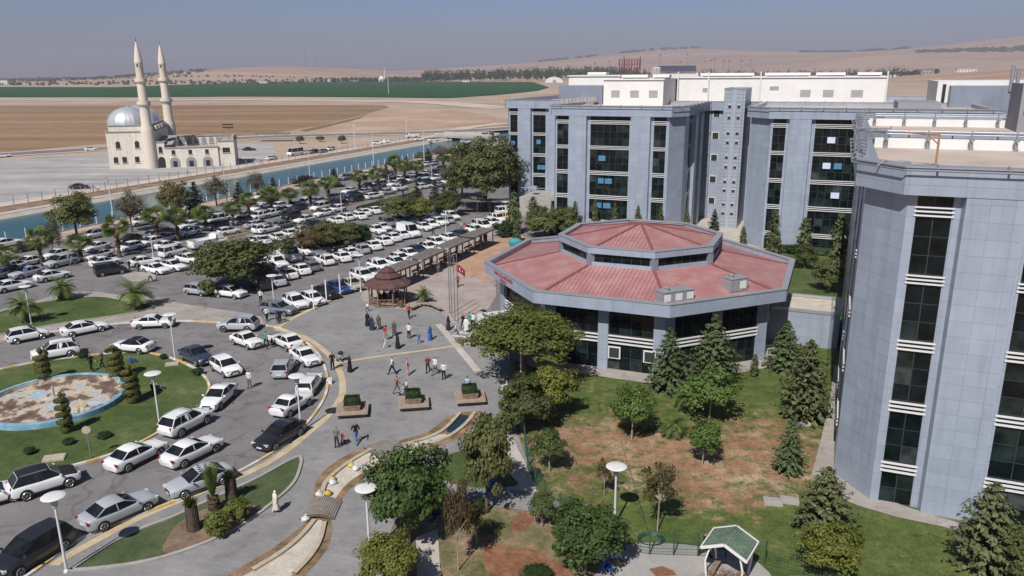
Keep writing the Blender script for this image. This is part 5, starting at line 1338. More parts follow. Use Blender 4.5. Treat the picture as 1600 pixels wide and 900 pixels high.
# entrance porch with flat roof on the left side
def porch():
    r=empty('entrance_porch'); tag(r,'low flat roofed entrance porch with white front band at the octagonal hall','porch')
    a,b=Wp[6],Wp[7]; d=(b[0]-a[0],b[1]-a[1]); L=math.hypot(*d); u=(d[0]/L,d[1]/L); o=(u[1],-u[0])
    f=lambda s,k:(a[0]+u[0]*s+o[0]*k,a[1]+u[1]*s+o[1]*k)
    s0,s1,k1=L*.42,L*.95,4.4
    mb=MB(); pts=[f(s0,.05),f(s1,.05),f(s1,k1),f(s0,k1)]
    mb.prism([f(s0+.3,.1),f(s1-.3,.1),f(s1-.3,k1-.3),f(s0+.3,k1-.3)],2.7,3.0); mb.build('roof',M['concrete'],r)
    mb=MB()
    for p,q in ((f(s0,.05),f(s0,k1)),(f(s0,k1),f(s1,k1)),(f(s1,k1),f(s1,.05))): mb.bar((*p,3.0),(*q,3.0),.3,1.0)
    mb.build('parapet',M['white_bar'],r)
    mb=MB(); mb.prism([f(s0+.4,.1),f(s1-.4,.1),f(s1-.4,k1-1.0),f(s0+.4,k1-1.0)],0,2.7); mb.build('wall',M['clad'],r)
    window(r,f(s0+.8,k1-.97),f(s1-.8,k1-.97),o,.1,2.4,None,1.2,1.0,'door')
    letters(r,'ACIL GIRIS',( (f(s0,k1+.16)[0]+f(s1,k1+.16)[0])/2,(f(s0,k1+.16)[1]+f(s1,k1+.16)[1])/2),u,.55,M['greyletter'],'lettering',2.85)
porch()
# corridor between hall and near wing
CR=empty('covered_corridor'); tag(CR,'low clad corridor with a pebble covered roof joining the hall to the near wing','corridor')
mb=MB(); mb.xf=E; Pc=[(-6,82),(1.85,82),(1.85,88.3),(-6,88.3)]
for i in range(4): wallq(mb,Pc[i],Pc[(i+1)%4],0,3.75)
mb.build('wall',M['clad'],CR); mb=MB(); mb.xf=E; mb.poly([(*p,3.55) for p in Pc]); mb.build('roof',M['pebble'],CR); band(CR,'coping',Pc,3.6,3.85,-.35,.06,M['alu'])
# shed terrace left of the fourth wing
SH=empty('service_building'); tag(SH,'low white service building with a dark opening beside the far wing','building')
mb=MB(); mb.xf=E; mb.prism([(-57.5,143),(-50.8,143),(-50.8,152.8),(-57.5,152.8)],0,3.7); mb.prism([(-50.7,141),(-46.5,141),(-46.5,152.8),(-50.7,152.8)],3.6,4.2); mb.build('wall',M['concrete'],SH)
mb=MB(); mb.xf=E; mb.box((-48.8,150,1.9),(3.8,.2,3.7)); mb.build('opening',M['dark'],SH)
mb=MB(); mb.xf=E; mb.box((-56,147,5.0),(1.2,.9,.8)); mb.box((-55.5,146.5,4.95),(.9,.9,.7)); mb.box((-49,147,4.9),(2.4,1,.6)); mb.build('roof_unit',M['steel2'],SH)
mb=MB()
for x in (-57.2,-55.2,-53.2,-51.2): mb.tube([E(x,143.2,4.6),E(x,143.2,5.6)],.04,5)
mb.tube([E(-57.2,143.2,5.55),E(-51.2,143.2,5.55)],.04,5); mb.build('railing',M['steel'],SH)
# ------------------------------------------------------------------ mosque
M['stonewall']=panels('pale_stone',(.70,.635,.55),1.0,.42,.012,.85,.8,.05); M['lead']=plain('lead_dome',(.58,.61,.64),.42,metal=.45,var=.1); M['stonedark']=plain('stone_trim',(.50,.40,.31),.85)
def mosque():
    a75=R(75); ux=(math.sin(a75),math.cos(a75)); uy=(-ux[1],ux[0]); O=(-121.0,237.0)
    X=lambda x,y,z=0:(O[0]+ux[0]*x+uy[0]*y,O[1]+ux[1]*x+uy[1]*y,z)
    r=empty('mosque'); tag(r,'pale stone mosque with a ribbed silver dome and two pointed minarets','mosque')
    def block(name,x0,x1,y0,y1,z0,z1,par=r,mat='stonewall',cop=True):
        mb=MB(); mb.xf=X; P=[(x0,y0),(x1,y0),(x1,y1),(x0,y1)]
        for i in range(4): wallq(mb,P[i],P[(i+1)%4],z0,z1)
        mb.poly([(*p,z1) for p in P],1,uv=[(0,0)]*4)
        if cop:
            for i in range(4): mb.bar((*P[i],z1+.1),(*P[(i+1)%4],z1+.1),.5,.25,1)
        return mb.build(name,[M[mat],M['concrete']],par)
    hall=block('hall_wall',0,13.6,0,29,0,11)
    block('drum',-.2+.9,12.2,1.2,27.6,11,12.8)
    for k in range(4): block('step',11.6,13.5,5+5.5*k,9.5+5.5*k,11,12.4,cop=False)
    mb=MB(); n=56; prof=[]
    for k in range(13):
        t=k/12*math.pi/2; prof.append((6.1*math.cos(t),5.3*math.sin(t)))
    for lx,ly in ((5.6,7.4),(6.4,20.6)):
        c=X(lx,ly); mb=MB(); rings=[]
        for rr,z in prof: rings.append([mb.add((c[0]+rr*(1.018 if k%4==0 else 1)*math.cos(2*math.pi*k/n),c[1]+rr*(1.018 if k%4==0 else 1)*math.sin(2*math.pi*k/n),12.85+z)) for k in range(n)])
        for p,q in zip(rings,rings[1:]):
            for k in range(n): mb.f.append([p[k],p[(k+1)%n],q[(k+1)%n],q[k]]); mb.m.append(0)
        dm=mb.build('dome',M['lead'],r); mb=MB(); mb.lathe([(.25,0),(.12,.4),(.22,.7),(.06,1.0),(.03,1.8)],8,(c[0],c[1],18.1)); mb.build('finial',M['stonedark'],dm)
    def minaret(x,y,h,nm):
        o=empty('minaret'); o.parent=r; p=X(x,y)
        s=h/37.0
        mb=MB(); mb.lathe([(1.9,0),(1.9,11),(1.75,12.2),(1.45,13),(1.42,18.2)],16,p); mb.lathe([(1.42,18.2),(1.9,18.9),(1.9,19.9),(1.75,19.9),(1.32,19.2),(1.24,24.8)],16,p,0,False); mb.lathe([(1.24,24.8),(1.72,25.5),(1.72,26.5),(1.6,26.5),(1.15,25.8),(1.1,30.8),(1.2,31.0)],16,p,0,False)
        mb.lathe([(1.2,31.0),(.9,33.2),(.45,35.6),(.1,37.0)],16,p,0,False)
        m=mb.build('shaft',M['stonewall2'],o,30)
        mb=MB(); mb.lathe([(.05,0),(.16,.3),(.05,.6),(.03,1.5)],6,(p[0],p[1],36.9)); mb.build('finial',M['dark'],o)
        mb=MB(); mb.lathe([(1.46,18.0),(1.46,18.25)],16,p,0,False); mb.lathe([(1.94,18.9),(1.94,19.0)],16,p,0,False); mb.lathe([(1.76,25.5),(1.76,25.6)],16,p,0,False); mb.build('balcony_trim',M['stonedark'],o,30)
        mb=MB(); mb.box((p[0]+.0,p[1]-1.12,30.2),(.35,.14,.9)); mb.build('slit_window',M['dark'],o)
    M['stonewall2']=plain('minaret_stone',(.67,.585,.49),.85,var=.08)
    minaret(11.7,-.5,37,'a'); minaret(13.9,28.2,37,'b')
    def win(x,y,z,wd,h,arch=True,wx=X,par=r,deep='dark',nm='window',front=True):
        mb=MB(); mb.xf=wx; pts=[(-wd/2,0),(wd/2,0)]
        if arch: pts+=[(wd/2*math.cos(t),h-wd/2+wd/2*math.sin(t)) for t in [math.pi*k/8 for k in range(9)]]
        else: pts+=[(wd/2,h),(-wd/2,h)]
        mb.poly([(x+p[0],y-.05,z+p[1]) for p in pts],0)
        mb.box((x,y-.1,z-.1),(wd+.3,.2,.2),1)
        mb.build(nm,[M[deep],M['stonedark']],par)
    for x in (1.9,4.3,7.8): win(x,0,1.9,1.25,1.7,False)
    for x in (3.0,8.3): win(x,0,6.2,1.25,2.1)
    # courtyard wing
    low=block('courtyard_wing',16.0,31.2,-1.2,2.2,0,6.0); block('gate_block',13.6,16.0,-.9,2.2,0,7.8)
    block('far_arcade',18,31.5,13,15,0,8.4); block('end_block',31.2,36,-.6,13,0,7.6)
    mb=MB(); mb.xf=X; mb.poly([(13.6,-.9,7.0),(18.2,-.9,7.0),(18.2,13,8.8),(13.6,13,8.8)]); mb.build('lean_to_roof',M['concrete'],r)
    win(14.8,-.9,0,2.0,3.4,True,nm='arch'); win(14.8,-.9,4.6,1.1,1.9)
    for x in (18.6,23.2,28.0): win(x,-1.2,0,2.9,3.2,True,nm='arch',deep='greywall'); win(x,-1.26,0.2,1.2,1.8,False,nm='door')
    for x in (18.4,23.2,28.0): win(x,-1.2,4.0,1.05,1.3,False)
    win(33.6,-.6,4.1,2.2,1.5,False)
    for k in range(6): win(19.4+2.2*k,13,6.1,1.4,1.9,True,nm='arch',deep='greywall')
    mb=MB(); mb.xf=X; mb.box((35.7,6.2,8.4),(.6,13,1.4)); mb.build('gable_wall',M['stonedark'],r)
mosque()
# ------------------------------------------------------------------ vehicles
M['paint']=tinted('car_paint',.28,.5,.6,.03); M['cglass']=glass('car_glass',(.012,.014,.016),.08,.02); M['tyre']=plain('tyre_rubber',(.018,.018,.019),.85); M['rim']=plain('wheel_rim',(.42,.43,.44),.35,metal=.7)
M['black']=plain('black_trim',(.018,.018,.02),.6); M['lamp']=plain('headlamp',(.62,.64,.66),.15,var=.04); M['tail']=plain('tail_lamp',(.30,.012,.012),.25); M['plate']=plain('number_plate',(.7,.7,.7),.5)
CARCOL={'w':(.84,.84,.83),'wb':(.84,.84,.83),'s':(.42,.44,.47),'g':(.17,.185,.21),'d':(.022,.023,.026),'n':(.035,.05,.085),'b':(.03,.07,.23),'y':(.72,.56,.12),'be':(.45,.42,.34)}
CARW={'w':'white','wb':'white','s':'silver','g':'grey','d':'black','n':'dark navy','b':'blue','y':'yellow','be':'beige'}
TYW={'sedan':'saloon','hatch':'hatchback','suv':'tall crossover','wagon':'estate car','van':'window van','mpv':'people carrier','panel':'panel van','minibus':'minibus','pickup':'pickup','old':'boxy old saloon','owagon':'boxy old estate car','truck':'flatbed truck'}
# L W H zbot hoodz noseZ cowl wtop rtop rbase trunkz tailz  wheelR
SP={'sedan':(4.55,1.78,1.46,.24,.93,.70,.98,.15,-1.05,-1.72,1.02,.78,.32),'hatch':(4.05,1.73,1.50,.24,.95,.72,1.0,.25,-1.50,-1.93,.98,.72,.31),'suv':(4.40,1.84,1.66,.30,1.04,.80,1.05,.38,-1.62,-2.08,1.08,.80,.36),
'wagon':(4.70,1.80,1.49,.24,.93,.70,1.05,.25,-1.85,-2.25,.98,.74,.32),'van':(4.30,1.82,1.82,.26,1.06,.78,1.25,.62,-1.95,-2.10,1.05,.74,.32),'mpv':(4.60,1.84,1.68,.26,1.02,.76,1.25,.35,-1.80,-2.20,1.05,.76,.33),
'panel':(5.5,2.0,2.35,.30,1.25,.9,1.95,1.25,-2.6,-2.72,1.2,.8,.35),'minibus':(6.6,2.05,2.65,.32,1.30,.95,2.65,1.95,-3.1,-3.25,1.25,.8,.36),'pickup':(4.9,1.78,1.66,.32,1.02,.80,1.0,.35,-.62,-.75,.98,.9,.35),
'old':(4.25,1.66,1.41,.26,.90,.74,.78,.22,-.95,-1.40,.95,.84,.29),'owagon':(4.2,1.66,1.43,.26,.90,.74,.80,.25,-1.80,-2.02,.95,.82,.29),'truck':(5.9,2.0,2.25,.45,1.3,1.0,2.65,2.1,1.15,1.05,1.2,1.1,.38)}
def car_proto(ty,detail,blackroof=False):
    L,W,H,zb,hz_,nz_,cw,wt,rt,rb,tz,tl,wr=SP[ty]; w2=W/2; f=L/2; boxy=ty in('old','owagon','van','panel','minibus','truck')
    fa=f-.18*L-.02; ra=-f+.20*L
    root=empty('parked_car')
    mb=MB()
    def ring(x,zbot,ztop,w,cr):
        hgt=ztop-zbot
        half=[(.0,zbot),(w*.80,zbot),(w*.94,zbot+.05),(w*.99,zbot+.18),(w,zbot+hgt*.55),(w*.995,zbot+hgt*.74),(w*.965,ztop-.075),(w*.90,ztop-.022),(w*.80,ztop),(w*.42,ztop+cr*.8),(0,ztop+cr)]
        return [(x,y,z) for y,z in half]+[(x,-y,z) for y,z in half[-2:0:-1]]
    nz_+=.06; tl+=.07; wr*=1.03
    key=[(f,zb+.10,nz_-.13,.0),(f-.04,zb+.03,nz_-.04,.01),(f-.14,zb,nz_+.02,.02),(f-.45,zb,nz_+(hz_-nz_)*.62,.035),(cw+.30,zb,hz_-.02,.04),(cw,zb,hz_+.02,.03),(0.0,zb,hz_+.03,.0),(rb*.6,zb,hz_+.05,.0),(rb,zb,tz+.01,.02)]
    if rb-.3>-f+.1: key+=[(-f+.30,zb,tz-.0,.03),(-f+.10,zb+.02,tz-.04,.02),(-f+.03,zb+.06,tl+.04,.01)]
    else: key+=[(-f+.06,zb+.04,tz-.08,.01)]
    key+=[(-f,zb+.14,tl-.04,.0)]
    key=sorted(key,key=lambda q:-q[0]); st=[]
    for p,q in zip(key,key[1:]):
        m_=2 if p[0]-q[0]>.25 else 1
        for i in range(m_):
            t=i/m_; st.append(tuple(p[j]+(q[j]-p[j])*t for j in range(4)))
    st.append(key[-1]); pw=5 if not boxy else 9
    st=[(x,z0,z1,w2*(1-(.17 if not boxy else .10)*abs(x/f)**pw),cr) for x,z0,z1,cr in st]
    prev=None; px_=None
    for s_ in st:
        rr=[mb.add(p) for p in ring(*s_)]; n=len(rr)
        if prev:
            for k in range(n):
                mb.f.append([prev[k],prev[(k+1)%n],rr[(k+1)%n],rr[k]]); mb.m.append(2 if (blackroof and ty=='suv' and px_>cw+.05 and px_<f-.1 and 6<=k<=13) else 0)
        else: mb.f.append(rr[::-1]); mb.m.append(0)
        prev=rr; px_=s_[0]
    mb.f.append(prev); mb.m.append(0)
    # greenhouse
    wb=w2*.95; wt2=w2*(.78 if not boxy else .83)
    if ty in('panel','minibus','van','truck'): wt2=w2*.89
    belt=hz_+.035
    def gh(x0,x1,x2,x3,zr):   # bottom front, top front, top rear, bottom rear
        B=[(x0,wb*.93,belt-.02),(x0+(x3-x0)*.5,wb,belt+.0),(x3,wb*.95,tz if x3<-1 else belt)]
        T=[(x1,wt2*.92,zr-.05),(x1+(x2-x1)*.45,wt2,zr),(x2,wt2*.92,zr-.05)]
        return B,T
    B,T=gh(cw+.03,wt,rt,rb,H-.03)
    iB=[mb.add(p) for p in B]; iT=[mb.add(p) for p in T]; jB=[mb.add((p[0],-p[1],p[2])) for p in B]; jT=[mb.add((p[0],-p[1],p[2])) for p in T]
    mid=[mb.add((p[0],0,p[2]+(.045 if i==1 else .0))) for i,p in enumerate(T)]
    for k in range(2):
        G_=2 if blackroof else 0; mb.f.append([iB[k],iT[k],iT[k+1],iB[k+1]]); mb.m.append(G_); mb.f.append([jB[k],jB[k+1],jT[k+1],jT[k]]); mb.m.append(G_)
        mb.f.append([iT[k],mid[k],mid[k+1],iT[k+1]]); mb.m.append(2 if blackroof else 0); mb.f.append([jT[k],jT[k+1],mid[k+1],mid[k]]); mb.m.append(2 if blackroof else 0)
    mb.f.append([iB[0],jB[0],jT[0],mid[0],iT[0]]); mb.m.append(0); mb.f.append([iB[2],iT[2],mid[2],jT[2],jB[2]]); mb.m.append(0)
    # wheel arches, sills, bumper grille, door seams
    for x in (fa,ra):
        for sy in (1,-1):
            c=[(x+ (wr+.07)*math.cos(t),sy*(w2+.004),wr+(wr+.07)*math.sin(t)) for t in [math.pi*k/10 for k in range(11)]]
            c=[(x+(wr+.07),sy*(w2+.004),zb+.0)]+c+[(x-(wr+.07),sy*(w2+.004),zb+.0)]
            mb.poly(c if sy<0 else c[::-1],2)
    mb.box((f-.03,0,zb+.20),(.08,W*.55,.16),2)
    if detail:
        mb.box((f-.0,0,nz_-.13),(.05,W*.42,.10),2)
        for sy in(1,-1):
            mb.box((0,sy*w2*.985,zb+.06),(L*.46,.05,.09),2)
    if ty=='suv' or ty=='wagon':
        for sy in (1,-1): mb.bar((wt-.2,sy*wt2*.93,H+.02),(rt+.15,sy*wt2*.93,H+.02),.05,.05,1)
    if ty=='pickup':
        mb.box((-1.6,0,1.0),(1.5,W*.84,.02),2)
        for a,b in (((-.8,.80,1.05),(-2.35,.80,1.05)),((-.8,-.80,1.05),(-2.35,-.80,1.05)),((-2.35,.8,1.05),(-2.35,-.8,1.05))): mb.bar(a,b,.09,.32,0)
    if ty=='truck':
        mb.box((-.95,0,1.0),(3.9,2.0,.14),0)
        for sy in(1,-1): mb.box((-.95,sy*.98,1.3),(3.9,.06,.55),0)
        mb.box((-2.88,0,1.3),(.06,2.0,.55),0); mb.box((.98,0,1.5),(.06,2.0,1.0),0); mb.box((-.95,0,1.16),(3.6,1.8,.2),2)
    M_=[M['paint'],M['steel'],M['black']]
    body=mb.build('body',M_,root,38)
    if detail:
        mb=MB(); mb.box((f+.005,0,zb+.2),(.03,.5,.11)); mb.box((-f-.005,0,tl-.22),(.03,.5,.11)); mb.build('number_plate',M['plate'],root)
    def inset(q,a,off):
        c=Vector((0,0,0))
        V_=[Vector(p) for p in q]
        for p in V_: c+=p/len(V_)
        n=(V_[1]-V_[0]).cross(V_[2]-V_[0]).normalized()
        if n.dot(c-Vector((0,0,.8)))<0: n=-n
        out=[]
        for p in V_:
            d=c-p; out.append(tuple(p+d.normalized()*min(d.length*.5,a)+n*off))
        return out
    def part(name,qs,mat='cglass',par=root):
        mb=MB()
        for q in qs: mb.poly(q)
        return mb.build(name,M[mat],par)
    fl=lambda P:[(x,-y,z) for x,y,z in P]
    part('windscreen',[inset([B[0],(B[0][0],-B[0][1],B[0][2]),(T[0][0],-T[0][1],T[0][2]),T[0]],.045,.018)])
    part('rear_window',[inset([(B[2][0],-B[2][1],B[2][2]),B[2],T[2],(T[2][0],-T[2][1],T[2][2])],.06,.018)])
    lerp=lambda a,b,t:tuple(a[i]+(b[i]-a[i])*t for i in range(3))
    if ty=='panel': spans=[(0,.24)]
    elif ty=='truck' or ty=='pickup': spans=[(0,1)]
    elif ty=='minibus': spans=[(0,.2),(.2,.4),(.4,.6),(.6,.8),(.8,1)]
    elif ty in('suv','wagon','van','mpv','owagon'): spans=[(0,.4),(.4,.73),(.73,1)]
    else: spans=[(0,.5),(.5,1)]
    def seq(P,t):
        return lerp(P[0],P[1],t*2) if t<.5 else lerp(P[1],P[2],t*2-1)
    for sg in (1,-1):
        qs=[]
        for a,b in spans:
            q=[seq(B,a),seq(B,b),seq(T,b),seq(T,a)]
            if sg<0: q=[(x,-y,z) for x,y,z in q]
            qs.append(inset(q,.042,.012))
        part('side_window',qs)
    for x in (fa,ra):
        for sy in (1,-1):
            mb=MB(); n=14
            def disc(y0,y1,r,m):
                a=[mb.add((x+r*math.cos(2*math.pi*k/n),sy*y0,wr+r*math.sin(2*math.pi*k/n))) for k in range(n)]; b=[mb.add((x+r*math.cos(2*math.pi*k/n),sy*y1,wr+r*math.sin(2*math.pi*k/n))) for k in range(n)]
                for k in range(n): mb.f.append([a[k],a[(k+1)%n],b[(k+1)%n],b[k]]); mb.m.append(m)
                mb.f.append(b); mb.m.append(m); mb.f.append(a[::-1]); mb.m.append(m)
            disc(w2-.22,w2+.015,wr,0)
            if not detail: disc(w2,w2+.024,wr*.60,1)
            wh=mb.build('wheel',[M['tyre'],M['rim']],root)
            if detail:
                mb=MB()
                for k in range(5):
                    t=2*math.pi*k/5; mb.bar((x,sy*(w2+.03),wr),(x+wr*.62*math.cos(t),sy*(w2+.022),wr+wr*.62*math.sin(t)),.09,.02)
                mb2=[(x+wr*.66*math.cos(2*math.pi*k/16),sy*(w2+.02),wr+wr*.66*math.sin(2*math.pi*k/16)) for k in range(17)]
                mb.tube(mb2,.03,4,0,False); mb.lathe([(0,-.01),(wr*.2,0),(0,.01)],6,(x,sy*(w2+.03),wr)); mb.build('rim',M['rim'],wh)
    if detail or ty not in('minibus',):
        for sy in (1,-1):
            mb=MB(); mb.box((f-.13,sy*w2*.66,nz_-.07),(.20,.42,.14),0,-sy*.22); mb.build('headlight',M['lamp'],root)
            mb=MB(); mb.box((-f+.07,sy*w2*.70,tl-.0),(.13,.36,.17) if ty not in('van','suv','panel','minibus','owagon') else (.12,.16,.36),0,sy*.25); mb.build('taillight',M['tail'],root)
            if detail:
                mb=MB(); mb.box((cw-.15,sy*(w2+.08),belt+.06),(.10,.18,.12)); mb.build('mirror',M['paint'],root)
    return root
CP={}
def ordinal(n): return ['first','second','third','fourth','fifth','sixth','seventh','eighth','ninth','tenth','eleventh','twelfth','thirteenth','fourteenth','fifteenth','sixteenth','seventeenth','eighteenth','nineteenth','twentieth','twenty first','twenty second','twenty third','twenty fourth','twenty fifth','twenty sixth','twenty seventh','twenty eighth','twenty ninth','thirtieth'][n-1]
NEARL=['black people carrier at the bottom left kerb beside a mushroom lamp','silver saloon with red tail lamps at the island kerb','silver saloon facing the camera beside the young palm','white crossover with black roof and black wheels at the lawn kerb','white car cut off by the left frame edge',
'white saloon with black rear window at the yellow lawn kerb','white saloon driving beside the silver saloon','white crossover closest to the lamp on the roundabout lawn','white saloon facing the camera between two white cars at the lawn kerb','white hatchback facing the camera beside the dark navy saloon','dark navy saloon at the back of the roundabout lawn',
'black saloon with headlights towards the camera below a mushroom lamp','white boxy saloon with its boot towards the camera below a mushroom lamp','white boxy estate car with ribbed roof at the kerb','silver hatchback with a person at its open door','white boxy saloon with black windscreen at the plaza kerb bend','white saloon with men standing at its door',
'silver crossover with roof bars at the kerb opening','white boxy saloon between the silver crossover and a white saloon','white saloon with black roof behind the spiral shrubs','white crossover with black roof rails behind the far left spiral shrub','white saloon at the pavement in front of the upper lawn','small white hatchback at the left end of the upper lawn','white boxy saloon at the kerb below a mushroom lamp',
'silver hatchback under the large dark tree','white hatchback nose out under the large dark tree']
ROWT={'pergola':('along the shelter roofs','from the grey estate car'),'aisle':('across the lane from the shelters','from the dark tree'),'hedge':('behind the lane facing row','from the dark tree'),'middle':('by the low hedge','from the left'),'near palms':('by the fan palms','from the left'),'canal':('on the canal bank','from the left'),'left':('at the left of the car park','from the left'),'far':('across the canal','from the left')}
cnt={}; ni=0
seenL={}
for r,x,y,ty,c,hd in sorted(CARS,key=lambda t:(0 if t[0]=='near' else 1)):
    det=(r=='near'); key=(ty,det,c=='wb')
    first=key not in CP
    if first: CP[key]=car_proto(ty,det,c=='wb')
    o=CP[key] if first else copy_tree(CP[key])
    nm={'panel':'parked_van','van':'parked_van','minibus':'minibus','truck':'flatbed_truck','pickup':'pickup_truck'}.get(ty,'parked_car')
    if o.name.split('.')[0]!=nm: o.name=nm
    o.location=(x,y,.03); o.scale=(rng.uniform(.95,1.05),rng.uniform(.97,1.02),rng.uniform(.96,1.05)); o.rotation_euler=(0,0,R(90-hd+rng.uniform(-2,2)))
    k=rng.uniform(.93,1.03); cc=tuple(min(1,v*k) for v in CARCOL[c])+(1,)
    for ch in o.children:
        ch.color=cc
        for g in ch.children: g.color=cc
    if det: lab=NEARL[ni]; ni+=1; grp='cars around the roundabout'
    else:
        kk=(r,c if c!='wb' else 'w',ty); cnt[kk]=cnt.get(kk,0)+1
        a,b=ROWT[r]; lab=None
    o['category']={'panel':'van','van':'van','minibus':'minibus','truck':'truck','pickup':'pickup'}.get(ty,'car')
    o['group']='cars around the roundabout' if det else 'cars parked '+ROWT[r][0]
    if det: o['label']=lab
    else: o['_k']=repr(kk)
order={}
for o in [o for o in col.objects if '_k' in o]:
    kk=o['_k']; order.setdefault(kk,[]).append(o)
for kk,l in order.items():
    r,c,ty=eval(kk); a,b=ROWT[r]; base_l='%s %s %s'%(CARW[c],TYW[ty],a)
    l.sort(key=lambda o:(o.location.x*E2[0]+o.location.y*E2[1]) if r in('pergola','aisle','hedge') else math.atan2(o.location.x,o.location.y))
    for i,o in enumerate(l):
        o['label']=(('the only '+base_l) if len(l)==1 else '%s, %s such %s'%(base_l,ordinal(i+1),b)); del o['_k']
# ------------------------------------------------------------------ people
M['skin']=plain('skin',(.42,.26,.18),.55,var=.05); M['hair']=plain('dark_hair',(.02,.016,.013),.7); M['cloth']=tinted('cloth',.85,.2,0,.12); M['shoe']=plain('shoes',(.03,.028,.027),.7); M['eye']=plain('eye',(.02,.015,.012),.3)
PC={'k':(.016,.016,.018),'w':(.68,.67,.65),'g':(.16,.165,.17),'s':(.38,.39,.41),'n':(.03,.035,.07),'b':(.04,.10,.34),'lb':(.38,.50,.66),'r':(.42,.03,.03),'dr':(.20,.035,.03),'or':(.30,.12,.045),'ol':(.085,.08,.055),'be':(.36,.30,.22),'te':(.05,.26,.26),'pu':(.045,.025,.06),'pi':(.52,.26,.34),'cr':(.62,.56,.49),'jb':(.10,.18,.34)}
def figure(name,J,B,Hs):
    """continuous body from a joint graph: J joint->(x,y,z,r), B bones"""
    names=list(J); ix={n:i for i,n in enumerate(names)}
    me=bpy.data.meshes.new(name); me.from_pydata([J[n][:3] for n in names],[(ix[a],ix[b]) for a,b in B],[])
    o=bpy.data.objects.new(name,me); col.objects.link(o)
    md=o.modifiers.new('skin','SKIN'); md.use_smooth_shade=True
    for n in names:
        sv=me.skin_vertices[0].data[ix[n]]; r=J[n][3]; sv.radius=(r,r) if not isinstance(r,tuple) else r; sv.use_root=(n=='pelvis')
    ss=o.modifiers.new('sub','SUBSURF'); ss.levels=1; ss.render_levels=1
    bpy.context.view_layer.update(); dg=bpy.context.evaluated_depsgraph_get(); m2=bpy.data.meshes.new_from_object(o.evaluated_get(dg))
    bpy.data.objects.remove(o); m2.materials.clear()
    return m2
def joints(step=.0,arm=.15,sit=False,child=1.0):
    J={'pelvis':(0,0,.96,(.15,.11)),'spine':(0,.0,1.14,(.14,.10)),'chest':(0,.0,1.33,(.165,.11)),'neck':(0,.0,1.49,.055),'jaw':(0,.02,1.57,.07),'head':(0,.015,1.66,(.08,.095)),'crown':(0,.0,1.73,.06),'nose':(0,.115,1.625,.016)}
    B=[('pelvis','spine'),('spine','chest'),('chest','neck'),('neck','jaw'),('jaw','head'),('head','crown'),('head','nose')]
    for s,n in ((1,'r'),(-1,'l')):
        sw=step*s
        if sit:
            J['hip'+n]=(.10*s,.03,.93,.10)
            if sit=='bench': J['knee'+n]=(.12*s,.42,.95,.075); J['ankle'+n]=(.12*s,.46,.52,.05); J['toe'+n]=(.12*s,.60,.47,.045)
            else: J['knee'+n]=(.13*s,.36,1.24,.075); J['ankle'+n]=(.13*s,.60,.88,.05); J['toe'+n]=(.13*s,.74,.84,.045)
        else:
            J['hip'+n]=(.09*s,.0,.90,.10); J['knee'+n]=(.10*s,sw*.42+.03,.50,.068); J['ankle'+n]=(.10*s,sw*.85-.02,.095+(.05 if sw<0 else 0),.046); J['toe'+n]=(.105*s,sw*.85+.15,.045,.042)
        a=-sw*.6 if not sit else .3
        J['sho'+n]=(.185*s,.0,1.42,.062); J['elb'+n]=(.25*s,a*.45-.02,1.16,.046); J['wri'+n]=(.26*s,a*1.0+.08,.94,.032); J['palm'+n]=(.255*s,a*1.1+.10,.86,.036)
        B+=[('pelvis','hip'+n),('hip'+n,'knee'+n),('knee'+n,'ankle'+n),('ankle'+n,'toe'+n),('chest','sho'+n),('sho'+n,'elb'+n),('elb'+n,'wri'+n),('wri'+n,'palm'+n)]
        px,py,pz,_=J['palm'+n]
        for i,(dy,l) in enumerate(((-.028,.055),(-.009,.07),(.010,.065),(.028,.05))):
            J['fa%d'%i+n]=(px-.004*s,py+dy,pz-.05,.0095); J['fb%d'%i+n]=(px-.016*s,py+dy*1.1+.006,pz-.05-l*.7,.008); B+=[('palm'+n,'fa%d'%i+n),('fa%d'%i+n,'fb%d'%i+n)]
        J['th'+n]=(px-.012*s,py+.05,pz-.02,.010); B+=[('palm'+n,'th'+n)]
    return J,B
def shell(me,name,mat,test,off,parent,extra=None):
    vs={}; mb=MB()
    for p in me.polygons:
        c=p.center
        if not test(c.x,c.y,c.z): continue
        ids=[]
        for vi in p.vertices:
            if vi not in vs:
                v=me.vertices[vi]; vs[vi]=mb.add(v.co+v.normal*off)
            ids.append(vs[vi])
        mb.f.append(ids); mb.m.append(0)
    return mb.build(name,mat,parent,60)
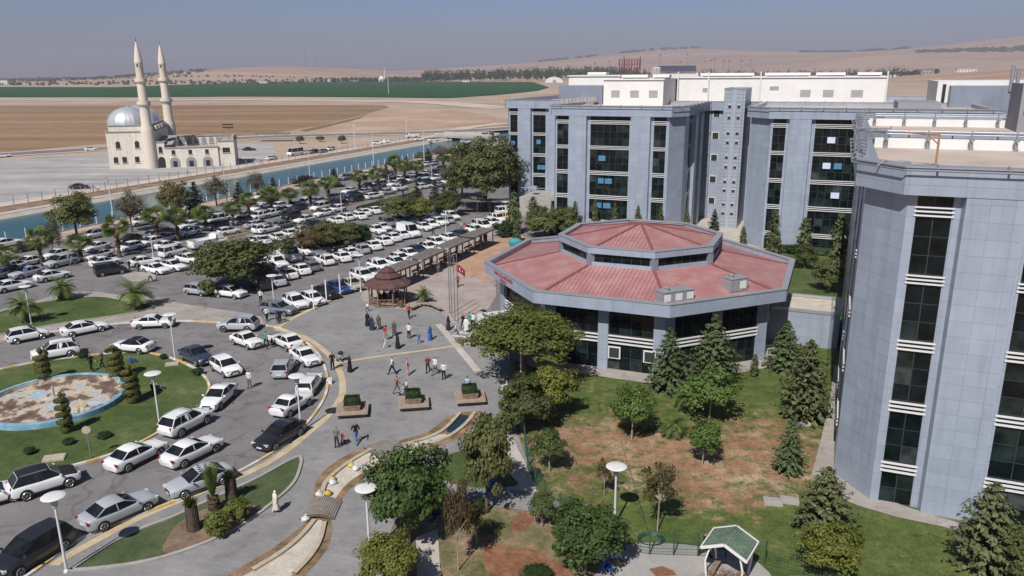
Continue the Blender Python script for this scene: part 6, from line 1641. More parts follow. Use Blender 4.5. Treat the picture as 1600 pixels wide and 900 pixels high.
def person_proto(kind):
    sit={'sit':'sit','bench':'bench'}.get(kind,False); J,B=joints({'man':.42,'man2':.08,'child':.4,'robe':.15,'robe2':.25,'sit':0,'bench':0}[kind],sit=sit)
    me=figure('body',J,B,1.75); me.materials.append(M['skin'])
    root=empty('person'); body=mk('body',me,root)
    dz=-.47 if sit else 0
    arm=lambda x,z:abs(x)>.205
    if kind in('man','man2','child','sit','bench'):
        shell(me,'shirt',M['cloth'],lambda x,y,z:z>.94 and z<1.47 and (z>1.10 or abs(x)<.2),.014,root)
        shell(me,'trousers',M['cloth'],(lambda x,y,z:z<=.97 and abs(x)<.215 and z>.10 and not(z>.8 and abs(x)>.2)) if not sit else (lambda x,y,z:abs(x)<.215 and ((z<1.02 and z>.56) if sit=='bench' else (z<1.0 and y<.3 or (y>.12 and z<1.36 and not(z<.95 and y>.55)))) and not (abs(x)>.205 and y<.25)),.012,root)
        shell(me,'hair',M['hair'],lambda x,y,z:z>1.64 and (y<.06 or z>1.71),.012,root)
    else:
        hem=.03 if kind=='robe' else .28
        mb=MB(); n=18; prof=[(.36 if kind=='robe' else .27,hem),(.30 if kind=='robe' else .25,.5),(.25,.9),(.22,1.15),(.23,1.32),(.17,1.44),(.08,1.50)]
        rings=[[mb.add((r*(1+.07*math.sin(5*t+z*3)*(1.2-z/1.5))*math.cos(t),r*.74*(1+.07*math.sin(5*t+z*3)*(1.2-z/1.5))*math.sin(t),z)) for t in [2*math.pi*k/n for k in range(n)]] for r,z in prof]
        for a,b in zip(rings,rings[1:]):
            for k in range(n): mb.f.append([a[k],a[(k+1)%n],b[(k+1)%n],b[k]]); mb.m.append(0)
        mb.build('robe',M['cloth'],root,70)
        shell(me,'sleeve',M['cloth'],lambda x,y,z:abs(x)>.17 and z>.93 and z<1.47,.03,root)
        shell(me,'headscarf',M['cloth'],lambda x,y,z:z>1.44 and not(y>.05 and 1.56<z<1.70),.025,root)
        if kind=='robe2': shell(me,'trousers',M['cloth'],lambda x,y,z:z<=.5 and z>.1 and abs(x)<.2,.02,root)
    shell(me,'shoe',M['shoe'],(lambda x,y,z:z<.10 and abs(x)<.2) if not sit else (lambda x,y,z:z<.56 and y>.3) if sit=='bench' else (lambda x,y,z:y>.55 and z<.95),.012,root)
    mb=MB()
    for s in (1,-1): mb.box((.034*s,.103,1.655),(.026,.012,.012))
    mb.build('eyes',M['eye'],root)
    return root
PP={}
WHO={'man':'person','man2':'person','child':'person','robe':'person','robe2':'person','sit':'person'}
for i,(x,y,k,a,b,hd,lab) in enumerate(PEOPLE):
    kk=k if k!='man' else ('man' if (i%3) else 'man2')
    first=kk not in PP
    if first: PP[kk]=person_proto(kk)
    o=PP[kk] if first else copy_tree(PP[kk])
    sitting=k in('sit','bench')
    s=rng.uniform(.95,1.04)*(.66 if k=='child' else 1.0)*(.95 if k in('robe','robe2') else 1)
    o.scale=(s,s,s); o.location=(x,y,.045 if not sitting else (-.40 if k=='bench' else -.80)); o.rotation_euler=(0,0,R(-hd+rng.uniform(-8,8)))
    for ch in o.children:
        c=PC[a] if ch.name.split('.')[0] in('shirt','sleeve','robe') else PC[b]
        if ch.name.split('.')[0]=='headscarf': c=PC[a] if k=='robe' else tuple(min(1,v*1.2) for v in PC[a])
        ch.color=(*c,1)
    tag(o,lab,'person','people on the hospital grounds')
# pram beside the woman in black, hand cart in the parking lane
def pram(x,y,rz):
    r=empty('pram',(x,y,.04),rz); tag(r,'pale pram pushed by a woman in a black robe','pram')
    mb=MB(); mb.lathe([(.05,.45),(.24,.5),(.28,.72),(.26,.74)],10); mb.build('basket',plain('pram_cloth',(.45,.45,.46),.8),r)
    mb=MB(); mb.lathe([(.28,.72),(.26,.92),(.12,1.02)],10,(-.02,0,0)); mb.build('hood',M['black'],r)
    mb=MB()
    for s in(1,-1): mb.tube([(.28,.2*s,.12),(-.1,.2*s,.5),(-.55,.2*s,1.0)],.018,5)
    mb.tube([(-.55,.2,1.0),(-.55,-.2,1.0)],.02,5); mb.build('frame',M['steel'],r)
    for s in (1,-1):
        for xx in(.28,-.3):
            mb=MB(); mb.xf=lambda a,b,c,xx=xx,s=s:(xx+a,s*.22+c,.12+b); mb.lathe([(.12,-.02),(.12,.02)],10); mb.build('wheel',M['tyre'],r)
pram(-17.0,72.7,R(160))
# ------------------------------------------------------------------ trees and shrubs
LM={}
def L_(n,a,b,t=.28):
    LM[n]=leafmat('leaves_'+n,a,b,t); return LM[n]
L_('dark',(.040,.058,.016),(.125,.145,.048)); L_('dark2',(.030,.060,.015),(.095,.15,.04)); L_('olive',(.062,.080,.024),(.19,.20,.072)); L_('olive_brown',(.085,.080,.028),(.20,.165,.07))
L_('yellow',(.075,.095,.014),(.24,.25,.05)); L_('bigolive',(.062,.080,.024),(.195,.195,.075)); L_('bigolive2',(.06,.085,.016),(.22,.23,.055)); L_('sapling',(.050,.10,.018),(.17,.24,.06)); L_('sapling2',(.04,.07,.018),(.13,.16,.05))
L_('brown',(.085,.062,.032),(.19,.135,.075)); L_('bare',(.075,.062,.042),(.17,.145,.10)); L_('thin',(.06,.055,.022),(.16,.13,.055)); L_('bronze',(.06,.04,.022),(.15,.11,.055)); L_('small',(.05,.07,.02),(.13,.15,.06)); L_('shrub',(.016,.036,.011),(.05,.085,.026)); L_('shrub_y',(.05,.085,.012),(.20,.22,.045)); L_('shrub_purple',(.03,.018,.018),(.075,.045,.04))
L_('pine',(.032,.056,.020),(.105,.14,.055),.12); L_('pine2',(.034,.052,.018),(.135,.145,.06),.12); L_('darkcon',(.02,.032,.018),(.055,.065,.035),.1); L_('cyp',(.034,.055,.016),(.12,.135,.05),.12)
L_('palm',(.055,.095,.022),(.17,.23,.065),.3); L_('palm_dry',(.10,.07,.02),(.24,.16,.06),.25); L_('agave',(.10,.15,.16),(.20,.27,.29),.1); L_('topiary',(.040,.050,.010),(.17,.16,.045),.1)
M['bark']=layered('bark',[(.3,(.09,.065,.045)),(.6,(.16,.12,.09)),(.8,(.22,.18,.14))],6,(20,.2)); M['palebark']=layered('pale_bark',[(.3,(.26,.22,.17)),(.7,(.42,.37,.31))],6,(20,.15)); M['palmbark']=layered('palm_trunk',[(.3,(.075,.05,.032)),(.6,(.14,.10,.065)),(.8,(.20,.15,.10))],7,(18,.3),bump=.8)
def leaf(mb,c,n,s,t,r,asp=1.0):
    n=n.normalized(); u=n.orthogonal().normalized(); a=r.uniform(0,6.28); v=n.cross(u); p=u*math.cos(a)+v*math.sin(a); q=n.cross(p)
    P=[c+p*s*.5*asp,c+q*s*.42+n*s*.06,c-p*s*.5*asp,c-q*s*.42+n*s*.06]
    ids=[]
    for x in P: mb.v.append((x.x,x.y,x.z)); mb.att.append(t); ids.append(len(mb.v)-1)
    mb.f.append(ids); mb.m.append(0)
def rv(r):
    while True:
        v=Vector((r.uniform(-1,1),r.uniform(-1,1),r.uniform(-1,1)))
        if .05<v.length<1: return v
def trunk_mesh(r,h0,rad,limbs,ends,lean=.04,mat='bark',nm='trunk'):
    mb=MB(); top=Vector((r.uniform(-lean,lean),r.uniform(-lean,lean),h0))
    mb.tube([(0,0,-.02),(top.x*.3,top.y*.3,h0*.4),top],[rad*1.25,rad,rad*.8],8)
    for e in ends[:limbs]:
        e=Vector(e); m_=top.lerp(e,.5)+Vector((0,0,-.03)); mb.tube([top-Vector((0,0,h0*.12)),m_,e],[rad*.6,rad*.4,rad*.12],5)
    return mb.mesh(nm,M[mat],60)
def broad(seed,tb,clumps,per,ls,spread=.30,shape=1.0,gap=.0,flat=False,limbs=7,trad=.028,mat='bark',lobes=True):
    """unit tree: height 1, crown about 1 wide; trunk + limbs, crown of leaf clumps"""
    r=random.Random(seed); mb=MB(); cz=(tb+1)/2; hz=(1-tb)/2; C=[]
    k=0
    while len(C)<clumps and k<5000:
        k+=1; d=rv(r); d.normalize()
        if d.z<-.75: continue
        rad=r.uniform(.55,.92) if r.random()<.82 else r.uniform(.15,.5)
        if lobes: rad*=1+.16*math.sin(3*math.atan2(d.y,d.x)+seed)+.10*math.sin(5*math.atan2(d.y,d.x)+2*d.z*3+seed)
        z=d.z if not flat else (d.z if d.z>-.35 else -.35+d.z*.2)
        c=Vector((d.x*.5*rad*shape,d.y*.5*rad*shape,cz+z*hz*rad))
        if gap and r.random()<gap: continue
        C.append((c,d))
    for c,d in C:
        cs=spread*r.uniform(.7,1.25); tc=r.uniform(.1,.9)
        for j in range(per):
            v=rv(r); p=c+Vector((v.x*cs*.5,v.y*cs*.5,v.z*cs*hz*.75))
            n=(v*.8+d*.5+Vector((0,0,.55))+rv(r)*.7)
            leaf(mb,p,n,ls*r.uniform(.5,1.5),min(1,max(0,tc*.6+r.uniform(0,.4))),r)
    cr=mb
    tm=trunk_mesh(r,tb+ (1-tb)*.22,trad,limbs,[c for c,_ in r.sample(C,min(limbs,len(C)))],mat=mat)
    return tm,cr
def conifer(seed,tb,tiers,arms,per,ls,width=.5,power=1.0,up=.05,droop=.12,rag=.2):
    r=random.Random(seed); mb=MB()
    for i in range(tiers):
        t=i/(tiers-1); z=tb+(1-tb)*t**.95; rr=width*((1-t)**power)*(1-.28*max(0,1-t*7))+.015
        for a in range(max(3,int(arms*(1-t*.55)))):
            an=6.28*a/arms+i*2.4+r.uniform(-.3,.3); ln=rr*r.uniform(1-rag,1+rag*.6); dz=r.uniform(-droop,up)*ln*1.6; tc=r.random()
            for j in range(per):
                f=(j+.6)/per; f=f**.8
                p=Vector((math.cos(an)*ln*f,math.sin(an)*ln*f,z+dz*f-.04*f*(1-t)+r.uniform(-.012,.012)))
                n=Vector((r.uniform(-.5,.5),r.uniform(-.5,.5),1))+Vector((math.cos(an),math.sin(an),0))*.45
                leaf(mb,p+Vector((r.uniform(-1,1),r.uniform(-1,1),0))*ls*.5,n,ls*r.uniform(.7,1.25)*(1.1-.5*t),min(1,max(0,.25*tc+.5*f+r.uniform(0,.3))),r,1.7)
    tk=MB(); tk.tube([(0,0,-.02),(0,0,.5),(0,0,.97)],[.022,.014,.003],7)
    return tk.mesh('trunk',M['bark'],60),mb
def fan_palm(seed,h=4.2,cr=2.0,dry=False):
    r=random.Random(seed); tk=MB(); n=9
    path=[(0.02*k*r.uniform(-1,1),.02*k*r.uniform(-1,1),h*.97*k/n-.05) for k in range(n+1)]
    tk.tube(path,[.36,.31,.28,.27,.25,.25,.25,.27,.31,.24],9)
    for k in range(60):   # old leaf bases
        z=h*(.25+.70*r.random()); a=r.uniform(0,6.28); tk.bar((.24*math.cos(a),.24*math.sin(a),z),(.40*math.cos(a),.40*math.sin(a),z+.16),.09,.03)
    mb=MB(); de=MB()
    def frond(M_,az,el,ln,tint,size):
        d=Vector((math.cos(az)*math.cos(el),math.sin(az)*math.cos(el),math.sin(el))); o=Vector((0,0,h)); e=o+d*ln*.46-Vector((0,0,.10*ln*(1-abs(el)/1.6)))
        side=d.cross(Vector((0,0,1))); side=side.normalized() if side.length>.05 else Vector((1,0,0)); up=side.cross(d).normalized(); tw=r.uniform(-1.0,1.0); side,up=(side*math.cos(tw)+up*math.sin(tw)),(up*math.cos(tw)-side*math.sin(tw))
        def tri(a,b,c):
            ids=[]
            for x in (a,b,c): M_.v.append(tuple(x)); M_.att.append(min(1,max(0,tint+r.uniform(-.12,.12)))); ids.append(len(M_.v)-1)
            M_.f.append(ids); M_.m.append(0)
        tri(o,e+side*.03,e-side*.03)
        nb=10
        for k in range(nb):
            t=-1.25+2.5*k/(nb-1); dd=(d*math.cos(t)+side*math.sin(t)).normalized(); l=size*(1-.16*abs(t))
            q=dd.cross(up).normalized()*.055*size
            m_=e+dd*l*.55+up*.05; tip=e+dd*l-Vector((0,0,.16*l*r.uniform(.4,1.4)))
            tri(e,m_+q,m_-q); tri(m_+q,tip,m_-q)
    for k in range(44):
        el=math.asin(r.uniform(-.75,.98)); frond(mb,r.uniform(0,6.28),el,cr*r.uniform(.9,1.15),r.uniform(.2,.95),cr*.60)
    for k in range(26 if dry else 10): frond(de,r.uniform(0,6.28),r.uniform(-1.25,-.55),cr*.8,r.uniform(.2,.9),cr*.45)
    return tk,mb,de
def date_palm(seed,h=1.6,ln=2.1,nf=38,upright=False):
    r=random.Random(seed); tk=MB(); tk.tube([(0,0,-.05),(0,0,h*.4),(0,0,h*.8),(0,0,h)],[.40,.46,.42,.25],10)
    for k in range(70):
        z=h*r.random(); a=r.uniform(0,6.28); tk.bar((.40*math.cos(a),.40*math.sin(a),z),(.55*math.cos(a),.55*math.sin(a),z+.18),.12,.04)
    mb=MB()
    for k in range(nf):
        az=r.uniform(0,6.28); el=(r.uniform(-.05,1.3) if not upright else r.uniform(1.15,1.5)); L=ln*r.uniform(.8,1.1); d=Vector((math.cos(az)*math.cos(el),math.sin(az)*math.cos(el),math.sin(el))); p=Vector((0,0,h)); tint=r.uniform(.2,.9); ns=15
        for i in range(ns):
            q=p+d*(L/ns); d=(d+Vector((0,0,-.105 if not upright else -.02))).normalized(); side=d.cross(Vector((0,0,1)))
            side=side.normalized() if side.length>.02 else Vector((1,0,0)); w_=.46*math.sin(math.pi*min(1,(i+1.2)/(ns+1)))**.6*ln/2.1
            for s in (1,-1):
                a_=p; b_=p+side*s*w_+d*w_*.75-Vector((0,0,.10*w_)); c_=p+d*(L/ns)*.85
                ids=[]
                for x in (a_,b_,c_): mb.v.append(tuple(x)); mb.att.append(min(1,max(0,tint+r.uniform(-.1,.1)))); ids.append(len(mb.v)-1)
                mb.f.append(ids); mb.m.append(0)
            p=q
    return tk,mb
def topiary(seed):
    r=random.Random(seed); mb=MB(); tk=MB(); tk.tube([(0,0,-.02),(0,0,.95)],[.05,.03],6)
    for k in range(7000):   # clipped leaf skin of a fat rising coil
        t=r.random(); a=t*4*2*math.pi; z=.17+.70*t; R_=.26*(1-.16*t); b=r.uniform(0,6.28); rr=.068
        d=Vector((math.cos(a),math.sin(a),0)); nrm=d*math.cos(b)+Vector((0,0,1))*math.sin(b)*.85
        c=Vector((0,0,z))+d*R_*.85+Vector((nrm.x*rr*2.9,nrm.y*rr*2.9,nrm.z*rr))
        leaf(mb,c,nrm+rv(r)*.35,.055*r.uniform(.8,1.2),r.random()*.8+.1,r)
    for k in range(260):
        d=rv(r).normalized(); leaf(mb,Vector((d.x*.13,d.y*.13,.94+d.z*.07)),d,.04,r.random(),r)
    for k in range(900):
        d=rv(r).normalized(); leaf(mb,Vector((d.x*.30,d.y*.30,.09+d.z*.085)),d,.042,r.random(),r)
    return tk.mesh('trunk',M['bark']),mb
KIND={ # seedbase,trunk top,clumps,leaves,leaf size,spread,extra
'dark':('leafy_tree',.08,120,95,.044,.28,{}),'dark2':('leafy_tree',.26,140,100,.038,.26,{}),'olive':('leafy_tree',.20,105,85,.040,.27,{}),'olive_brown':('leafy_tree',.16,100,75,.042,.28,{}),'yellow':('leafy_tree',.20,110,90,.040,.27,{}),
'bigolive':('leafy_tree',.16,260,90,.028,.21,{}),'bigolive2':('leafy_tree',.34,230,95,.027,.22,{'flat':True}),'sapling':('young_tree',.28,55,85,.048,.34,{'gap':.1,'trad':.016,'mat':'palebark'}),'sapling2':('young_tree',.34,70,85,.046,.30,{'trad':.018,'mat':'palebark'}),
'brown':('leafy_tree',.18,95,60,.042,.28,{'gap':.1}),'bare':('leafy_tree',.25,90,36,.036,.30,{'limbs':26}),'thin':('young_tree',.42,44,52,.048,.34,{'gap':.15,'trad':.020,'mat':'palebark','limbs':10}),'bronze':('young_tree',.34,60,52,.046,.32,{'trad':.022,'mat':'palebark','limbs':12}),'small':('young_tree',.38,36,46,.06,.36,{'trad':.018}),
'shrub':('shrub',.03,60,60,.075,.36,{'lobes':False,'limbs':3}),'shrub_y':('ball_shrub',.04,60,70,.075,.34,{'lobes':False,'limbs':3}),'shrub_purple':('shrub',.05,50,50,.07,.38,{})}
PROTO={}
def tree_proto(k,v):
    key=(k,v)
    if key in PROTO: return PROTO[key]
    if k in KIND:
        nm,tb,cl,per,ls,sp,ex=KIND[k]; t,c=broad(hash(k)%97 if False else sum(map(ord,k))+v*17,tb,cl,per,ls,sp,**ex); PROTO[key]=(nm,t,c.mesh('crown',LM[k]))
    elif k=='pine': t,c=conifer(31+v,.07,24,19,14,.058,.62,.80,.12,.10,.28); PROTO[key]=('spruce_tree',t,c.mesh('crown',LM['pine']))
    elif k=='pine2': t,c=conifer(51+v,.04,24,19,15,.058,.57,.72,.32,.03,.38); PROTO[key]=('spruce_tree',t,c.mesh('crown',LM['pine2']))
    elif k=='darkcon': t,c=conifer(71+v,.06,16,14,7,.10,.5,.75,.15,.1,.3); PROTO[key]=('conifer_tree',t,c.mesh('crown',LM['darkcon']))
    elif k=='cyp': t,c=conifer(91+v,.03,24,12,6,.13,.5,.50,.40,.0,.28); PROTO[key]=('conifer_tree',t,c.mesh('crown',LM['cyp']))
    elif k=='topiary': t,c=topiary(v); PROTO[key]=('topiary_shrub',t,c.mesh('crown',LM['topiary']))
    return PROTO[key]
GROUPS={'cyp':'conifers by the buildings','darkcon':'conifers in the planting','pine':'spruces in the garden','pine2':'spruces in the garden','topiary':'spiral shrubs round the pool','olive':'green trees','shrub':'low shrubs','shrub_y':'ball shrubs on the island'}
nf=0
for i,(k,x,y,h,wd,lab) in enumerate(TREES):
    v=i%2; rr=random.Random(i*7+3)
    if k in('fan_palm','fan_palm_dry'):
        dry=k=='fan_palm_dry'; key=(k,i%3)
        if key not in PROTO:
            tk,mb,de=fan_palm(i+5,dry=dry); PROTO[key]=(tk.mesh('trunk',M['palmbark'],50),mb.mesh('fronds',LM['palm']),de.mesh('dead_fronds',LM['palm_dry']))
        t,c,d=PROTO[key]; o=empty('fan_palm',(x,y,0),rr.uniform(0,6.28)); s=max(.62,h/4.2); w_=max(1.05,min(1.3,wd/4.2)); o.scale=(w_,w_,s)
        mk('trunk',t,o); mk('crown',c,o); mk('dead_fronds',d,o); nf+=1
        tag(o,('brown leaved fan palm with drooping dead fronds, %s of the two'%('left' if x<-52 else 'right')) if dry else 'fan palm with a thick brown trunk in the car park, %s from the left'%ordinal(sorted([t_[1]/t_[2] for t_ in TREES if t_[0]=='fan_palm']).index(x/y)+1),'palm','fan palms along the car park')
    elif k in('date_palm','tied_palm'):
        key=(k,i%3)
        if key not in PROTO:
            tk,mb=date_palm(i,1.6 if k=='date_palm' else 1.0,2.1 if k=='date_palm' else 2.3,40 if k=='date_palm' else 26,k=='tied_palm'); PROTO[key]=(tk.mesh('trunk',M['palmbark'],50),mb.mesh('fronds',LM['palm']))
        t,c=PROTO[key]; o=empty('date_palm',(x,y,0),rr.uniform(0,6.28)); s=h/(3.4 if k=='date_palm' else 3.3); w_=(wd/3.9 if k=='date_palm' else .72); o.scale=(w_,w_,s); mk('trunk',t,o); mk('crown',c,o); tag(o,lab,'palm','date palms')
    elif k=='agave':
        mb=MB(); r=random.Random(4)
        for q in range(44):
            d=rv(r); d.z=abs(d.z); d.normalize(); s=d.cross(Vector((0,0,1)));
            if s.length<.05: continue
            s.normalize(); ids=[]
            for pt in (d*.03+s*.05,d*.6,d*.03-s*.05): mb.v.append(tuple(pt)); mb.att.append(r.random()); ids.append(len(mb.v)-1)
            mb.f.append(ids); mb.m.append(0)
        tag(mb.build('agave_plant',LM['agave']),lab,'plant'); bpy.data.objects[-1] if False else None; [ob for ob in col.objects if ob.name=='agave_plant'][0].location=(x,y,0)
    else:
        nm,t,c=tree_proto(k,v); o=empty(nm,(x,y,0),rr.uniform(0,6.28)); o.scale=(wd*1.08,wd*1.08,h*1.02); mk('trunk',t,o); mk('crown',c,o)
        tag(o,lab,'shrub' if 'shrub' in nm else 'tree',GROUPS.get(k))
# ------------------------------------------------------------------ street furniture
M['lamppost']=plain('lamp_post',(.62,.63,.64),.4,var=.06); M['lampdisc']=plain('lamp_disc',(.72,.72,.70),.45,var=.05); M['lampgl']=plain('lamp_glass',(.45,.46,.46),.2)
def mlamp(h=4.9):
    r=empty('street_lamp')
    mb=MB(); mb.lathe([(.16,0),(.16,.12),(.075,.2),(.065,h-1.0),(.06,h-.72)],10); mb.build('pole',M['lamppost'],r,40)
    mb=MB(); mb.lathe([(.06,h-.75),(.16,h-.68),(.20,h-.30),(.10,h-.26)],12); mb.build('lantern',M['lampgl'],r,40)
    mb=MB(); mb.lathe([(.10,h-.24),(.55,h-.10),(.64,h-.03),(.60,h+.0),(.25,h+.015),(.02,h+.02)],24)
    for k in range(3): mb.tube([(.17*math.cos(2.1*k),.17*math.sin(2.1*k),h-.32),(.45*math.cos(2.1*k),.45*math.sin(2.1*k),h-.13)],.015,4)
    mb.build('shade_disc',M['lampdisc'],r,40); return r
def bollard(x,y):
    r=empty('bollard_light',(x,y,.02)); tag(r,'small white topped bollard light by the flat footbridge','bollard light'); mb=MB(); mb.lathe([(.05,0),(.05,.7),(.10,.72),(.10,.86)],10); mb.build('post',M['lamppost'],r); mb=MB(); mb.lathe([(.30,.86),(.33,.9),(.2,.97),(.0,1.0)],16); mb.build('cap',M['lampdisc'],r,40)
bollard(-7.35,51.6)
first=None
for x,y,h,lab in LAMPS:
    o=mlamp() if first is None else copy_tree(first); first=first or o
    o.location=(x,y,.01); s=max(.85,min(1.03,h/4.9)) if h>3 else 1.0
    o.scale=(1,1,s); tag(o,lab,'street lamp','mushroom lamps')
first=None
for i,(x,y,h,lab) in enumerate(TALL):
    if first is None:
        r=empty('light_pole'); mb=MB(); mb.lathe([(.14,0),(.12,.4),(.07,9.0)],8); mb.build('pole',M['lamppost'],r,40); mb=MB(); mb.bar((0,0,9.0),(.9,0,9.15),.09,.07); mb.bar((.5,0,9.08),(1.1,0,9.18),.22,.09); mb.build('lamp_head',M['lamppost'],r); first=r
        o=r
    else: o=copy_tree(first)
    o.location=(x,y,0); o.rotation_euler=(0,0,rng.uniform(0,6)); o.scale=(1,1,h/9.0) if h>6 else (.75,.75,max(4.2,h)/9.0); tag(o,lab,'light pole','thin light poles')
first=None
for i,(x,y,h) in enumerate(POSTS):
    if first is None:
        r=empty('white_post'); mb=MB(); mb.box((0,0,1.5),(.13,.13,3.0)); mb.build('shaft',M['lampdisc'],r); mb=MB(); mb.box((0,0,.06),(.3,.3,.12)); mb.build('foot',M['concrete'],r); first=r; o=r
    else: o=copy_tree(first)
    o.location=(x,y,0); o.scale=(1,1,h/3.0); tag(o,'square white post at the front of the parked cars, %s from the grey estate car'%ordinal(i+1),'post','white posts at the plaza edge')
M['polesteel']=plain('flagpole_grey',(.20,.19,.19),.5)
for i,(x,y,h) in enumerate(FLAGS):
    r=empty('flagpole',(x,y,0)); mb=MB(); mb.lathe([(.06,0),(.05,h*.5),(.035,h)],8); mb.build('shaft',M['polesteel'],r,40); mb=MB(); mb.lathe([(.0,-.06),(.07,0),(0,.07)],8,(0,0,h+.03),closed=False); mb.build('ball',M['steel'],r); mb=MB(); mb.box((0,0,.05),(.35,.35,.1)); mb.build('foot',M['concrete'],r)
    tag(r,'thin flagpole in the row of four, '+('bearing the red flag' if i==3 else '%s from the planters of the car park side'%ordinal(i+1)),'flagpole','flagpoles before the hall')
def flag():
    x,y,h=FLAGS[3]; mb=MB(); n=12
    r=empty('flag',(x,y,0)); g=[]
    P=lambda u,v:(.06+1.0*u*.86,.18*math.sin(u*5+v*1.2)*u,h-1.15-.85*v-.62*u*u-.1*u*math.sin(3*u+v))
    for k in range(n+1): g.append([mb.add(P(k/n,j/6)) for j in range(7)])
    for a,b in zip(g,g[1:]):
        for j in range(6): mb.f.append([a[j],a[j+1],b[j+1],b[j]]); mb.m.append(0)
    mb.build('cloth',plain('red_flag_cloth',(.24,.015,.02),.8),r,80)
    mb=MB()
    for sg in (.02,-.02):
        for k in range(16):   # crescent as a strip between two arcs
            t0=.9+4.5*k/16; t1=.9+4.5*(k+1)/16
            q=[]
            for t,rad,c in ((t0,.24,.36),(t1,.24,.36),(t1,.19,.42),(t0,.19,.42)): 
                px,py,pz=P(c+rad*.62*math.cos(t),.5+rad*math.sin(t)); q.append((px,py+sg,pz))
            mb.poly(q)
        st=[]
        for k in range(10):
            rad=.12 if k%2==0 else .05; t=math.pi+2*math.pi*k/10; px,py,pz=P(.66+rad*.62*math.cos(t),.5+rad*math.sin(t)); st.append((px,py+sg,pz))
        mb.poly(st)
    mb.build('crescent_and_star',M['white_bar'],r)
    tag(r,'red flag with white crescent and star hanging from the end flagpole','flag')
flag()
# gazebo with tiered brown roof
M['wood']=layered('weathered_wood',[(.3,(.17,.11,.075)),(.55,(.25,.175,.125)),(.75,(.33,.25,.19))],2.5,(14,.2)); M['paleswood']=layered('pale_wood',[(.3,(.28,.215,.165)),(.55,(.37,.295,.235)),(.75,(.45,.37,.30))],2.5,(14,.2)); M['brownroof']=layered('brown_shingle',[(.3,(.085,.045,.042)),(.55,(.125,.068,.062)),(.75,(.16,.095,.088))],2.0,(9,.2)); M['greywood']=layered('grey_wood',[(.3,(.13,.115,.10)),(.55,(.18,.16,.14)),(.75,(.24,.22,.195))],1.5,(10,.18))
def gazebo(x,y):
    r=empty('gazebo',(x,y,.03)); tag(r,'brown wooden gazebo with a three tiered octagonal roof','gazebo')
    oc=lambda rad,z,n=8:[(rad*math.cos(2*math.pi*(k+.5)/n),rad*math.sin(2*math.pi*(k+.5)/n),z) for k in range(n)]
    for k in range(8):
        p=oc(2.35,0)[k]; mb=MB(); mb.box((p[0],p[1],1.3),(.15,.15,2.6),0,2*math.pi*(k+.5)/8); mb.build('post',M['wood'],r)
    def tier(nm,r0,z0,r1,z1):
        mb=MB(); a=[mb.add(p) for p in oc(r0,z0)]; b=[mb.add(p) for p in oc(r1,z1)]; c=[mb.add(p) for p in oc(r0,z0-.14)]
        for k in range(8):
            l=(k+1)%8; mb.f.append([a[k],a[l],b[l],b[k]]); mb.m.append(0); mb.f.append([c[k],c[l],a[l],a[k]]); mb.m.append(0)
        mb.f.append(b); mb.m.append(0); mb.f.append(c[::-1]); mb.m.append(0); return mb.build(nm,M['brownroof'],r)
    tier('roof',3.0,2.55,1.25,3.35); tier('upper_roof',1.65,3.5,.75,4.0); tier('top_roof',.95,4.12,.1,4.7)
    for k in (0,1,3,4,5,6):
        p,q=oc(2.35,0)[k],oc(2.35,0)[(k+1)%8]; mb=MB()
        for z in (.15,.95): mb.bar((p[0],p[1],z),(q[0],q[1],z),.07,.09)
        for t in range(1,6):
            f=t/6; mb.bar((p[0]+(q[0]-p[0])*f,p[1]+(q[1]-p[1])*f,.15),(p[0]+(q[0]-p[0])*(f+.05*(-1)**t),p[1]+(q[1]-p[1])*(f+.05*(-1)**t),.95),.05,.05)
        mb.build('railing',M['wood'],r)
    mb=MB(); mb.prism([(a,b) for a,b,_ in oc(2.3,0)],0.0,.06); mb.build('floor',M['paleswood'],r)
    mb=MB()
    for k in (3,4,5): 
        p,q=oc(1.95,.45)[k],oc(1.95,.45)[(k+1)%8]; mb.bar(p,q,.4,.06); mb.bar((p[0],p[1],.2),(p[0],p[1],.44),.08,.08)
    mb.build('bench',M['paleswood'],r)
gazebo(*PT['gazebo'])
# open shelters (pergolas) along the car park
PG=[((-16.6,97.6),(-13.5,103.9),'nearest the gazebo'),((-13.4,104.9),(-10.7,111.4),'second from the gazebo'),((-10.3,112.3),(-7.4,118.8),'third from the gazebo'),((-7.0,120.0),(-3.9,126.8),'farthest from the gazebo')]
for a,b,w_ in PG:
    L=math.hypot(b[0]-a[0],b[1]-a[1]); r=empty('pergola',((a[0]+b[0])/2,(a[1]+b[1])/2,.02),math.atan2(b[1]-a[1],b[0]-a[0])); tag(r,'long flat grey brown shelter roof on dark posts, '+w_,'pergola','shelters along the parking row')
    mb=MB()
    mb.box((0,-.65,2.72),(L,1.35,.07),0); mb.box((0,.65,2.74),(L,1.35,.07),0); mb.bar((-L/2,-1.3,2.62),(L/2,-1.3,2.62),.07,.16); mb.bar((-L/2,1.3,2.62),(L/2,1.3,2.62),.07,.16)
    mb.build('roof',M['greywood'],r)
    for k in range(4):
        for s in (1.05,-1.05):
            mb=MB(); mb.box((-L/2+.35+(L-.7)*k/3,s,1.3),(.13,.13,2.6)); mb.build('post',M['bark'],r)
    for s in (-1,1):
        mb=MB(); mb.box((s*L*.25,.55,.45),(L*.36,.45,.06)); mb.box((s*L*.25,.82,.75),(L*.36,.05,.35)); mb.box((s*L*.25-L*.15,.55,.21),(.08,.4,.42)); mb.box((s*L*.25+L*.15,.55,.21),(.08,.4,.42)); mb.build('bench',M['wood'],r)
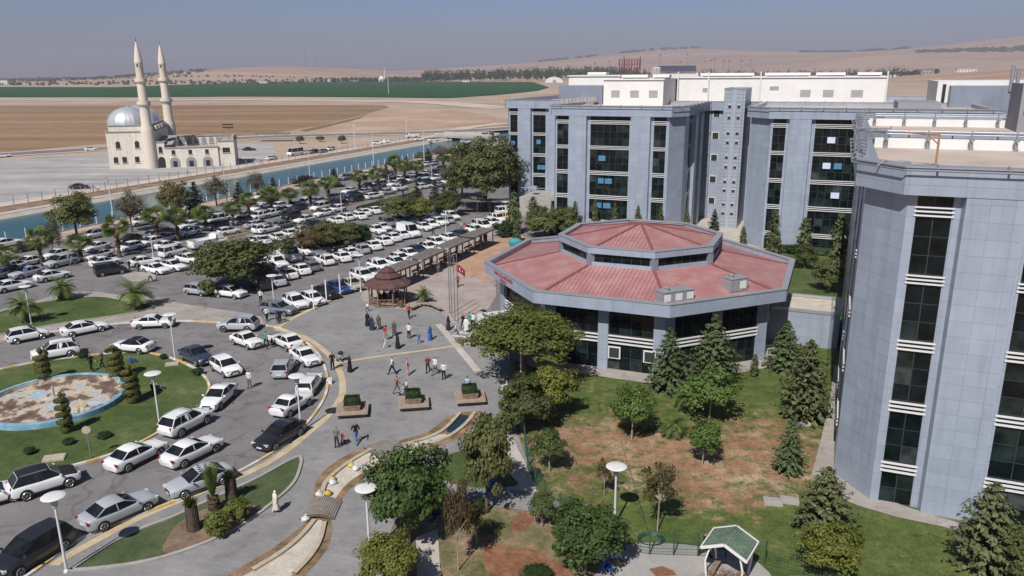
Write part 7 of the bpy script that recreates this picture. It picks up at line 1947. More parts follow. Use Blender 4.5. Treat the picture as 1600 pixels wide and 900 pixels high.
# three square seats round hedge planters
def planter(x,y,rz,lab):
    r=empty('planter_seat',(x,y,.02),rz); tag(r,lab,'planter','planter seats on the plaza')
    mb=MB()
    for k in range(9):
        d=-1.2+.3*k
    for s,(cx,cy,lx,ly) in enumerate(((0,-.95,2.6,.75),(0,.95,2.6,.75),(-.95,0,.75,1.14),(.95,0,.75,1.14))):
        n=5
        for k in range(n):
            if lx>ly: mb.box((cx,cy-ly/2+ly*(k+.5)/n,.44),(lx,ly/n*.86,.06))
            else: mb.box((cx-lx/2+lx*(k+.5)/n,cy,.445),(lx/n*.86,ly,.06))
    mb.build('seat',M['paleswood'],r)
    mb=MB()
    for sx in(1,-1):
        for sy in (1,-1): mb.box((sx*1.0,sy*1.0,.2),(.14,.14,.41))
    mb.box((0,-1.15,.3),(2.3,.06,.16)); mb.box((0,1.15,.3),(2.3,.06,.16)); mb.build('legs',M['bark'],r)
    mb=MB()
    for k in range(3):
        z=.56+.16*k; s_=.62+.03*k
        for a,b in (((-s_,-s_),(s_,-s_)),((s_,-s_),(s_,s_)),((s_,s_),(-s_,s_)),((-s_,s_),(-s_,-s_))): mb.bar((*a,z),(*b,z),.05,.13)
    mb.box((0,0,.5),(1.2,1.2,.9)); mb.build('box',M['wood'],r)
    mb=MB(); rr=random.Random(int(x*10))
    for k in range(1500):
        f=rr.random(); p=Vector((rr.uniform(-.62,.62),rr.uniform(-.62,.62),rr.uniform(.95,1.42)))
        ax=rr.randrange(3)
        if ax==2: p.z=1.42
        else: p[ax]=.62*rr.choice((1,-1))
        if p.z<.95: continue
        leaf(mb,p,Vector((p.x,p.y,p.z-.9))+rv(rr)*.5,.10,rr.random(),rr)
    mb.box((0,0,1.15),(1.1,1.1,.45)); mb.att+= [.2]*8; mb.build('hedge',LM['shrub'],r)
for k,l in (('planter1','square wooden seat round a clipped hedge planter, nearest the road'),('planter2','square wooden seat round a clipped hedge planter with people on it, middle of three'),('planter3','square wooden seat round a clipped hedge planter beside the water channel')): planter(*PT[k],R(8),l)
# curved bench round the short palm
def curved():
    r=empty('curved_bench'); tag(r,'curved low wooden bench round a short date palm','bench'); pts=smooth_path([PT['bench_a'],PT['bench_b'],PT['bench_c'],PT['bench_d']],3)
    mb=MB(); mb.ribbon(pts,.55,.48,0,.07); mb.build('seat',M['paleswood'],r); mb=MB()
    for k in range(1,len(pts)-1,3): mb.box((pts[k][0],pts[k][1],.21),(.10,.35,.41))
    mb.build('legs',M['bark'],r)
curved()
# footbridges over the dry stream
def bridge(a,b,c,d,rise,lab):
    r=empty('footbridge'); tag(r,lab,'footbridge','wooden footbridges'); A=[Vector((*PT[k],0)) for k in (a,b,c,d)]   # a->d and b->c run along the walking direction
    mb=MB(); n=17
    for k in range(n):
        t0=k/n; t1=(k+.80)/n; z=lambda t:.10+rise*math.sin(math.pi*t)
        p=[A[0].lerp(A[3],t0),A[1].lerp(A[2],t0),A[1].lerp(A[2],t1),A[0].lerp(A[3],t1)]; zz=[z(t0),z(t0),z(t1),z(t1)]
        top=[mb.add((q.x,q.y,w_)) for q,w_ in zip(p,zz)]; bot=[mb.add((q.x,q.y,w_-.06)) for q,w_ in zip(p,zz)]
        mb.f.append(top); mb.m.append(0)
        for i in range(4): mb.f.append([top[i],top[(i+1)%4],bot[(i+1)%4],bot[i]]); mb.m.append(0)
    mb.build('deck',M['greywood2'],r)
    mb=MB()
    for u,v in ((0,3),(1,2)):
        for k in range(10):
            t0,t1=k/10,(k+1)/10; p,q=A[u].lerp(A[v],t0),A[u].lerp(A[v],t1); mb.bar((p.x,p.y,.0+rise*math.sin(math.pi*t0)),(q.x,q.y,.0+rise*math.sin(math.pi*t1)),.10,.16)
    mb.build('beam',M['bark'],r)
M['greywood2']=layered('deck_boards',[(.3,(.22,.19,.165)),(.55,(.29,.255,.225)),(.75,(.36,.32,.285))],2.0,(12,.15))
bridge('bridge2_a','bridge2_b','bridge2_c','bridge2_d',.34,'arched grey wooden footbridge over the dry pebble stream'); bridge('bridge1_a','bridge1_b','bridge1_c','bridge1_d',.12,'flat wooden footbridge near the water filled end of the stream')
tag(sheet('stream_water',POLY['stream_water'],water('channel_water',(.02,.035,.05),(.035,.055,.075),.1,3,.3),.044),kind='structure')
# pool with its peeling basin
def pool():
    c=(-40.0,63.2); r=empty('fountain_pool',(c[0],c[1],0)); tag(r,'dried out round fountain pool with a peeling blue rim','pool')
    m,nt,b=base('peeling_basin'); co=objco(nt); ln=nd(nt,'ShaderNodeVectorMath',operation='LENGTH'); nt.links.new(co,ln.inputs[0])
    f=noise(nt,.42,8,.62,co); c1=ramp(nt,f,[(.34,(.085,.055,.042)),(.46,(.17,.115,.085)),(.495,(.48,.38,.28)),(.545,(.55,.47,.39)),(.575,(.27,.38,.48)),(.64,(.45,.54,.60)),(.72,(.55,.50,.44))]); nt.links.new(c1,b.inputs['Base Color']); b.inputs['Roughness'].default_value=.85
    mb=MB(); n=72; pr=[(0.01,.06),(2.5,.07),(4.6,.10),(5.25,.12),(5.32,.42)]
    rings=[[mb.add((q*math.cos(2*math.pi*k/n),q*math.sin(2*math.pi*k/n),z)) for k in range(n)] for q,z in pr]
    for a,b_ in zip(rings,rings[1:]):
        for k in range(n): mb.f.append([a[k],a[(k+1)%n],b_[(k+1)%n],b_[k]]); mb.m.append(0)
    mb.build('basin',m,r,40)
    mb=MB(); mb.lathe([(5.32,.40),(5.34,.50),(5.68,.50),(5.72,.46),(5.74,0)],n,(0,0,0),0,False); mb.build('rim',layered('blue_paint',[(.3,(.12,.25,.36)),(.5,(.20,.36,.46)),(.68,(.36,.49,.55)),(.8,(.50,.52,.50))],.9,(7,.15)),r,40)
    mb=MB(); mb.lathe([(.8,.07),(.75,.3),(.55,.32),(.5,.12),(.1,.12)],20,(-.6,.9,0)); mb.lathe([(.12,.1),(.1,1.1)],8,(-.6,.9,0)); mb.build('nozzle_ring',M['lightconc'],r,40)
    mb=MB(); rr=random.Random(8)
    for k in range(9):
        p=(3.7+rr.uniform(-.6,.6),-2.2+rr.uniform(-.5,.5)); s=rr.uniform(.25,.5); mb.lathe([(s*.7,.05),(s,.2),(s*.8,.45),(s*.2,.55)],7,(p[0],p[1],.05))
    mb.build('rubble_heap',M['stone'],r,30)
pool()
# bundles of stakes, board frame, stones, bags, boxes, signs, bin
for k,l in (('stake1','tall bundle of dark wooden stakes round a sprouting palm, nearer the camera'),('stake2','tall bundle of dark wooden stakes beside the grey saloon kerb')):
    r=empty('stake_bundle',(*PT[k],.02)); tag(r,l,'stake bundle','stake bundles on the island'); mb=MB(); rr=random.Random(len(l))
    for j in range(26):
        a=2*math.pi*j/26; q=.36+rr.uniform(-.03,.03); mb.bar((q*math.cos(a),q*math.sin(a),0),(q*.86*math.cos(a),q*.86*math.sin(a),1.75+rr.uniform(-.15,.15)),.09,.07)
    mb.build('stakes',M['stakes'] if 'stakes' in M else M.setdefault('stakes',layered('dark_stakes',[(.3,(.055,.042,.036)),(.6,(.10,.075,.06)),(.8,(.16,.125,.10))],4,(12,.3))),r)
    mb=MB(); 
    for j in range(260):
        d=rv(rr); d.z=abs(d.z)*1.6+.15; d.normalize(); p=Vector((0,0,1.7)); s=d.cross(Vector((1,0,.1))).normalized()*.05; ids=[]
        for pt in (p+s,p+d*rr.uniform(.4,.85),p-s): mb.v.append(tuple(pt)); mb.att.append(rr.random()*.6); ids.append(len(mb.v)-1)
        mb.f.append(ids); mb.m.append(0)
    mb.build('sprout',LM['olive'],r)
def board():
    a,b=PT['board_a'],PT['board_b']; r=empty('notice_board'); tag(r,'empty dark metal frame panel standing beside the water channel','frame panel'); mb=MB()
    for p in (a,b): mb.bar((*p,0),(*p,1.9),.08,.08)
    for z in (1.9,.75): mb.bar((*a,z),(*b,z),.07,.07)
    mb.build('frame',M['black'],r); mb=MB(); mb.poly([(*a,.78),(*b,.78),(*b,1.87),(*a,1.87)]); mb.build('panel',plain('clouded_panel',(.28,.31,.33),.2),r)
board()
def slab(k,l,sx,sy,h=.12,rz=.3,mat='stone'):
    mb=MB(); mb.box((0,0,h/2),(sx,sy,h),0,0); mb.box((0,0,h+.02),(sx*.92,sy*.92,.04)); o=mb.build('stone_slab',M[mat]); o.location=(*PT[k],.02); o.rotation_euler=(0,0,rz); tag(o,l,'slab')
slab('slab1','flat pale slab lying at the back of the roundabout lawn',1.25,.8); slab('slab2','pale cover slab on the lawn behind the black roofed crossover',1.5,1.0); slab('slab3','grey stone slab on the lawn, left of the pair',1.2,.7,.25,-.2,'concrete'); slab('slab4','grey stone slab on the lawn touching the spreading spruce',1.2,.6,.25,-.3,'concrete'); slab('slab5','pale slab beside the spiky blue plant',1.2,.6,.1,.1)
BAGC={'bag1':((.62,.62,.60),'white rubbish bag at the arched footbridge'),'bag2':((.55,.38,.08),'yellow rubbish bag at the arched footbridge'),'bag3':((.50,.36,.12),'ochre rubbish bag in the pebble stream'),'bag4':((.55,.60,.60),'pale rubbish bag in the pebble stream, lower one'),'bag5':((.55,.47,.16),'dull yellow rubbish bag at the upper stream bend'),'bag6':((.62,.62,.62),'white rubbish bag at the upper stream bend'),'bag7':((.60,.60,.57),'white rubbish bag under the near side of the arched footbridge')}
for k,(c,l) in BAGC.items():
    mb=MB(); rr=random.Random(k); n=9; rings=[]
    for q,z in ((.16,.0),(.27,.10),(.26,.22),(.14,.32),(.04,.36),(.09,.44)): rings.append([mb.add((q*rr.uniform(.8,1.2)*math.cos(2*math.pi*j/n),q*rr.uniform(.8,1.2)*math.sin(2*math.pi*j/n),z)) for j in range(n)])
    for a,b in zip(rings,rings[1:]):
        for j in range(n): mb.f.append([a[j],a[(j+1)%n],b[(j+1)%n],b[j]]); mb.m.append(0)
    o=mb.build('rubbish_bag',plain('bag_'+k,c,.5),None,50); o.location=(*PT[k],.05); tag(o,l,'rubbish bag','rubbish in the dry stream')
def roadsign(k,l,face,hh=2.6,blank=False):
    r=empty('road_sign',(*PT[k],.02),R(20)); tag(r,l,'road sign'); mb=MB(); mb.tube([(0,0,0),(0,0,hh)],.035,6); mb.build('post',M['steel'],r); mb=MB(); mb.xf=lambda x,y,z:(x,-z,y+hh-.3); mb.lathe([(.3,.03),(.3,.06)],16); mb.build('plate',plain('sign_'+k,face,.4),r)
roadsign('sign_a','thin sign post at the yellow lawn kerb',(.55,.48,.35)); roadsign('sign_b','round blue and white sign on a pole at the left car park lane',(.10,.16,.40))
mb=MB(); mb.lathe([(.22,0),(.26,.8),(.28,.85),(.0,.9)],10); o=mb.build('litter_bin',M['bark']); o.location=(*PT['bin'],.03); tag(o,'small dark litter bin beside the gazebo','bin')
mb=MB(); mb.box((0,0,.25),(.35,.25,.5)); mb.box((0,0,.52),(.4,.3,.06)); o=mb.build('kerb_box',M['lampdisc']); o.location=(*PT['box'],.02); tag(o,'small pale box standing at the kerb by the old estate car','box')
mb=MB(); mb.tube([(0,0,0),(0,0,2.4)],.05,8); mb.tube([(0,0,2.35),(.35,0,2.35)],.04,6); o=mb.build('yellow_pipe',plain('yellow_pipe',(.55,.42,.08),.5)); o.location=(*PT['pipe'],.03); tag(o,'thin yellow pipe standing on the orange earth','pipe')
r=empty('water_tank',(*PT['tank'],.03)); tag(r,'turquoise plastic tank behind the left edge of the red roof','tank'); mb=MB(); mb.lathe([(.9,1.0),(1.05,1.2),(1.05,1.75),(.6,2.05),(.2,2.1)],16); mb.build('tank_body',plain('turquoise_plastic',(.06,.32,.36),.5),r,40); mb=MB()
for k in range(4): mb.bar((.7*math.cos(1.57*k),.7*math.sin(1.57*k),0),(.7*math.cos(1.57*k),.7*math.sin(1.57*k),1.0),.1,.1)
mb.build('stand',M['steel'],r)
mb=MB(); mb.lathe([(.45,0),(.5,.9),(.0,.95)],10); o=mb.build('green_barrel',plain('green_plastic',(.02,.22,.16),.5)); o.location=(*PT['wbin'],.03); tag(o,'green barrel on the orange earth at the hall corner','barrel')
# white kerb squares at the hall entrance
for k,(dx,l) in enumerate(((0,'pale square kerb outline at the hall entrance, nearer the flagpoles'),(4.2,'pale square kerb outline at the hall entrance, partly under the olive tree'))):
    mb=MB(); pts=[(-.9,-.6),(.9,-.6),(1.0,.7),(-.8,.7)]
    for a,b in zip(pts,pts[1:]+pts[:1]): mb.bar((*a,.06),(*b,.06),.16,.12)
    o=mb.build('kerb_square',M['kerb_white']); o.location=(PT['whitebox'][0]+.2+dx*.55,PT['whitebox'][1]-dx*.75,.02); o.rotation_euler=(0,0,R(-18)); tag(o,l,'kerb square','kerb squares at the entrance')
# green fence round the garden
def gfence():
    r=empty('garden_fence'); tag(r,'green mesh garden fence with thin posts','fence'); path=[(.7,66),(.9,54),(1.05,51),(1.5,48.2),(2.1,46.2),(3.0,44.6),(4.0,43.6),(5.0,42.7),(6.0,41.5),(6.6,40.6),(8.0,40.2),(9.4,40.1),(10.8,40.0),(12.4,39.9),(14.5,39.2),(16.4,38.2),(18.5,37.2)]
    p=resample(path,1.9); fm=plain('green_fence_paint',(.025,.075,.045),.5); wm=plain('green_wire',(.03,.10,.065),.6)
    for a in p: mb=MB(); mb.box((a[0],a[1],.8),(.07,.07,1.6)); mb.build('post',fm,r)
    mb=MB()
    for a,b in zip(p,p[1:]):
        for z in (.1,.45,.8,1.15,1.5): mb.bar((*a,z),(*b,z),.014,.014)
        for k in range(1,14): f=k/14; x,y=a[0]+(b[0]-a[0])*f,a[1]+(b[1]-a[1])*f; mb.bar((x,y,.1),(x,y,1.5),.010,.010)
    mb.build('mesh_wire',wm,r)
gfence()
def cfence(name,lab,a,y0,y1,step,h,mat,wire):
    r=empty(name); tag(r,lab,'fence'); n=int((y1-y0)/step)
    for k in range(n+1):
        q=E(a,y0+step*k); mb=MB(); mb.box((q[0],q[1],h/2),(.12,.12,h),0,EROT)
        if k%9==4 and wire: 
            for s in (-1,1): e=E(a,y0+step*k+s*1.3); mb.bar((e[0],e[1],0),(q[0],q[1],h*.8),.08,.08)
        mb.build('post',mat,r)
    mb=MB()
    for z in ([h*.3,h*.6,h*.9] if wire else [.45]):
        s,e=E(a,y0),E(a,y1); mb.bar((s[0],s[1],z if wire else .12),(e[0],e[1],z if wire else .12),.02 if wire else .25,.02 if wire else .24)
    mb.build('wire' if wire else 'low_wall',M['steel'] if wire else M['lightconc'],r)
cfence('wire_fence','wire fence with concrete posts along the far side of the canal',CF-8.8,92,300,3.4,2.2,M['concrete'],True)
cfence('canal_fence','low pale wall with white posts along the near canal bank',CN+1.2,84,262,3.6,2.0,M['lampdisc'],False)
# shelter with green shingle roof
def shelter():
    r=empty('picnic_shelter',(12.0,38.0,.04),R(-33)); tag(r,'picnic shelter with a green shingle gable roof on white posts','shelter')
    W_,L_2,e,rg=1.28,1.08,2.1,2.7
    mb=MB()
    for s in (1,-1):
        a=[(s*0,-L_2,rg),(s*W_,-L_2,e),(s*W_,L_2,e),(0,L_2,rg)]; mb.poly(a if s<0 else a[::-1]); mb.poly([(x,y,z-.08) for x,y,z in (a[::-1] if s<0 else a)])
    m=paving('green_shingle',[(.3,(.10,.15,.105)),(.5,(.14,.195,.14)),(.7,(.185,.24,.18))],.8,.34,.24,0,.55,.12); mb.build('roof',m,r)
    mb=MB()
    for y in (-L_2,L_2):
        for s in (1,-1): mb.bar((0,y,rg-.04),(s*W_,y,e-.04),.07,.16)
    for s in (1,-1): mb.bar((s*W_,-L_2,e-.04),(s*W_,L_2,e-.04),.07,.14)
    mb.build('barge_board',M['white_bar'],r)
    for s in (1,-1):
        for y in (-.85,.85):
            mb=MB(); mb.bar((s*.9,y,0),(s*1.05,y,1.2),.09,.09); mb.bar((s*1.05,y,1.2),(s*.8,y,2.25),.09,.09); mb.build('post',M['white_bar'],r)
    mb=MB()
    for s in (1,-1): mb.box((s*.75,0,.42),(.32,1.4,.06)); mb.box((s*.75,0,.2),(.1,1.2,.4))
    mb.build('bench',M['wood'],r)
    pile=empty('brush_pile',(11.6,37.2,.04)); tag(pile,'heap of dry reddish branches at the front of the picnic shelter','brush pile'); mb=MB(); rr=random.Random(5)
    for k in range(420):
        a=Vector((rr.gauss(0,.55),rr.gauss(0,.35),abs(rr.gauss(.25,.22)))); d=rv(rr)*rr.uniform(.25,.6); d.z=abs(d.z)*.6; mb.bar(a,a+d,.018,.018)
    mb.build('branches',layered('dry_twigs',[(.3,(.16,.07,.05)),(.6,(.26,.13,.10)),(.8,(.36,.26,.22))],3,(9,.3)),pile)
shelter()
o=bpy.data.objects.new('garden_hose',bpy.data.meshes.new('garden_hose')); col.objects.link(o); mb=MB()
for k in range(5): mb.tube([((.62+.05*k)*math.cos(t)*1.0,(.5+.04*k)*math.sin(t),.05+.03*k) for t in [2*math.pi*j/20 for j in range(21)]],.022,4)
o.data=mb.mesh('garden_hose',plain('hose',(.02,.05,.05),.5)); o.location=(*PT['hose'],0); tag(o,'coil of dark hose on the grass beside the green fence','hose')
mb=MB(); a,b=PT['cable_a'],PT['hose']; mb.tube([(a[0]+(b[0]-a[0])*t,a[1]+(b[1]-a[1])*t+.25*math.sin(3*t),.04) for t in [k/14 for k in range(15)]],.018,4); o=mb.build('loose_pipe',M['black']); tag(o,'thin dark pipe trailing over the garden lawn to the hose coil','pipe')
mb=MB(); mb.box((0,0,.3),(1.0,.35,.06)); mb.box((.0,.0,.15),(.8,.06,.3)); mb.box((0,.2,.5),(1.0,.05,.35)); o=mb.build('orange_bench',plain('orange_paint',(.55,.22,.10),.6)); o.location=(16.9,68.3,.04); o.rotation_euler=(0,0,.4); tag(o,'small orange bench between the two tall spruces','bench')
mb=MB(); mb.box((0,0,.3),(.5,.4,.6)); mb.box((0,0,.63),(.56,.46,.06)); o=mb.build('white_box',M['lampdisc']); o.location=(15.4,36.9,.04); tag(o,'small white box on a post at the bottom of the fence','box')
# traffic island in the car park
pts=smooth_poly([PT['island_a'],PT['island_b'],PT['island_c'],PT['island_d']],2); mb=MB(); mb.prism(pts,0,.13); tag(mb.build('traffic_island',M['beige']),kind='structure')
mb=MB(); mb.ribbon(smooth_path([E(-77.5,112),E(-77.7,150),E(-78.5,160)],1),1.6,.13,0,.13); tag(mb.build('planting_strip',M['weeds']),kind='structure')
mb=MB(); mb.ribbon([E(-97,95)[:2],E(-98,190)[:2]],2.2,.10,0,.10); tag(mb.build('palm_strip',M['weeds']),kind='structure')
def hedge(path,wd,h,lab,n=2600):
    mb=MB(); rr=random.Random(n); segs=list(zip(path,path[1:])); ls=[math.hypot(b[0]-a[0],b[1]-a[1]) for a,b in segs]
    for k in range(n):
        i=rr.choices(range(len(segs)),ls)[0]; a,b=segs[i]; f=rr.random(); d=Vector((b[0]-a[0],b[1]-a[1],0)).normalized(); s=Vector((-d.y,d.x,0)); u=rr.uniform(-1,1); ang=rr.uniform(0,math.pi)
        p=Vector((a[0]+(b[0]-a[0])*f,a[1]+(b[1]-a[1])*f,0))+s*math.cos(ang)*wd/2+Vector((0,0,h*(.15+.85*math.sin(ang)**.6)))
        leaf(mb,p,s*math.cos(ang)+Vector((0,0,math.sin(ang)))+rv(rr)*.5,.30,rr.random(),rr)
    o=mb.build('hedge',LM['shrub']); tag(o,lab,'hedge')
hedge([E(-90.5,136)[:2],E(-89.5,160)[:2]],1.5,1.0,'low clipped hedge between two parking rows'); hedge([E(-9,126.6)[:2],E(6,126.6)[:2]],1.4,1.2,'clipped hedge at the foot of the wing in the courtyard')
# cycle shelter under the huge olive tree
r=empty('cycle_shelter',(-5.5,157.0,.02),R(-6)); tag(r,'low dark roofed shelter in the shade of the huge olive tree','shelter'); mb=MB(); mb.box((0,0,2.5),(13,3,.12)); mb.build('roof',M['greywood'],r)
for k in range(6):
    for s in (1.3,-1.3): mb=MB(); mb.box((-6.2+2.48*k,s,1.22),(.12,.12,2.44)); mb.build('post',M['bark'],r)
# ------------------------------------------------------------------ far side: bridge, masts, houses, trees
def far(px,Y): return ((px-800)*.000790*Y,Y)
BR=empty('road_bridge'); tag(BR,'low concrete road bridge over the end of the canal','bridge'); mb=MB(); mb.xf=E
mb.box((-150,312,.75),(27,9,.9)); mb.build('deck',M['concrete'],BR); mb=MB(); mb.xf=E; mb.box((-150,307.6,1.7),(27,.25,1.0)); mb.box((-150,316.4,1.7),(27,.25,1.0)); mb.build('parapet',M['lightconc'],BR); mb=MB(); mb.xf=E; mb.box((-143.5,312,-.3),(1.2,8,1.3)); mb.box((-156,312,-.3),(1.2,8,1.3)); mb.build('pier',M['concrete'],BR)
FP=empty('floodlight_pylon',(-89.5,252,0)); tag(FP,'lattice pylon with floodlights at the corner of the mosque wing','pylon'); mb=MB()
for a in range(4):
    c,s=math.cos(1.571*a+.78),math.sin(1.571*a+.78); mb.tube([(.55*c,.55*s,0),(.3*c,.3*s,11.5)],.05,4)
for k in range(12):
    for a in range(4):
        f=lambda a,z:((.55-.0217*z)*math.cos(1.571*a+.78),(.55-.0217*z)*math.sin(1.571*a+.78),z)
        mb.tube([f(a,k*.95),f(a+1,k*.95+.95)],.03,3)
mb.build('mast',M['steel'],FP); mb=MB()
for k in range(5):
    for z in (11.3,12.2): mb.box((-1.4+.7*k,-.2,z),(.5,.3,.45))
mb.bar((-1.7,0,11.3),(1.7,0,11.3),.1,.1); mb.bar((-1.7,0,12.2),(1.7,0,12.2),.1,.1); mb.build('floodlight',M['black'],FP)
rr=random.Random(21)
def wood(name,spots,lm,lab=None):
    mb=MB()
    for (x,y,h,w_) in spots:
        z0=max(0,hill_h(x,y)) if math.hypot(x,y)>1500 else 0
        for k in range(14):
            d=rv(rr); leaf(mb,Vector((x+d.x*w_*.45,y+d.y*w_*.45,z0+h*(.5+.42*d.z))),Vector((d.x,d.y,d.z+.5))+rv(rr)*.4,w_*.55,rr.random(),rr)
    return tag(mb.build(name,lm),kind='stuff')
S=[]
for k in range(620):
    px=rr.uniform(660,1000) ; Y=rr.uniform(2450,2950); x,y=far(px,Y); S.append((x,y,rr.uniform(24,46),rr.uniform(9,15)))
for k in range(300):
    px=rr.uniform(1000,1420); Y=rr.uniform(2300,2900); x,y=far(px,Y); S.append((x,y,rr.uniform(20,38),rr.uniform(7,12)))
for k in range(150):
    px=rr.uniform(1330,1470)**1; Y=rr.uniform(2600,2700); x,y=far(px,Y); S.append((x,y,rr.uniform(12,22),rr.uniform(9,14)))
wood('distant_wood',S,LM['shrub'])
S=[]
for k in range(300):
    px=rr.gauss(600,60); Y=rr.uniform(2550,3100); x,y=far(px,Y); S.append((x,y,rr.uniform(8,18),rr.uniform(9,15)))
for k in range(320):
    px=rr.uniform(-150,480); Y=rr.choice((2350,2600,3000,3600))+rr.uniform(-60,60); x,y=far(px,Y); S.append((x,y,rr.uniform(5,11),rr.uniform(8,13)))
for k in range(500):
    px=rr.uniform(-100,330); Y=rr.uniform(3800,6500); x,y=far(px,Y); S.append((x,y,rr.uniform(8,14),rr.uniform(16,34)))
wood('distant_grove',S,LM['dark'])
S=[(*far(rr.uniform(1250,1420),rr.uniform(8200,9300)),rr.uniform(14,24),rr.uniform(40,80)) for k in range(260)]+[(*far(rr.uniform(1430,1640),rr.uniform(6200,6700)),rr.uniform(10,18),rr.uniform(30,60)) for k in range(160)]+[(*far(rr.uniform(840,1100),rr.uniform(8300,8600)),rr.uniform(14,24),rr.uniform(40,70)) for k in range(50)]
wood('hill_grove',S,LM['dark'])
def house(px,Y,w_,d,h,mat,lab,name='farm_building',cat='building',gable=True,z=None):
    x,y=far(px,Y); z0=(max(0,hill_h(x,y)) if Y>1500 else 0) if z is None else z; r=empty(name,(x,y,z0-.5)); tag(r,lab,cat); mb=MB(); mb.box((0,0,h/2),(w_,d,h)); mb.build('wall',mat,r); mb=MB()
    if gable: mb.prism([(-w_/2-.5,-d/2-.5),(w_/2+.5,-d/2-.5),(w_/2+.5,d/2+.5),(-w_/2-.5,d/2+.5)],h,h+.6); mb.poly([(-w_/2,-d/2,h+.6),(w_/2,-d/2,h+.6),(w_/2,0,h+2),(-w_/2,0,h+2)]); mb.poly([(w_/2,d/2,h+.6),(-w_/2,d/2,h+.6),(-w_/2,0,h+2),(w_/2,0,h+2)])
    else: mb.box((0,0,h+.4),(w_*1.03,d*1.03,.8))
    mb.build('roof',M['concrete'],r); mb=MB()
    for k in range(max(2,int(w_/9))): mb.box((-w_/2+w_*(k+.5)/max(2,int(w_/9)),-d/2-.1,h*.5),(min(3,w_*.12),.2,h*.35))
    mb.build('window',M['dark'],r); return r
for px,Y,w_,d,h,m,l in ((5,2900,40,14,11,'white','white shed at the far left edge of the plain'),(412,2450,30,12,6,'white','white farm building at the green field edge, left one'),(452,2600,26,12,7,'concrete','pale house on the slope below the twin masts'),(520,2750,26,12,9,'white','pale house among the dark trees'),(555,2700,34,12,5,'lightconc','long low pale house among the dark trees'),(625,3300,50,12,6,'white','white sheds below the brown ridge'),(730,2380,22,10,6,'white','small white hut at the end of the green field'),(1295,2750,46,14,9,'lightconc','low pale building before the right hand hills'),(1450,2500,30,16,14,'concrete','tall brown farm block on the stubble rise'),(1512,2520,60,16,9,'white','long white barn on the stubble rise'),(1400,2550,26,10,6,'white','low white hut beside the dark grove'),(1170,2350,70,12,7,'white','long white stand roof in front of the trees'),(1240,2350,60,12,6,'lightconc','low beige row of buildings in front of the trees')): house(px,Y,w_,d,h,M[m],l)
x,y=far(868,2200); r=empty('hangar',(x,y,hill_h(x,y))); tag(r,'white round roofed hangar in front of the dark wood','hangar'); mb=MB(); n=12
a=[mb.add((24*math.cos(math.pi*k/n),-20,15*math.sin(math.pi*k/n))) for k in range(n+1)]; b=[mb.add((24*math.cos(math.pi*k/n),20,15*math.sin(math.pi*k/n))) for k in range(n+1)]
for k in range(n): mb.f.append([a[k],a[k+1],b[k+1],b[k]]); mb.m.append(0)
mb.f.append(a[::-1]); mb.m.append(0); mb.build('shell',M['white'],r,40); mb=MB(); mb.box((0,-20.2,3.5),(9,.4,7)); mb.build('door',M['greywall'],r)
x,y=far(598,2700); r=empty('far_mosque',(x,y,0)); tag(r,'tiny white mosque with a single minaret beyond the green field','mosque'); mb=MB(); mb.box((0,0,5),(20,18,10)); mb.build('wall',M['white'],r); mb=MB(); mb.lathe([(9,10),(8,14),(5,17.5),(.3,19)],16); mb.build('dome',M['white'],r,50); mb=MB(); mb.lathe([(1.8,0),(1.6,26),(2.4,26.5),(2.4,28),(1.4,28.5),(1.3,38),(.1,46)],10,(11,0,0)); mb.build('minaret',M['white'],r,50)
M['mast']=plain('mast_grey',(.16,.155,.17),.7)
for px,h,l in ((481,112,'tall lattice radio mast on the brown ridge, taller left one'),(497,88,'tall lattice radio mast on the brown ridge, shorter right one')):
    x,y=far(px,4900); r=empty('radio_mast',(x,y,hill_h(x,y)-1)); tag(r,l,'radio mast','radio masts on the ridge'); mb=MB(); 
    for a in range(3): mb.tube([(2.0*math.cos(2.09*a),2.0*math.sin(2.09*a),0),(1.0*math.cos(2.09*a),1.0*math.sin(2.09*a),h)],.30,3)
    for k in range(24):
        for a in range(3): mb.tube([(1.8*math.cos(2.09*a),1.8*math.sin(2.09*a),h*k/24),(1.8*math.cos(2.09*(a+1)),1.8*math.sin(2.09*(a+1)),h*(k+1)/24)],.22,3)
    mb.build('lattice',M['mast'],r)
M['darkred']=plain('dark_red_steel',(.17,.025,.03),.7)
x,y=far(986,1500); z=0; r=empty('red_frame_sign',(x,y,z)); tag(r,'dark red steel lettering frame standing above the dark wood','frame sign'); mb=MB()
for k in range(8): mb.bar((-20+40*k/7,0,0),(-20+40*k/7,0,50),.7,.7)
for zz in (30,40,50): mb.bar((-20,0,zz),(20,0,zz),.6,.6)
mb.bar((-11,0,30),(-11,0,55),1.1,1.1); mb.bar((19,0,30),(19,0,55),1.1,1.1); mb.build('frame',M['darkred'],r); mb=MB()
for k in range(9):
    xx=-19+4.6*k; mb.bar((xx,-.6,32),(xx,-.6,49),1.5,.8)
    mb.bar((xx,-.6,(48,33,40)[k%3]),(xx+2.6,-.6,(48,33,40)[k%3]),1.0,1.4)
mb.build('bars',M['darkred'],r)
x,y=far(1060,1750); r=empty('stadium_stand',(x,y,0)); tag(r,'stadium stand with a dark blue roof among the trees','stadium'); mb=MB(); mb.box((0,0,33),(76,24,12)); mb.build('roof',plain('dark_blue_sheet',(.05,.06,.10),.5),r); mb=MB(); mb.box((-45,0,18),(14,20,36)); mb.box((0,2,12),(90,20,24)); mb.build('wall',M['white'],r); mb=MB(); 
for k in range(4): mb.box((-50+3.4*k,-10.2,28),(1.4,.5,12))
mb.build('window',M['dark'],r)
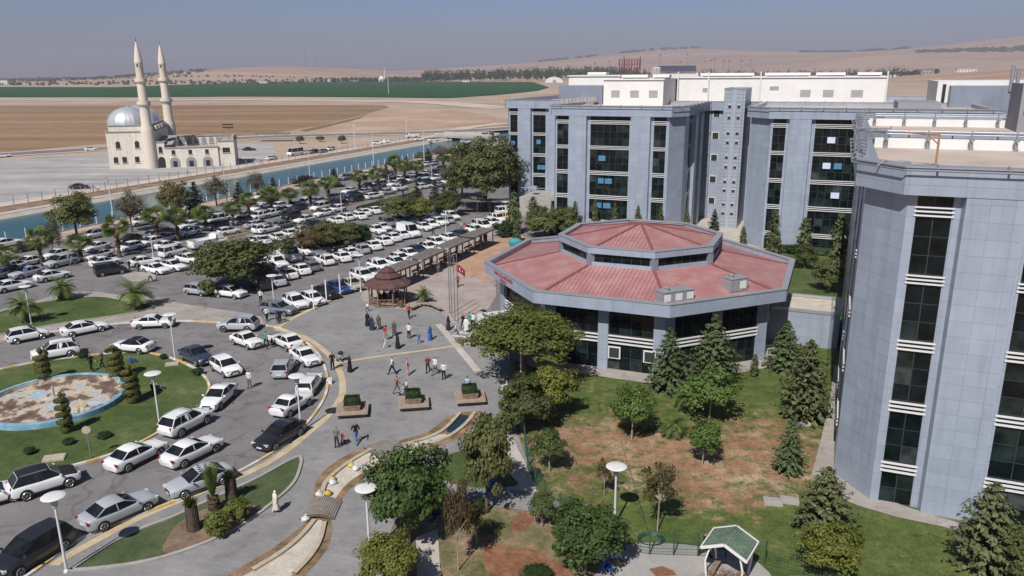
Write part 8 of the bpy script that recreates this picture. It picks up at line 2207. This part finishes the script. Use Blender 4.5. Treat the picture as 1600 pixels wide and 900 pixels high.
for i,(px,v) in enumerate(((954,97),(932,99),(1033,87),(1065,97),(1075,86),(1104,96),(1112,95),(1118,93),(1132,95),(1141,96),(1160,96),(1175,95))):
    x,y=far(px,2450); z0=hill_h(x,y); vh=113-(px-800)*.0068; top=27.5+2450*(vh-v)/1265; r=empty('floodlight_mast',(x,y,z0)); h=top-z0; mb=MB(); mb.tube([(0,0,0),(0,0,h)],[.7,.4],5); mb.build('mast',M['mast'],r); mb=MB(); mb.box((0,0,h),(7,1,4)); mb.build('lamp_rack',M['mast'],r); tag(r,'distant floodlight mast above the trees, %s from the left'%ordinal(sorted([954,932,1033,1065,1075,1104,1112,1118,1132,1141,1160,1175]).index(px)+1),'floodlight mast','distant floodlight masts')
r=empty('goal_frame',(*far(789,640),0)); tag(r,'yellow goal shaped pipe frame beyond the far wing','frame'); mb=MB(); mb.tube([(-4,0,0),(-4,0,9),(4,0,9),(4,0,5)],.35,5); mb.build('pipe',plain('ochre_pipe',(.45,.33,.10),.6),r)
for k,(px,Y,l) in enumerate(((608,1080,'thin pole at the near edge of the green field'),(550,300,'roadside pole across the canal, left one'),(634,330,'roadside pole across the canal, right one'))):
    x,y=far(px,Y); r=empty('utility_pole',(x,y,0)); tag(r,l,'pole','roadside poles'); mb=MB(); mb.tube([(0,0,0),(0,0,9 if Y<400 else 21)],.12 if Y<400 else .4,5); mb.build('shaft',M['lamppost'],r); mb=MB(); mb.box((0,0,8.6 if Y<400 else 20.5),(1.2,.15,.15)); mb.build('crossarm',M['lamppost'],r)
x,y=PT['shelt']; r=empty('roadside_canopy',(x+3,y-6,0)); tag(r,'green roofed canopy beside the far road','canopy'); mb=MB(); mb.box((0,0,3.2),(14,5,.3)); mb.build('roof',plain('green_canvas',(.10,.17,.12),.8),r)
for k in range(4): mb=MB(); mb.box((-6+4*k,-2,1.6),(.15,.15,3.2)); mb.build('post',M['steel'],r)
for i,(px,v,l) in enumerate(((463,217,'roadside tree across the canal, left one'),(495,214,'yellowish roadside tree across the canal, middle one'),(530,217,'roadside tree across the canal, right one'))):
    Y=27.5*1220/(v-114)*.99; x,y=far(px,Y); nm,t,c=tree_proto('olive' if i!=1 else 'yellow',i%2); o=empty('leafy_tree',(x,y,0)); o.scale=(3.6,3.6,3.2 if i!=1 else 2.4); mk('trunk',t,o); mk('crown',c,o); tag(o,l,'tree','roadside trees across the canal')
# ------------------------------------------------------------------ haze
def haze():
    mb=MB(); mb.box((500,4600,175),(19000,19200,370)); o=mb.build('haze',None) if False else None
    m=bpy.data.materials.new('haze'); m.use_nodes=True; nt=m.node_tree; nt.nodes.clear(); out=nt.nodes.new('ShaderNodeOutputMaterial'); pv=nt.nodes.new('ShaderNodeVolumePrincipled')
    pv.inputs['Color'].default_value=(.72,.70,.82,1); pv.inputs['Density'].default_value=HAZE; pv.inputs['Anisotropy'].default_value=.0
    nt.links.new(pv.outputs[0],out.inputs['Volume'])
    tag(mb.build('haze',m),kind='stuff')
HAZE=.000115
haze()
